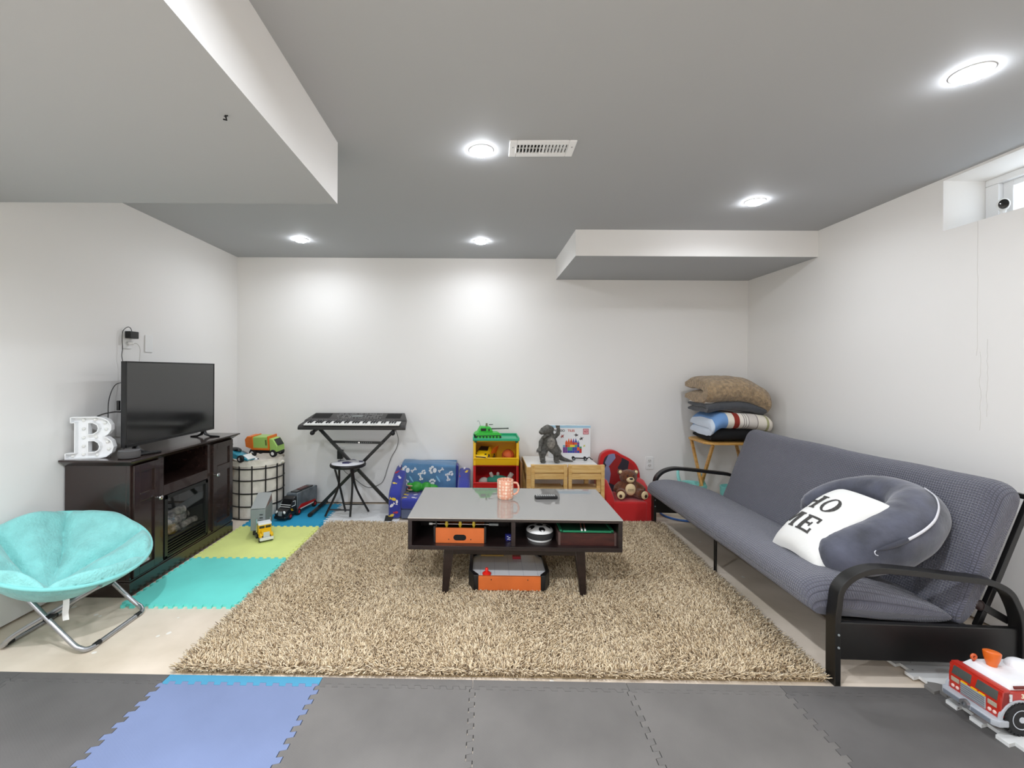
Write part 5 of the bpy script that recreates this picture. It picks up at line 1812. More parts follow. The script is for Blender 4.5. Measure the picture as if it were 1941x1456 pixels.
# ------------------------------------------------------------------ red kids armchair and teddy
M_REDV = mat('red_velour', (196, 20, 22), 0.85, sheen=0.4, bump=(60, 0.15, 0.004))
ra = thing('kids_armchair', 'red upholstered kids armchair with arched printed back', 'armchair', (1.245, 3.93, 0.0005))
mb = MB()
# U-shaped tub: outer and inner outline lofted
out_ = [(-0.20, -0.20), (-0.205, 0.0), (-0.19, 0.17), (-0.10, 0.215), (0.10, 0.215), (0.19, 0.17), (0.205, 0.0), (0.20, -0.20)]
mb.bm.free()
for sx in (-1, 1):
    MB().prism([(-0.205, 0.0), (0.20, 0.0), (0.20, 0.285), (0.05, 0.285), (-0.08, 0.235), (-0.165, 0.185), (-0.205, 0.15)], sx * 0.205 - 0.085 * (sx > 0), sx * 0.205 + 0.085 * (sx < 0), 'x').build('arm', M_REDV, ra, bev=0.022, bseg=4)
MB().box(-0.138, 0.138, -0.2055, 0.14, 0.0, 0.162).build('seat', M_REDV, ra, bev=0.016, bseg=4)
bo = [(-0.19, 0.12), (-0.185, 0.30), (-0.165, 0.46), (-0.13, 0.51), (-0.075, 0.53), (-0.02, 0.52), (0.03, 0.49), (0.10, 0.455), (0.155, 0.41), (0.188, 0.34), (0.195, 0.26), (0.19, 0.12)]
bo = [(p.x, p.y) for p in smoothpath([(a, b, 0) for a, b in bo], 5)]
MB().prism(bo, 0.13, 0.205, 'y').build('backrest', M_REDV, ra, bev=0.012, bseg=3)
bi = [(x * 0.84 + 0.004, 0.14 + (z - 0.12) * 0.875) for x, z in bo]
m = mat('abstract_back_print', (120, 126, 160), 0.7)
nt = m.node_tree
tc = nt.nodes.new('ShaderNodeTexCoord')
v = nt.nodes.new('ShaderNodeTexVoronoi')
v.inputs['Scale'].default_value = 9
rp = nt.nodes.new('ShaderNodeValToRGB')
rp.color_ramp.interpolation = 'CONSTANT'
rp.color_ramp.elements[0].color = lin((176, 30, 28))
e = rp.color_ramp.elements.new(0.3)
e.color = lin((46, 42, 52))
e = rp.color_ramp.elements.new(0.55)
e.color = lin((128, 132, 166))
rp.color_ramp.elements[-1].position = 0.75
rp.color_ramp.elements[-1].color = lin((150, 26, 26))
sep = nt.nodes.new('ShaderNodeSeparateColor')
nt.links.new(tc.outputs['Object'], v.inputs['Vector'])
nt.links.new(v.outputs['Color'], sep.inputs[0])
nt.links.new(sep.outputs[0], rp.inputs[0])
nt.links.new(rp.outputs[0], nt.nodes['Principled BSDF'].inputs['Base Color'])
MB().prism(bi, 0.126, 0.1302, 'y').build('back_print', m, ra, bev=0.0015, label='back panel with a red, grey and blue abstract print')

td = thing('teddy_bear', 'brown teddy bear sitting in the red kids armchair', 'teddy bear', (1.265, 3.865, 0.172))
M_BEAR = mat('bear_brown', (106, 58, 30), 0.95, sheen=0.3, noise_=(60, 0.25), bump=(130, 0.9, 0.008))
M_CREAM = mat('bear_cream', (232, 208, 164), 0.95, bump=(130, 0.5, 0.005))
mb = MB()
mb.ell((0, 0.0, 0.07), (0.078, 0.068, 0.078), 18, 12)
mb.ell((0, -0.005, 0.168), (0.075, 0.066, 0.062), 18, 12)
for sx in (-1, 1):
    mb.ell((sx * 0.066, 0.005, 0.205), (0.026, 0.016, 0.026), 12, 8)
    mb.tube([(sx * 0.06, 0, 0.105), (sx * 0.10, -0.025, 0.08), (sx * 0.115, -0.05, 0.06)], [0.03, 0.03, 0.026], 10)
    mb.tube([(sx * 0.045, -0.02, 0.04), (sx * 0.075, -0.06, 0.040), (sx * 0.09, -0.095, 0.042)], [0.04, 0.04, 0.042], 12)
mb.build('body', M_BEAR, td, remesh=0.0055)
MB().ell((-0.0, -0.062, 0.155), (0.034, 0.024, 0.025), 14, 10).build('muzzle', M_CREAM, td)
MB().ell((0.0, -0.083, 0.168), (0.016, 0.008, 0.009), 10, 8).build('nose', M_BLACK, td)
MB().ell((0, -0.066, 0.075), (0.044, 0.02, 0.050), 16, 10).build('belly_patch', M_CREAM, td)
mb = MB()
for k in range(4):
    mb.tube([(-0.02 + 0.012 * k + 0.004 * math.cos(j * 0.8), -0.0865 - 0.0 * j, 0.075 + 0.010 * math.sin(j * 0.8)) for j in range(8)], 0.0012, 4)
mb.build('belly_scribble', mat('scribble_grey', (120, 100, 76), 0.8), td, kind='stuff')
for sx in (-1, 1):
    MB().ell((sx * 0.098, -0.128, 0.043), (0.032, 0.010, 0.034), 14, 8, rot=Euler((0, 0, sx * 0.2))).build('foot_pad', M_CREAM, td)
    MB().ell((sx * 0.101, -0.1345, 0.038), (0.015, 0.006, 0.015), 12, 8).build('pad_spot', mat('pad_brown', (64, 36, 22), 0.9), td)
    MB().ell((sx * 0.067, -0.006, 0.207), (0.016, 0.012, 0.016), 10, 8).build('inner_ear', M_CREAM, td)
    MB().ell((sx * 0.026, -0.064, 0.188), 0.0065, 8, 6).build('eye', M_BLACK, td)

wo = outlet_plate('wall_outlet', 'white duplex outlet low on the back wall right of the red armchair', (1.57, YB - 0.001, 0.39), 0, 'outlet')
for chh in [c for c in bpy.data.objects if c.parent == wo]:
    chh.location = (0, -0.006, 0)

# ------------------------------------------------------------------ coffee table and its things
ct = thing('coffee_table', 'dark brown open-shelf coffee table with glass top greyed for its reflection, on the rug', 'coffee table', (0.197, 2.735, 0.0), math.radians(-1.5))
TW, TD = 0.572, 0.315
Z0, Z1 = 0.272, 0.445
mb = MB()
mb.box(-TW, TW, -TD, TD, Z0, Z0 + 0.022)
mb.box(-TW, -TW + 0.022, -TD, TD, Z0 + 0.022, Z1 - 0.020)
mb.box(TW - 0.022, TW, -TD, TD, Z0 + 0.022, Z1 - 0.020)
mb.box(-TW, TW, -TD, TD, Z1 - 0.020, Z1 - 0.006)
mb.box(-TW + 0.02, TW - 0.02, -0.006, 0.006, Z0 + 0.022, Z1 - 0.02)
mb.build('case', M_ESPT, ct, bev=0.0015)
MB().box(-0.017, 0.005, -TD + 0.008, TD - 0.008, Z0 + 0.022, Z1 - 0.02).build('divider', M_ESPT, ct, bev=0.001)
MB().box(-TW - 0.002, TW + 0.002, -TD - 0.002, TD + 0.002, Z1 - 0.006, Z1).build('glass_top', mat('black_glass', (142, 140, 136), 0.03, ior=3.0), ct, bev=0.0012, smooth=False)  # dark glass with its base greyed to carry the wall's reflection
mb = MB()
mb.box(-0.375, 0.375, -TD + 0.045, -TD + 0.067, 0.233, Z0)
mb.box(-0.375, 0.375, TD - 0.067, TD - 0.045, 0.233, Z0)
mb.box(-0.375, -0.353, -TD + 0.06, TD - 0.06, 0.233, Z0)
mb.box(0.353, 0.375, -TD + 0.06, TD - 0.06, 0.233, Z0)
mb.build('apron', M_ESPT, ct, bev=0.0015)
for sx in (-1, 1):
    for sy in (-1, 1):
        x0, y0 = sx * 0.355, sy * (TD - 0.066)
        x1, y1 = sx * 0.375, sy * (TD - 0.055)
        a, b = 0.027, 0.017
        MB().hexa([(x1 - b, y1 - b, 0.012), (x1 + b, y1 - b, 0.012), (x1 + b, y1 + b, 0.012), (x1 - b, y1 + b, 0.012), (x0 - a, y0 - a, Z0), (x0 + a, y0 - a, Z0), (x0 + a, y0 + a, Z0), (x0 - a, y0 + a, Z0)]).build('leg', M_ESPT, ct, bev=0.003)

ZSH = Z0 + 0.0222
# mug
M_MUG = mat('mug_glaze', (226, 150, 118), 0.25, coat=0.4)
nt = M_MUG.node_tree
tc = nt.nodes.new('ShaderNodeTexCoord')
mp = nt.nodes.new('ShaderNodeMapping')
mp.inputs['Scale'].default_value = (1, 1, 1)
v = nt.nodes.new('ShaderNodeTexVoronoi')
v.inputs['Scale'].default_value = 52
v.inputs['Randomness'].default_value = 0.25
rp = nt.nodes.new('ShaderNodeValToRGB')
rp.color_ramp.elements[0].color = lin((250, 228, 204))
rp.color_ramp.elements[1].color = lin((232, 164, 134))
rp.color_ramp.elements[0].position = 0.25
rp.color_ramp.elements[1].position = 0.55
nt.links.new(tc.outputs['Object'], v.inputs['Vector'])
nt.links.new(v.outputs['Distance'], rp.inputs[0])
nt.links.new(rp.outputs[0], nt.nodes['Principled BSDF'].inputs['Base Color'])
mg = thing('coffee_mug', 'large peach patterned mug on the coffee table', 'mug', (0.160, 2.815, Z1 + 0.0005))
MB().lathe([(0.002, 0.0), (0.045, 0.0), (0.0485, 0.004), (0.0505, 0.02), (0.051, 0.113), (0.0495, 0.1145), (0.0475, 0.113), (0.047, 0.012), (0.002, 0.010)], seg=36).build('cup', M_MUG, mg)
MB().tube(smoothpath([(0.049, 0, 0.095), (0.072, 0, 0.092), (0.083, 0, 0.068), (0.078, 0, 0.04), (0.064, 0, 0.026), (0.049, 0, 0.022)], 6), 0.0062, 10, flat=1.3).build('handle', M_MUG, mg)
# remote on glass
r2 = thing('remote_control', 'black remote control lying on the coffee table glass', 'remote', (0.412, 2.81, Z1 + 0.0005), math.radians(3))
MB().prism(rrect(-0.070, 0.070, -0.022, 0.022, 0.008), 0, 0.017).build('body', M_BLACK, r2, bev=0.005)
mb = MB()
for k in range(9):
    for j in (-1, 0, 1):
        mb.box(-0.058 + 0.0135 * k - 0.004, -0.058 + 0.0135 * k + 0.004, j * 0.011 - 0.0035, j * 0.011 + 0.0035, 0.0165, 0.0205)
mb.build('buttons', mat('pale_buttons', (168, 168, 166), 0.5), r2, kind='stuff')
# foosball
fb = thing('foosball_game', 'orange tabletop foosball game in the left shelf of the coffee table', 'game', (-0.103, 2.575, ZSH), math.radians(-1.5))
M_FOR = mat('orange_board', (206, 104, 46), 0.45, noise_=(8, 0.06))
fw, fd, fh = 0.140, 0.105, 0.081
for a_, b_ in ((-fd, -fd + 0.012), (fd - 0.012, fd)):
    MB().box(-fw + 0.008, fw - 0.008, a_, b_, 0, fh).build('end_board', M_FOR, fb, bev=0.001)
for a_, b_ in ((-fw - 0.004, -fw + 0.008), (fw - 0.008, fw + 0.004)):
    MB().box(a_, b_, -fd, fd, 0, fh + 0.008).build('side_board', M_BLACK, fb, bev=0.002)
MB().box(-fw, fw, -fd + 0.01, fd - 0.01, 0.02, 0.03).build('field', mat('field_green', (34, 110, 60), 0.7), fb)
MB().prism(rrect(-0.035, 0.035, 0.015, 0.046, 0.0155), -fd - 0.0012, -fd + 0.002, 'y').build('goal_slot', M_DARK, fb)
for sx in (-1, 1):
    MB().cyl((sx * 0.06, -fd + 0.001, 0.02), (sx * 0.06, -fd - 0.001, 0.02), 0.003, seg=8).build('screw', M_BLACK, fb)
for k, yy in enumerate((-0.075, -0.02, 0.035, 0.08)):
    x0, x1 = (-0.155, 0.16) if k % 2 == 0 else (-0.155, 0.16)
    rod = MB().cyl((x0, yy, 0.094), (x1, yy, 0.094), 0.0032, seg=10).build('rod', M_CHROME, fb)
    MB().cyl((x1 - 0.002, yy, 0.094), (x1 + 0.05, yy, 0.094), 0.007, seg=12).build('handle', M_GREY if k == 0 else M_BLACK, rod)
    MB().cyl((x0 - 0.016, yy, 0.094), (x0 + 0.002, yy, 0.094), 0.006, seg=12).build('bumper', M_WHITE if k == 0 else M_BLACK, rod)
    if k < 2:
        for px in (-0.075, -0.0, 0.075):
            p_ = MB()
            p_.lathe([(0.002, 0.020), (0.007, 0.016), (0.008, 0.006), (0.011, 0.0), (0.010, -0.006), (0.006, -0.010)], (px, yy, 0.094), 10)
            p_.hexa([(px - 0.005, yy - 0.004, 0.072), (px + 0.005, yy - 0.004, 0.072), (px + 0.005, yy + 0.004, 0.072), (px - 0.005, yy + 0.004, 0.072), (px - 0.006, yy - 0.005, 0.094), (px + 0.006, yy - 0.005, 0.094), (px + 0.006, yy + 0.005, 0.094), (px - 0.006, yy + 0.005, 0.094)])
            p_.build('player', mat('player_yellow', (222, 196, 60), 0.4) if k == 0 else mat('player_blue', (70, 120, 176), 0.4), rod)
MB().box(-fw + 0.006, -fw + 0.012, -fd + 0.012, fd - 0.012, fh, fh + 0.035).build('score_rail', M_BLACK, fb)
# navy die
di = thing('toy_die', 'small navy blue toy block with white marks on the left shelf', 'toy block', (0.160, 2.515, ZSH), math.radians(12))
MB().box(-0.0145, 0.0145, -0.0145, 0.0145, 0, 0.034).build('block', mat('navy_plastic', (36, 38, 104), 0.4), di, bev=0.003)
for k, (x, z, w_, h_) in enumerate(((-0.006, 0.026, 0.008, 0.003), (0.003, 0.019, 0.010, 0.003), (-0.004, 0.012, 0.009, 0.003), (0.005, 0.008, 0.006, 0.003))):
    MB().box(x - w_ / 2, x + w_ / 2, -0.0152, -0.0140, z - h_ / 2, z + h_ / 2).build('white_mark', M_WHITE, di)
# soccer disc
sd_ = thing('soccer_disc', 'white and black hover soccer disc in the right shelf of the table', 'toy ball', (0.338, 2.545, ZSH), 0.3)
MB().lathe([(0.002, 0.0), (0.066, 0.0), (0.070, 0.006), (0.066, 0.012)], seg=32, cap=False).build('base_ring', M_WHITE, sd_)
MB().lathe([(0.066, 0.011), (0.076, 0.016), (0.078, 0.03), (0.076, 0.046), (0.070, 0.050)], seg=32, cap=False).build('foam_bumper', mat('foam_black', (44, 44, 44), 0.85, bump=(250, 0.5, 0.003)), sd_)


def dome(r):
    return 0.048 + 0.030 * math.sqrt(max(0, 1 - (r / 0.074) ** 2))


MB().lathe([(0.074 * math.sin(PI / 2 * (1 - k / 10)) + 0.001, 0.048 + 0.030 * math.sin(PI / 2 * k / 10)) for k in range(11)], seg=32).build('dome', M_WHITE, sd_)
for (rr, an, r0) in ((0.0, 0, 0.021), (0.052, -1.75, 0.019), (0.052, -0.5, 0.019), (0.052, 0.76, 0.019), (0.052, 2.0, 0.019), (0.052, 3.27, 0.019)):
    ctr = (rr * math.cos(an), rr * math.sin(an))
    mb = MB()
    ring = []
    for k in range(15):
        a = 2 * PI * k / 15
        q = r0 * (0.93 + 0.07 * math.cos(5 * a))
        x = ctr[0] + q * math.cos(a + an)
        y = ctr[1] + q * math.sin(a + an)
        ring.append((x, y, dome(min(0.0735, math.hypot(x, y))) + 0.0009))
    cv = mb.v((ctr[0], ctr[1], dome(rr) + 0.0016))
    vs = [mb.v(p) for p in ring]
    for k in range(15):
        mb.f([cv, vs[k], vs[(k + 1) % 15]])
    mb.build('black_panel', M_BLACK, sd_)
# pool table
pt = thing('pool_game', 'mini pool table with green felt in the right shelf of the coffee table', 'game', (0.586, 2.572, ZSH), math.radians(-1.5))
pw, pd = 0.150, 0.128
M_MAH = wood('mahogany', (72, 32, 26), (48, 20, 18), 0.35, 6, (2, 12, 12))
M_WEDGE = mat('walnut_edge', (86, 66, 62), 0.4)
for a_, b_ in ((-pd, -pd + 0.012), (pd - 0.012, pd)):
    MB().box(-pw + 0.006, pw - 0.006, a_, b_, 0, 0.066).build('end_board', M_MAH, pt)
for sx in (-1, 1):
    MB().box(sx * pw - 0.006, sx * pw + 0.006, -pd - 0.001, pd + 0.001, 0, 0.070).build('side_board', M_WEDGE, pt, bev=0.001)
MB().box(-pw + 0.006, pw - 0.006, -pd + 0.01, pd - 0.01, 0.060, 0.069).build('felt', mat('green_felt', (16, 84, 52), 0.9), pt)
o = MB()
o.box(-pw + 0.02, pw - 0.02, -pd + 0.004, -pd + 0.018, 0.068, 0.077)
o.box(-pw + 0.02, pw - 0.02, pd - 0.018, pd - 0.004, 0.068, 0.077)
o.box(-pw + 0.004, -pw + 0.018, -pd + 0.02, pd - 0.02, 0.068, 0.077)
o.box(pw - 0.018, pw - 0.004, -pd + 0.02, pd - 0.02, 0.068, 0.077)
o.build('cushion_rail', mat('rail_green', (30, 124, 84), 0.8), pt, bev=0.002)
for k in (0, 1):
    cu_ = MB().tube([(-0.028 + 0.018 * k, -pd + 0.012, 0.081), (0.0 + 0.018 * k, pd - 0.02, 0.081)], [0.0042, 0.003], 8).build('cue', mat('cue_wood', (150, 92, 74), 0.4), pt)
    MB().tube([(-0.029 + 0.018 * k, -pd + 0.004, 0.081), (-0.026 + 0.018 * k, -pd + 0.03, 0.081)], 0.0048, 8).build('cue_tip', M_WHITE, cu_)
# air hockey under the table
ah = thing('air_hockey_game', 'orange mini air hockey table with red striker under the coffee table', 'game', (0.170, 2.655, 0.030), math.radians(-1))
aw, adp = 0.215, 0.165
poly = [(-aw + 0.03, -adp), (aw - 0.03, -adp), (aw, -adp + 0.05), (aw, adp - 0.05), (aw - 0.03, adp), (-aw + 0.03, adp), (-aw, adp - 0.05), (-aw, -adp + 0.05)]
MB().prism(poly, 0.062, 0.070).build('playfield', mat('playfield_white', (228, 226, 226), 0.2), ah)
mb = MB()
for k in range(5):
    mb.box(-0.16 + k * 0.08 - 0.0008, -0.16 + k * 0.08 + 0.0008, -adp + 0.01, adp - 0.01, 0.0698, 0.0705)
mb.build('field_lines', mat('line_grey', (164, 164, 172), 0.4), ah)
for s_ in (-1, 1):
    MB().box(-aw + 0.035, aw - 0.035, s_ * adp - 0.008, s_ * adp + 0.008, 0.0, 0.077).build('orange_board', M_FOR, ah, bev=0.002)
for sx in (-1, 1):
    MB().box(sx * aw - 0.010, sx * aw + 0.010, -adp + 0.05, adp - 0.05, 0.0, 0.084).build('black_side', M_BLACK, ah, bev=0.003)
    for sy in (-1, 1):
        MB().prism([(sx * (aw + 0.012), sy * (adp - 0.06)), (sx * (aw - 0.008), sy * (adp - 0.06)), (sx * (aw - 0.045), sy * (adp - 0.006)), (sx * (aw - 0.045), sy * (adp + 0.011)), (sx * (aw - 0.02), sy * (adp + 0.011))], 0, 0.086).build('corner_guard', M_BLACK, ah, bev=0.004)
    MB().cyl((sx * 0.10, -adp - 0.0075, 0.06), (sx * 0.10, -adp - 0.009, 0.06), 0.003, seg=8).build('screw', M_BLACK, ah)
sk = MB().lathe([(0.002, 0.0705), (0.024, 0.0705), (0.025, 0.078), (0.018, 0.084), (0.009, 0.088), (0.009, 0.104), (0.006, 0.108), (0.001, 0.109)], (-0.125, -adp + 0.032, 0), 24).build('striker', mat('striker_red', (220, 36, 26), 0.35), ah)
MB().box(0.03, 0.08, adp - 0.09, adp - 0.05, 0.07, 0.086).build('red_scorer', mat('scorer_red', (190, 44, 60), 0.4), ah, bev=0.003)
MB().box(-0.16, -0.02, adp - 0.05, adp - 0.02, 0.07, 0.078).build('yellow_strip', mat('strip_tan', (206, 168, 84), 0.4), ah, bev=0.002)

# ------------------------------------------------------------------ futon
fu = thing('futon_sofa', 'black metal framed futon with grey waffle-weave mattress along the right wall', 'sofa', (0, 0, 0))


def waffle():
    m = mat('waffle_slipcover', (104, 104, 120), 0.9, sheen=0.35)
    nt = m.node_tree
    b = nt.nodes['Principled BSDF']
    hs_ = []
    for an_ in ('wu', 'wv'):
        a = nt.nodes.new('ShaderNodeAttribute')
        a.attribute_name = an_
        mu = nt.nodes.new('ShaderNodeMath')
        mu.operation = 'MULTIPLY'
        mu.inputs[1].default_value = PI / 0.0112
        si = nt.nodes.new('ShaderNodeMath')
        si.operation = 'SINE'
        ab = nt.nodes.new('ShaderNodeMath')
        ab.operation = 'ABSOLUTE'
        nt.links.new(a.outputs['Fac'], mu.inputs[0])
        nt.links.new(mu.outputs[0], si.inputs[0])
        nt.links.new(si.outputs[0], ab.inputs[0])
        hs_.append(ab)
    mi = nt.nodes.new('ShaderNodeMath')
    mi.operation = 'MINIMUM'
    nt.links.new(hs_[0].outputs[0], mi.inputs[0])
    nt.links.new(hs_[1].outputs[0], mi.inputs[1])
    pw_ = nt.nodes.new('ShaderNodeMath')
    pw_.operation = 'POWER'
    pw_.inputs[1].default_value = 0.6
    nt.links.new(mi.outputs[0], pw_.inputs[0])
    bp = nt.nodes.new('ShaderNodeBump')
    bp.inputs['Strength'].default_value = 1.0
    bp.inputs['Distance'].default_value = 0.004
    nt.links.new(pw_.outputs[0], bp.inputs['Height'])
    nt.links.new(bp.outputs['Normal'], b.inputs['Normal'])
    rp = nt.nodes.new('ShaderNodeValToRGB')
    rp.color_ramp.elements[0].color = lin((56, 56, 68))  # gaps between waffle cells darkened in colour for their occlusion
    rp.color_ramp.elements[1].color = lin((99, 99, 112))
    rp.color_ramp.elements[0].position = 0.1
    rp.color_ramp.elements[1].position = 0.6
    nt.links.new(pw_.outputs[0], rp.inputs[0])
    nt.links.new(rp.outputs[0], b.inputs['Base Color'])
    return m


M_WAF = waffle()


def cushion(name, prof, y0, y1, rnd_, endf, ny=40, n=8, sag=0.0):
    """loft of a closed (x, z) outline along y, rounded at both ends; stores cloth coordinates"""
    P = [Vector((p.x, p.y)) for p in smoothpath([(a, b, 0) for a, b in prof], n, closed=True)]
    c = sum(P, Vector((0, 0))) / len(P)
    arc = [0.0]
    for i in range(1, len(P)):
        arc.append(arc[-1] + (P[i] - P[i - 1]).length)
    ys = []
    for k in range(9):
        ys.append(y0 + rnd_ * (1 - math.cos(PI / 2 * k / 8)))
    for k in range(1, ny):
        ys.append(y0 + rnd_ + (y1 - y0 - 2 * rnd_) * k / ny)
    for k in range(9):
        ys.append(y1 - rnd_ * (1 - math.cos(PI / 2 * (8 - k) / 8)))
    mb = MB()
    rings, wu, wv = [], [], []
    for y in ys:
        d = min(y - y0, y1 - y) / rnd_
        t = math.sqrt(max(0.0, 1 - (1 - min(1, d)) ** 2))
        ring = []
        for i, p in enumerate(P):
            q = endf(p, c, t)
            w_ = noise.noise(Vector((p.x * 4.5, y * 3.2, p.y * 4.5))) * 0.010 + noise.noise(Vector((p.x * 14, y * 5, p.y * 14))) * 0.003
            r = (q - c)
            L = r.length
            q = q + (r / L * w_ if L > 1e-6 else Vector((0, 0)))
            ring.append((q.x, y, q.y))
            wu.append(y)
            wv.append(arc[i])
        rings.append(ring)
    mb.rings(rings)
    o = mb.build(name, M_WAF, fu, ang=80)
    for nm, L in (('wu', wu), ('wv', wv)):
        a = o.data.attributes.new(nm, 'FLOAT', 'POINT')
        a.data.foreach_set('value', np.array(L, dtype=np.float32))
    return o


seat_prof = [(1.332, 0.315), (1.355, 0.365), (1.44, 0.388), (1.56, 0.380), (1.70, 0.345), (1.83, 0.300), (1.925, 0.255), (1.935, 0.215), (1.85, 0.200), (1.70, 0.213), (1.52, 0.232), (1.40, 0.250), (1.345, 0.275)]
cushion('seat_cushion', seat_prof, 1.835, 3.635, 0.075, lambda p, c, t: Vector((c.x + (p.x - c.x) * (0.90 + 0.10 * t), 0.27 + (p.y - 0.27) * (0.30 + 0.70 * t) - 0.012 * (1 - t))))
back_prof = [(1.925, 0.235), (1.965, 0.34), (2.02, 0.50), (2.085, 0.67), (2.12, 0.755), (2.165, 0.782), (2.215, 0.765), (2.225, 0.715), (2.175, 0.58), (2.115, 0.43), (2.06, 0.30), (2.02, 0.235), (1.96, 0.205)]


def back_end(p, c, t):
    ax = Vector((0.40, 0.917))
    r = p - c
    al = r.dot(ax)
    pe = r - ax * al
    return c + ax * (al * (0.80 + 0.20 * t) if al > 0 else al * (0.95 + 0.05 * t)) + pe * (0.35 + 0.65 * t)


cushion('back_cushion', back_prof, 1.84, 3.63, 0.085, back_end)

arm = [(1.397, 0.0), (1.397, 0.24), (1.403, 0.31), (1.425, 0.375), (1.465, 0.421), (1.52, 0.446), (1.58, 0.455), (1.66, 0.450), (1.75, 0.441), (1.87, 0.427), (1.97, 0.416), (2.03, 0.403), (2.085, 0.372), (2.125, 0.325), (2.148, 0.26), (2.153, 0.18), (2.153, 0.0)]
for yc_ in (1.802, 3.662):
    P = smoothpath([(a + 0.011 * (1 if a < 1.8 else -1) * (1 if b < 0.35 else 0), yc_, b) for a, b in arm], 6)
    MB().bar(P, (0, 1, 0), 0.026, 0.0115).build('arm', M_BLACKMETAL, fu, bev=0.003)
    MB().hexa([(1.412, yc_ - 0.012, 0.100), (2.145, yc_ - 0.012, 0.080), (2.145, yc_ + 0.012, 0.080), (1.412, yc_ + 0.012, 0.100), (1.412, yc_ - 0.012, 0.246), (2.145, yc_ - 0.012, 0.224), (2.145, yc_ + 0.012, 0.224), (1.412, yc_ + 0.012, 0.246)]).build('side_panel', M_BLACKMETAL, fu, bev=0.004)
    for z in (0.205, 0.155):
        MB().cyl((1.409, yc_ - 0.026, z), (1.409, yc_ - 0.0285, z), 0.0045, seg=10).build('bolt', M_GREY, fu)
MB().box(1.418, 1.448, 1.83, 3.64, 0.228, 0.250).build('front_rail', M_BLACKMETAL, fu, bev=0.003)
MB().box(1.985, 2.015, 1.83, 3.64, 0.165, 0.195).build('rear_rail', M_BLACKMETAL, fu, bev=0.003)
MB().hexa([(1.45, 1.86, 0.222), (1.99, 1.86, 0.186), (1.99, 3.61, 0.186), (1.45, 3.61, 0.222), (1.45, 1.86, 0.229), (1.99, 1.86, 0.193), (1.99, 3.61, 0.193), (1.45, 3.61, 0.229)]).build('mesh_deck', mat('black_mesh', (24, 24, 25), 0.8), fu)
for (x, y) in ((1.462, 2.808), (2.0, 2.808)):
    MB().cyl((x, y, 0.0), (x, y, 0.225), 0.0095, seg=12).build('centre_leg', M_BLACKMETAL, fu)
for y in (1.852, 2.45, 3.02, 3.615):
    MB().bar([(2.03, y, 0.20), (2.12, y, 0.41), (2.245, y, 0.72)], (0, 1, 0), 0.010, 0.010).build('back_strut', M_BLACKMETAL, fu, bev=0.002)
MB().bar([(2.248, 1.845, 0.725), (2.248, 3.622, 0.725)], (0, 0, 1), 0.010, 0.010).build('back_rail', M_BLACKMETAL, fu, bev=0.002)
MB().bar([(2.03, 1.845, 0.295), (2.14, 1.838, 0.232)], (0, 1, 0), 0.008, 0.014).build('recline_latch', M_BLACKMETAL, fu, bev=0.002)
MB().ell((2.035, 1.843, 0.290), (0.02, 0.010, 0.022), 12, 8).build('hinge_plate', mat('brown_black', (40, 26, 24), 0.4), fu)

# nursing pillow
M_MINKY = mat('grey_minky', (76, 78, 92), 0.8, sheen=0.55, noise_=(9, 0.30), bump=(18, 0.35, 0.012))
M_TAPE = mat('white_tape', (226, 226, 232), 0.7)
npw = thing('nursing_pillow', 'plush slate grey U-shaped nursing pillow with white zip at the near futon end', 'pillow', (0, 0, 0))
PP = [(1.505, 2.020, 0.420, 0.03), (1.53, 2.012, 0.424, 0.070), (1.59, 2.00, 0.435, 0.094), (1.67, 1.99, 0.456, 0.108), (1.785, 1.985, 0.500, 0.120), (1.895, 2.0, 0.555, 0.118), (1.975, 2.05, 0.608, 0.105), (2.005, 2.14, 0.640, 0.085), (1.99, 2.26, 0.638, 0.080), (1.925, 2.38, 0.595, 0.078), (1.845, 2.455, 0.535, 0.070), (1.80, 2.48, 0.495, 0.055), (1.775, 2.49, 0.475, 0.02)]
cen = smoothpath([p[:3] for p in PP], 6)
rad = lerpl([p[3] for p in PP], 6)


def tubegrid(cen, rad, seg, wr):
    mb = MB()
    n = len(cen)
    N = Vector((0, 0, 1))
    rings = []
    fr = []
    for i in range(n):
        t = (cen[min(i + 1, n - 1)] - cen[max(i - 1, 0)]).normalized()
        N = (N - t * N.dot(t)).normalized()
        B = t.cross(N)
        fr.append((cen[i], N.copy(), B))
        ring = []
        for k in range(seg):
            a = 2 * PI * k / seg
            d = N * math.cos(a) + B * math.sin(a)
            p = cen[i] + d * rad[i]
            w_ = wr * (noise.noise(p * 9) + 0.6 * noise.noise(Vector((i * 0.55, a * 1.2, 3.0))))
            ring.append(p + d * w_)
        rings.append(ring)
    mb.rings(rings)
    return mb, fr


mb, fr = tubegrid(cen, rad, 36, 0.007)
mb.build('plush_body', M_MINKY, npw, ang=80, sub=1)
TD = Vector((-0.25, -0.90, 0.30)).normalized()


def seam_pt(i, lift):
    c, N, B = fr[i]
    t = N.cross(B).normalized()
    return c + (TD - t * TD.dot(t)).normalized() * (rad[i] + lift)


MB().tube(smoothpath([seam_pt(i, 0.006) for i in range(24, 39, 2)], 4), 0.0068, 8, flat=0.45).build('zip_tape', M_TAPE, npw)
tail = [seam_pt(i, 0.004) for i in range(18, 25)]
MB().tube(tail, [0.002, 0.005, 0.009, 0.010, 0.011, 0.011, 0.010], 8, flat=0.4).build('zip_flap', mat('dark_minky', (58, 60, 72), 0.8, sheen=0.4), npw)
MB().tube(smoothpath([tail[0], tail[0] + Vector((-0.008, -0.004, -0.004)), tail[0] + Vector((-0.006, -0.006, -0.014)), tail[0] + Vector((0.004, -0.007, -0.018))], 4), 0.0018, 6).build('zip_pull', M_TAPE, npw)

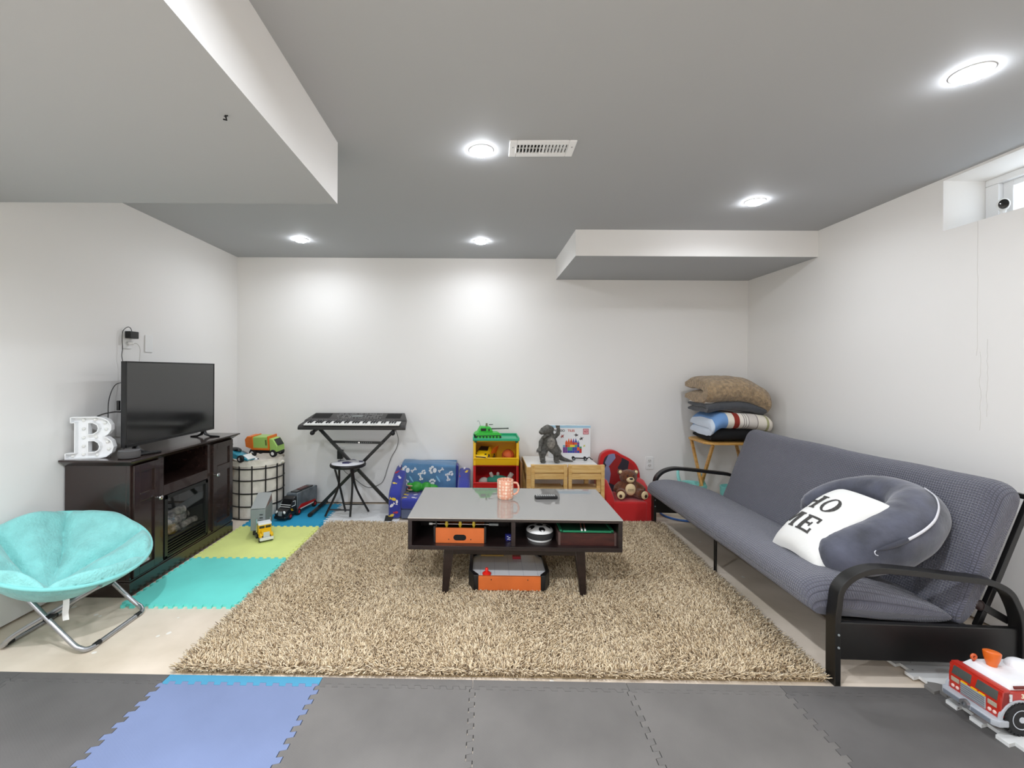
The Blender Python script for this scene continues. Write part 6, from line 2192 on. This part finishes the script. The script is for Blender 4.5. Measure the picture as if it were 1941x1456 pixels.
# HOME cushion
hc = thing('home_cushion', 'white throw cushion lettered HOME leaning on the grey nursing pillow', 'cushion', (0, 0, 0))
rv = Vector((0.05, -0.995, -0.03)).normalized()
uv_ = Vector((0.80, 0.10, 0.59))
uv_ = (uv_ - rv * uv_.dot(rv)).normalized()
nv_ = rv.cross(uv_)
ctr = Vector((1.640, 2.125, 0.515))
HW, HH = 0.155, 0.232


def cush(a, b, side):
    """a, b in -1..1"""
    pin = 1 - 0.10 * (1 - b * b) * a * a
    pin2 = 1 - 0.08 * (1 - a * a) * b * b
    t = max(0.0, (1 - a ** 4) * (1 - b ** 4)) ** 0.55 * 0.062
    w_ = 0.006 * noise.noise(Vector((a * 2.2, b * 3.1, side * 3.0))) * (1 - max(abs(a), abs(b)) ** 6)
    bend = -0.035 * a * a - 0.02 * b * b
    return ctr + rv * (a * HW * pin) + uv_ * (b * HH * pin2) + nv_ * (side * (t + w_) + bend + 0.03)


mb = MB()
mb.grid(lambda u, v: cush(2 * u - 1, 2 * v - 1, 1), 32, 40)
mb.build('front_cover', mat('white_canvas', (236, 235, 231), 0.85, bump=(40, 0.15, 0.006)), hc, ang=80)
mb = MB()
mb.grid(lambda u, v: cush(2 * u - 1, 2 * v - 1, -1), 24, 30)
mb.build('back_cover', mat('charcoal_sherpa', (62, 62, 66), 0.95, bump=(120, 1.0, 0.012)), hc, ang=80)
M_INK = mat('charcoal_letters', (70, 68, 66), 0.85, noise_=(160, 0.35))


def letter(strokes, a0, b0, wa, hb):
    """strokes: quads in a unit box mapped onto the cushion front"""
    mb = MB()
    for q in strokes:
        q = [Vector(p) for p in q]
        n = 8

        def fn(u, v):
            p = (q[0] * (1 - u) + q[1] * u) * (1 - v) + (q[3] * (1 - u) + q[2] * u) * v
            return cush(a0 + wa * p.x, b0 + hb * p.y, 1) + nv_ * 0.0016
        mb.grid(fn, n, n)
    mb.build('letter', M_INK, hc, ang=80)


def rq(x0, x1, y0, y1):
    return [(x0, y0), (x1, y0), (x1, y1), (x0, y1)]


letter([rq(0.08, 0.32, 0, 1), rq(0.68, 0.92, 0, 1), rq(0.3, 0.7, 0.43, 0.57), rq(0, 0.4, 0, 0.09), rq(0.6, 1, 0, 0.09), rq(0, 0.4, 0.91, 1), rq(0.6, 1, 0.91, 1)], -0.84, 0.00, 0.62, 0.42)
ring = []
for k in range(16):
    a0, a1 = 2 * PI * k / 16, 2 * PI * (k + 1) / 16

    def pt_(a, rx, ry):
        return (0.5 + rx * math.cos(a), 0.5 + ry * math.sin(a))
    ring.append([pt_(a0, 0.26, 0.42), pt_(a0, 0.5, 0.5), pt_(a1, 0.5, 0.5), pt_(a1, 0.26, 0.42)])
letter(ring, -0.12, 0.00, 0.50, 0.42)
letter([rq(0.06, 0.26, 0, 1), rq(0.74, 0.94, 0, 1), [(0.2, 1), (0.40, 1), (0.58, 0.25), (0.42, 0.25)], [(0.6, 1), (0.8, 1), (0.58, 0.25), (0.42, 0.25)], rq(0, 0.32, 0, 0.09), rq(0.68, 1, 0, 0.09), rq(0, 0.3, 0.91, 1), rq(0.7, 1, 0.91, 1)], -0.88, -0.58, 0.66, 0.42)
letter([rq(0.08, 0.36, 0, 1), rq(0.3, 0.95, 0, 0.12), rq(0.3, 0.95, 0.88, 1), rq(0.3, 0.72, 0.44, 0.56), rq(0.83, 0.95, 0, 0.30), rq(0.83, 0.95, 0.70, 1), rq(0.62, 0.72, 0.36, 0.64), rq(0, 0.2, 0, 0.09), rq(0, 0.2, 0.91, 1)], -0.12, -0.58, 0.52, 0.42)

# ------------------------------------------------------------------ tray table with folded blankets
ty = thing('tray_table', 'folding oak tray table in the far right corner under the blankets', 'table', (2.09, 3.895, 0.0005))
tx, tyy = 0.235, 0.20
ZTY = 0.655
poly = [(-tx, -tyy + 0.06), (-tx + 0.05, -tyy), (tx - 0.05, -tyy), (tx, -tyy + 0.06), (tx, tyy - 0.06), (tx - 0.05, tyy), (-tx + 0.05, tyy), (-tx, tyy - 0.06)]
MB().prism(poly, ZTY - 0.018, ZTY).build('tray_top', M_OAK, ty, bev=0.004)
for sx in (-1, 1):
    x = sx * 0.185
    MB().bar([(x - 0.010 * sx, -tyy + 0.03, ZTY - 0.02), (x - 0.010 * sx, tyy - 0.04, 0.0)], (1, 0, 0), 0.009, 0.014).build('leg', M_OAK, ty, bev=0.002)
    MB().bar([(x + 0.010 * sx, tyy - 0.03, ZTY - 0.02), (x + 0.010 * sx, -tyy + 0.04, 0.0)], (1, 0, 0), 0.009, 0.014).build('leg', M_OAK, ty, bev=0.002)
for yy in (-tyy + 0.06, tyy - 0.06):
    MB().box(-0.18, 0.18, yy - 0.008, yy + 0.008, 0.08, 0.10).build('stretcher', M_OAK, ty, bev=0.002)


def blanket(name, label, m, path, th, x0, x1, zf, loc, nx=36, wob=0.006, seed=0.0, cat='blanket', xe=0.03):
    t = thing(name, label, cat, loc)
    P = smoothpath([(0, a, b) for a, b in path], 6)
    n = len(P)
    rings = []
    for i in range(nx + 1):
        u = 0.5 - 0.5 * math.cos(PI * i / nx)
        x = x0 + (x1 - x0) * u
        e = min(u, 1 - u) * (x1 - x0) / xe
        sc = math.sqrt(max(0.05, 1 - (1 - min(1, e)) ** 2))
        L, R = [], []
        for k in range(n):
            tg = (P[min(k + 1, n - 1)] - P[max(k - 1, 0)]).normalized()
            nn = Vector((0, -tg.z, tg.y))
            tt = th / 2 * (0.45 + 0.55 * min(1, min(k, n - 1 - k) / 3)) * (0.60 + 0.40 * sc)
            w_ = wob * noise.noise(Vector((x * 9 + seed, k * 0.35, seed)))
            bs = P[k] + Vector((x, 0, zf(u) + w_))
            L.append(bs + nn * tt)
            R.append(bs - nn * tt)
        rings.append(L + R[::-1])
    mb = MB()
    mb.rings(rings)
    mb.build('folded_cloth', m, t, ang=80)
    return t


def ramp_x(m, stops, length):
    nt = m.node_tree
    tc = nt.nodes.new('ShaderNodeTexCoord')
    sp = nt.nodes.new('ShaderNodeSeparateXYZ')
    dv = nt.nodes.new('ShaderNodeMath')
    dv.operation = 'DIVIDE'
    dv.inputs[1].default_value = length
    rp = nt.nodes.new('ShaderNodeValToRGB')
    rp.color_ramp.interpolation = 'CONSTANT'
    rp.color_ramp.elements[0].color = lin(stops[0][1])
    rp.color_ramp.elements[1].position = stops[1][0]
    rp.color_ramp.elements[1].color = lin(stops[1][1])
    for p, c in stops[2:]:
        e = rp.color_ramp.elements.new(p)
        e.color = lin(c)
    nt.links.new(tc.outputs['Object'], sp.inputs[0])
    nt.links.new(sp.outputs[0], dv.inputs[0])
    nt.links.new(dv.outputs[0], rp.inputs[0])
    nt.links.new(rp.outputs[0], nt.nodes['Principled BSDF'].inputs['Base Color'])


zt = ZTY + 0.0012
blanket('folded_blanket', 'black folded blanket at the bottom of the stack on the tray table', mat('black_fleece', (14, 14, 15), 0.95), [(0.33, 0.026), (0.12, 0.026), (0.035, 0.030), (0.020, 0.050), (0.04, 0.074), (0.12, 0.078), (0.33, 0.078)], 0.050, 0.06, 0.50, lambda u: 0.004 + 0.014 * math.sin(PI * u), (1.84, 3.715, zt))
stops = [(0.0, (206, 216, 228)), (0.02, (112, 152, 202)), (0.14, (232, 224, 208)), (0.20, (142, 44, 30)), (0.248, (234, 226, 214)), (0.285, (140, 130, 124)), (0.292, (232, 226, 216)), (0.305, (150, 140, 134)), (0.312, (232, 226, 216)), (0.328, (150, 140, 134)), (0.336, (212, 204, 196)), (0.41, (130, 120, 116)), (0.418, (228, 220, 206)), (0.497, (168, 166, 122)), (0.52, (228, 220, 206)), (0.565, (168, 160, 128)), (0.58, (232, 224, 210))]
M_STR = mat('striped_cotton', (230, 225, 215), 0.9, bump=(40, 0.2, 0.006))
# ramp is laid over the cloth width
ramp_x(M_STR, [(p * 1.66 if p * 1.66 < 1 else 0.99, c) for p, c in stops], 0.53)
blanket('folded_blanket', 'blue, red and cream striped blanket in the stack on the tray table', M_STR, [(0.36, 0.030), (0.10, 0.030), (0.02, 0.036), (-0.004, 0.062), (0.02, 0.092), (0.10, 0.098), (0.36, 0.098)], 0.066, 0.0, 0.49, lambda u: -0.072 * max(0, 1 - u / 0.20) ** 1.6 - 0.03 * u ** 4, (1.885, 3.705, zt + 0.115), seed=2.0)
blanket('folded_blanket', 'dark grey quilted blanket between the striped and the brown blankets', mat('charcoal_quilt', (74, 76, 80), 0.9, sheen=0.2, bump=(14, 0.5, 0.02)), [(0.36, 0.022), (0.10, 0.022), (0.03, 0.026), (0.012, 0.042), (0.03, 0.060), (0.10, 0.064), (0.36, 0.064)], 0.042, 0.0, 0.48, lambda u: 0.018 * math.sin(PI * u) - 0.012 * max(0, 1 - u / 0.2) - 0.028 * u ** 3, (1.865, 3.71, zt + 0.247), wob=0.012, seed=4.0)
blanket('folded_blanket', 'small white folded cloth peeking out left under the brown blanket', mat('white_fleece', (224, 218, 210), 0.95), [(0.30, 0.012), (0.05, 0.012), (0.01, 0.020), (0.03, 0.036), (0.30, 0.036)], 0.020, 0.0, 0.14, lambda u: 0.0, (1.86, 3.735, zt + 0.312), nx=12, seed=6.0)
blanket('folded_blanket', 'fluffy tan brown blanket on top of the stack on the tray table', mat('tan_sherpa', (172, 146, 112), 0.95, sheen=0.3, noise_=(40, 0.22), bump=(75, 1.0, 0.02)), [(0.36, 0.045), (0.12, 0.040), (0.03, 0.046), (-0.012, 0.078), (0.005, 0.125), (0.08, 0.152), (0.20, 0.158), (0.36, 0.150)], 0.104, 0.0, 0.52, lambda u: 0.016 * math.sin(PI * min(1, u * 1.2)) - 0.085 * max(0, (u - 0.55) / 0.45) ** 2, (1.845, 3.725, zt + 0.322), wob=0.010, seed=8.0, xe=0.06)

# ------------------------------------------------------------------ things behind the futon's far end
ts = thing('toddler_tub', 'turquoise plastic toddler tub with two horns behind the far end of the futon', 'tub', (1.845, 3.93, 0.0005))
M_TQ = mat('turquoise_plastic', (140, 214, 206), 0.4)
mb = MB()
mb.lathe([(0.075, 0.0), (0.095, 0.02), (0.105, 0.20), (0.115, 0.255), (0.108, 0.27), (0.085, 0.262), (0.07, 0.22), (0.06, 0.05), (0.002, 0.04)], seg=28, cap=False)
mb.build('bowl', M_TQ, ts)
MB().tube(smoothpath([(-0.105, 0.0, 0.25), (-0.112, 0.03, 0.33), (-0.10, 0.06, 0.40)], 6), [0.018, 0.017, 0.016, 0.015, 0.015, 0.014, 0.013, 0.013, 0.012, 0.011, 0.010, 0.009, 0.006], 10, flat=0.5).build('back_horn', M_TQ, ts)
MB().tube(smoothpath([(0.105, 0.0, 0.25), (0.085, 0.03, 0.33), (0.06, 0.05, 0.385)], 6), [0.018, 0.017, 0.016, 0.015, 0.015, 0.014, 0.013, 0.013, 0.012, 0.011, 0.010, 0.009, 0.006], 10, flat=0.5).build('back_horn', M_TQ, ts)
hp = thing('plastic_hoop', 'blue plastic hoop lying on the floor under the futon far end', 'hoop', (1.755, 3.905, 0.0005))
MB().tube([(0.185 * math.cos(2 * PI * k / 40), 0.185 * math.sin(2 * PI * k / 40), 0.009) for k in range(40)], 0.0085, 8, closed=True).build('ring', mat('hoop_blue', (58, 112, 190), 0.4), hp)
wt = thing('toy_crate', 'low wooden toy crate behind the far futon leg', 'crate', (1.555, 4.09, 0.0005))
MB().box(-0.10, 0.10, -0.006, 0.006, 0.0, 0.085).build('front_board', M_OAK, wt, bev=0.002).location = (0, -0.07, 0)
MB().box(-0.10, 0.10, -0.006, 0.006, 0.0, 0.085).build('rear_board', M_OAK, wt, bev=0.002).location = (0, 0.07, 0)
for sx in (-1, 1):
    MB().box(sx * 0.094 - 0.006, sx * 0.094 + 0.006, -0.064, 0.064, 0.0, 0.085).build('end_board', M_OAK, wt, bev=0.002)
MB().box(-0.088, 0.088, -0.064, 0.064, 0.001, 0.010).build('bottom', M_OAK, wt)
bq = thing('toy_basin', 'turquoise toy basin beside the tray table behind the futon', 'basin', (2.115, 3.80, 0.0005))
MB().lathe([(0.05, 0.0), (0.072, 0.01), (0.088, 0.20), (0.092, 0.275), (0.086, 0.277), (0.078, 0.20), (0.06, 0.02), (0.002, 0.016)], seg=24, cap=False).build('tub', M_TQ, bq)
wb = thing('toy_ball', 'small white toy ball in the turquoise basin', 'ball', (2.09, 3.775, 0.276))
MB().ell((0, 0, 0.0), 0.028, 16, 10).build('ball', M_WHITE, wb)
wb.location.z = 0.268

# ------------------------------------------------------------------ fire truck
ft = thing('toy_fire_truck', 'big red toy fire truck with white roof on the pebble mat', 'toy truck', (1.745, 1.595, 0.0252), math.radians(1.5))
ft.scale = (0.95, 0.94, 0.94)
# local: front faces -x, +x runs to the rear, y -0.09..0.09
M_FRED = mat('fire_red', (184, 38, 22), 0.3, coat=0.4)
M_ROOF = mat('roof_white', (236, 236, 238), 0.35)
M_LGR = mat('light_grey_plastic', (178, 182, 188), 0.4)
HWf = 0.088
MB().prism([(0.0, 0.048), (0.012, 0.034), (0.42, 0.034), (0.42, 0.150), (0.004, 0.150)], -HWf + 0.02, HWf - 0.02, 'y').build('chassis', M_FRED, ft, bev=0.003)
for sy in (-1, 1):
    ys_ = sorted((sy * HWf, sy * (HWf - 0.012)))
    pts = [(0.0, 0.048), (0.006, 0.044)]
    arc_ = [(0.062 + 0.066 * math.cos(PI - PI * k / 12), 0.052 + 0.066 * math.sin(PI - PI * k / 12)) for k in range(13)]
    pl_ = [(-0.004, 0.048)] + arc_ + [(0.25, 0.05), (0.25, 0.052)]
    arc2 = [(0.32 + 0.066 * math.cos(PI - PI * k / 12), 0.052 + 0.066 * math.sin(PI - PI * k / 12)) for k in range(13)]
    pl_ += arc2 + [(0.42, 0.05), (0.42, 0.150), (0.0, 0.150)]
    MB().prism(pl_, ys_[0], ys_[1], 'y').build('side_wall', M_FRED, ft, smooth=False)
    for cx in (0.062, 0.32):
        a_ = [(cx + 0.075 * math.cos(PI * k / 12), 0.052 + 0.073 * math.sin(PI * k / 12)) for k in range(13)]
        b_ = [(cx + 0.065 * math.cos(PI * k / 12), 0.052 + 0.064 * math.sin(PI * k / 12)) for k in range(12, -1, -1)]
        MB().prism(a_ + b_, sy * HWf - 0.004, sy * HWf + 0.006, 'y').build('fender', M_LGR, ft, bev=0.0015)
        R = Matrix.Rotation(PI / 2, 3, 'X')
        wh = MB()
        c = (cx, sy * (HWf - 0.014), 0.059)
        wh.lathe([(0.034, -0.022), (0.050, -0.023), (0.056, -0.016), (0.056, 0.016), (0.050, 0.023), (0.034, 0.022)], c, 32, rot=R)
        for k in range(26):
            a = 2 * PI * k / 26
            for s2 in (-1, 1):
                a2 = a + (0.12 if s2 > 0 else 0)
                T_ = Matrix.Translation(Vector(c)) @ Matrix.Rotation(a2, 4, 'Y') @ Matrix.Translation((0.057, 0, 0))
                wh.box(-0.004, 0.003, 0.001 if s2 > 0 else -0.020, 0.020 if s2 > 0 else -0.001, -0.0042, 0.0042, R=T_)
        wo_ = wh.build('wheel', M_RUBBER, ft)
        hb = MB()
        hb.lathe([(0.002, -0.0225), (0.010, -0.0235), (0.012, -0.019), (0.028, -0.020), (0.034, -0.0235), (0.036, -0.02), (0.036, 0.02), (0.034, 0.0235), (0.028, 0.020), (0.012, 0.019), (0.010, 0.0235), (0.002, 0.0225)], c, 28, rot=R)
        hb.build('hub', mat('hub_grey', (196, 200, 206), 0.35), wo_)
# cab front face
MB().prism([(-0.006, 0.05), (0.03, 0.05), (0.03, 0.155), (0.004, 0.155), (-0.006, 0.112)], -HWf, HWf, 'y').build('cab_front', M_FRED, ft, bev=0.004)
for (y0, y1) in ((-0.076, -0.006), (0.010, 0.076)):
    MB().hexa([(-0.0075, y0, 0.115), (-0.0045, y0, 0.115), (-0.0045, y1, 0.115), (-0.0075, y1, 0.115), (0.0005, y0 + 0.002, 0.146), (0.0035, y0 + 0.002, 0.146), (0.0035, y1 - 0.002, 0.146), (0.0005, y1 - 0.002, 0.146)]).build('windshield', mat('window_grey', (76, 78, 74), 0.3), ft, bev=0.001)
gr = MB().box(-0.0095, -0.005, -0.042, 0.042, 0.060, 0.104).build('grille', mat('grille_grey', (168, 172, 174), 0.35), ft, bev=0.001)
for k in range(5):
    MB().box(-0.0115, -0.009, -0.040, 0.040, 0.064 + k * 0.008, 0.0675 + k * 0.008).build('grille_bar', mat('bar_grey', (120, 124, 130), 0.35), gr)
for k in (-0.03, -0.004, 0.03):
    MB().box(-0.011, -0.006, k - 0.010, k + 0.010, 0.1045, 0.1085).build('amber_light', M_YEL, gr)
for sy in (-1, 1):
    MB().box(-0.0085, -0.005, sy * 0.062 - 0.014, sy * 0.062 + 0.014, 0.088, 0.104).build('lamp_panel', mat('lamp_beige', (176, 166, 146), 0.35), ft, bev=0.001)
    for k in (-1, 1):
        MB().ell((-0.007, sy * 0.062 + k * 0.008, 0.070), (0.004, 0.0065, 0.0065), 12, 8).build('headlight', mat('headlight_pink', (232, 196, 186), 0.25), ft)
# bumper with winch
MB().prism([(-0.034, -0.084), (-0.020, -0.098), (0.014, -0.098), (0.014, 0.098), (-0.020, 0.098), (-0.034, 0.084)], 0.034, 0.056).build('bumper', M_LGR, ft, bev=0.003)
for sy in (-1, 1):
    MB().box(-0.0362, -0.033, min(sy * 0.018, sy * 0.08), max(sy * 0.018, sy * 0.08), 0.038, 0.052).build('bumper_recess', mat('recess_grey', (120, 126, 136), 0.45), ft, bev=0.001)
R = Matrix.Rotation(PI / 2, 3, 'Y')
MB().lathe([(0.006, -0.006), (0.015, -0.006), (0.0155, 0.006), (0.006, 0.006)], (-0.038, 0.0, 0.05), 20, rot=R, cap=False).build('winch_ring', M_STEEL, ft)
# roof and side details
MB().hexa([(0.030, -0.080, 0.150), (0.42, -0.080, 0.150), (0.42, 0.080, 0.150), (0.030, 0.080, 0.150), (0.050, -0.072, 0.178), (0.42, -0.072, 0.172), (0.42, 0.062, 0.172), (0.050, 0.062, 0.178)]).build('roof', M_ROOF, ft, bev=0.006)
MB().box(0.003, 0.032, -HWf, HWf, 0.150, 0.158).build('brow', M_FRED, ft, bev=0.003)
MB().box(0.052, 0.098, -0.0815, -0.070, 0.157, 0.166).build('roof_slot', mat('slot_red', (110, 28, 20), 0.4), ft, bev=0.001)
MB().box(0.022, 0.034, -HWf - 0.003, -HWf + 0.002, 0.118, 0.146).build('door_handle', M_CHROME, ft, bev=0.002)
SB = basis((0.078, -HWf - 0.0008, 0.137), (1, 0, 0), (0, 0, 1), (0, -1, 0))
text('number', '33', 0.021, mat('number_cream', (240, 226, 200), 0.4), ft, SB, 0.0008, 0.0008)
MB().box(0.092, 0.16, -HWf - 0.0012, -HWf + 0.001, 0.124, 0.129).build('yellow_stripe', M_YEL, ft)
MB().tube(smoothpath([(0.088, 0.02, 0.172), (0.09, 0.022, 0.195), (0.093, 0.024, 0.222), (0.094, 0.025, 0.232)], 4), [0.014, 0.015, 0.016, 0.018, 0.020, 0.022, 0.0235, 0.025, 0.0255, 0.0255, 0.023, 0.019, 0.010], 16).build('beacon_handle', mat('beacon_orange', (222, 104, 30), 0.3), ft)
MB().tube([(0.052 + 0.0085 * math.cos(2 * PI * k / 16), 0.050, 0.192 + 0.0085 * math.sin(2 * PI * k / 16)) for k in range(16)], 0.0045, 8, closed=True).build('orange_ring', mat('ring_orange', (206, 92, 44), 0.35), ft)
MB().cyl((0.052, 0.050, 0.168), (0.052, 0.050, 0.184), 0.004, seg=8).build('ring_post', mat('post_red', (150, 40, 28), 0.4), ft)
MB().ell((0.185, 0.01, 0.172), (0.042, 0.045, 0.034), 18, 10).build('roof_dome', M_ROOF, ft)
MB().box(0.125, 0.235, -0.055, 0.055, 0.168, 0.176).build('dome_base', M_LGR, ft, bev=0.002)
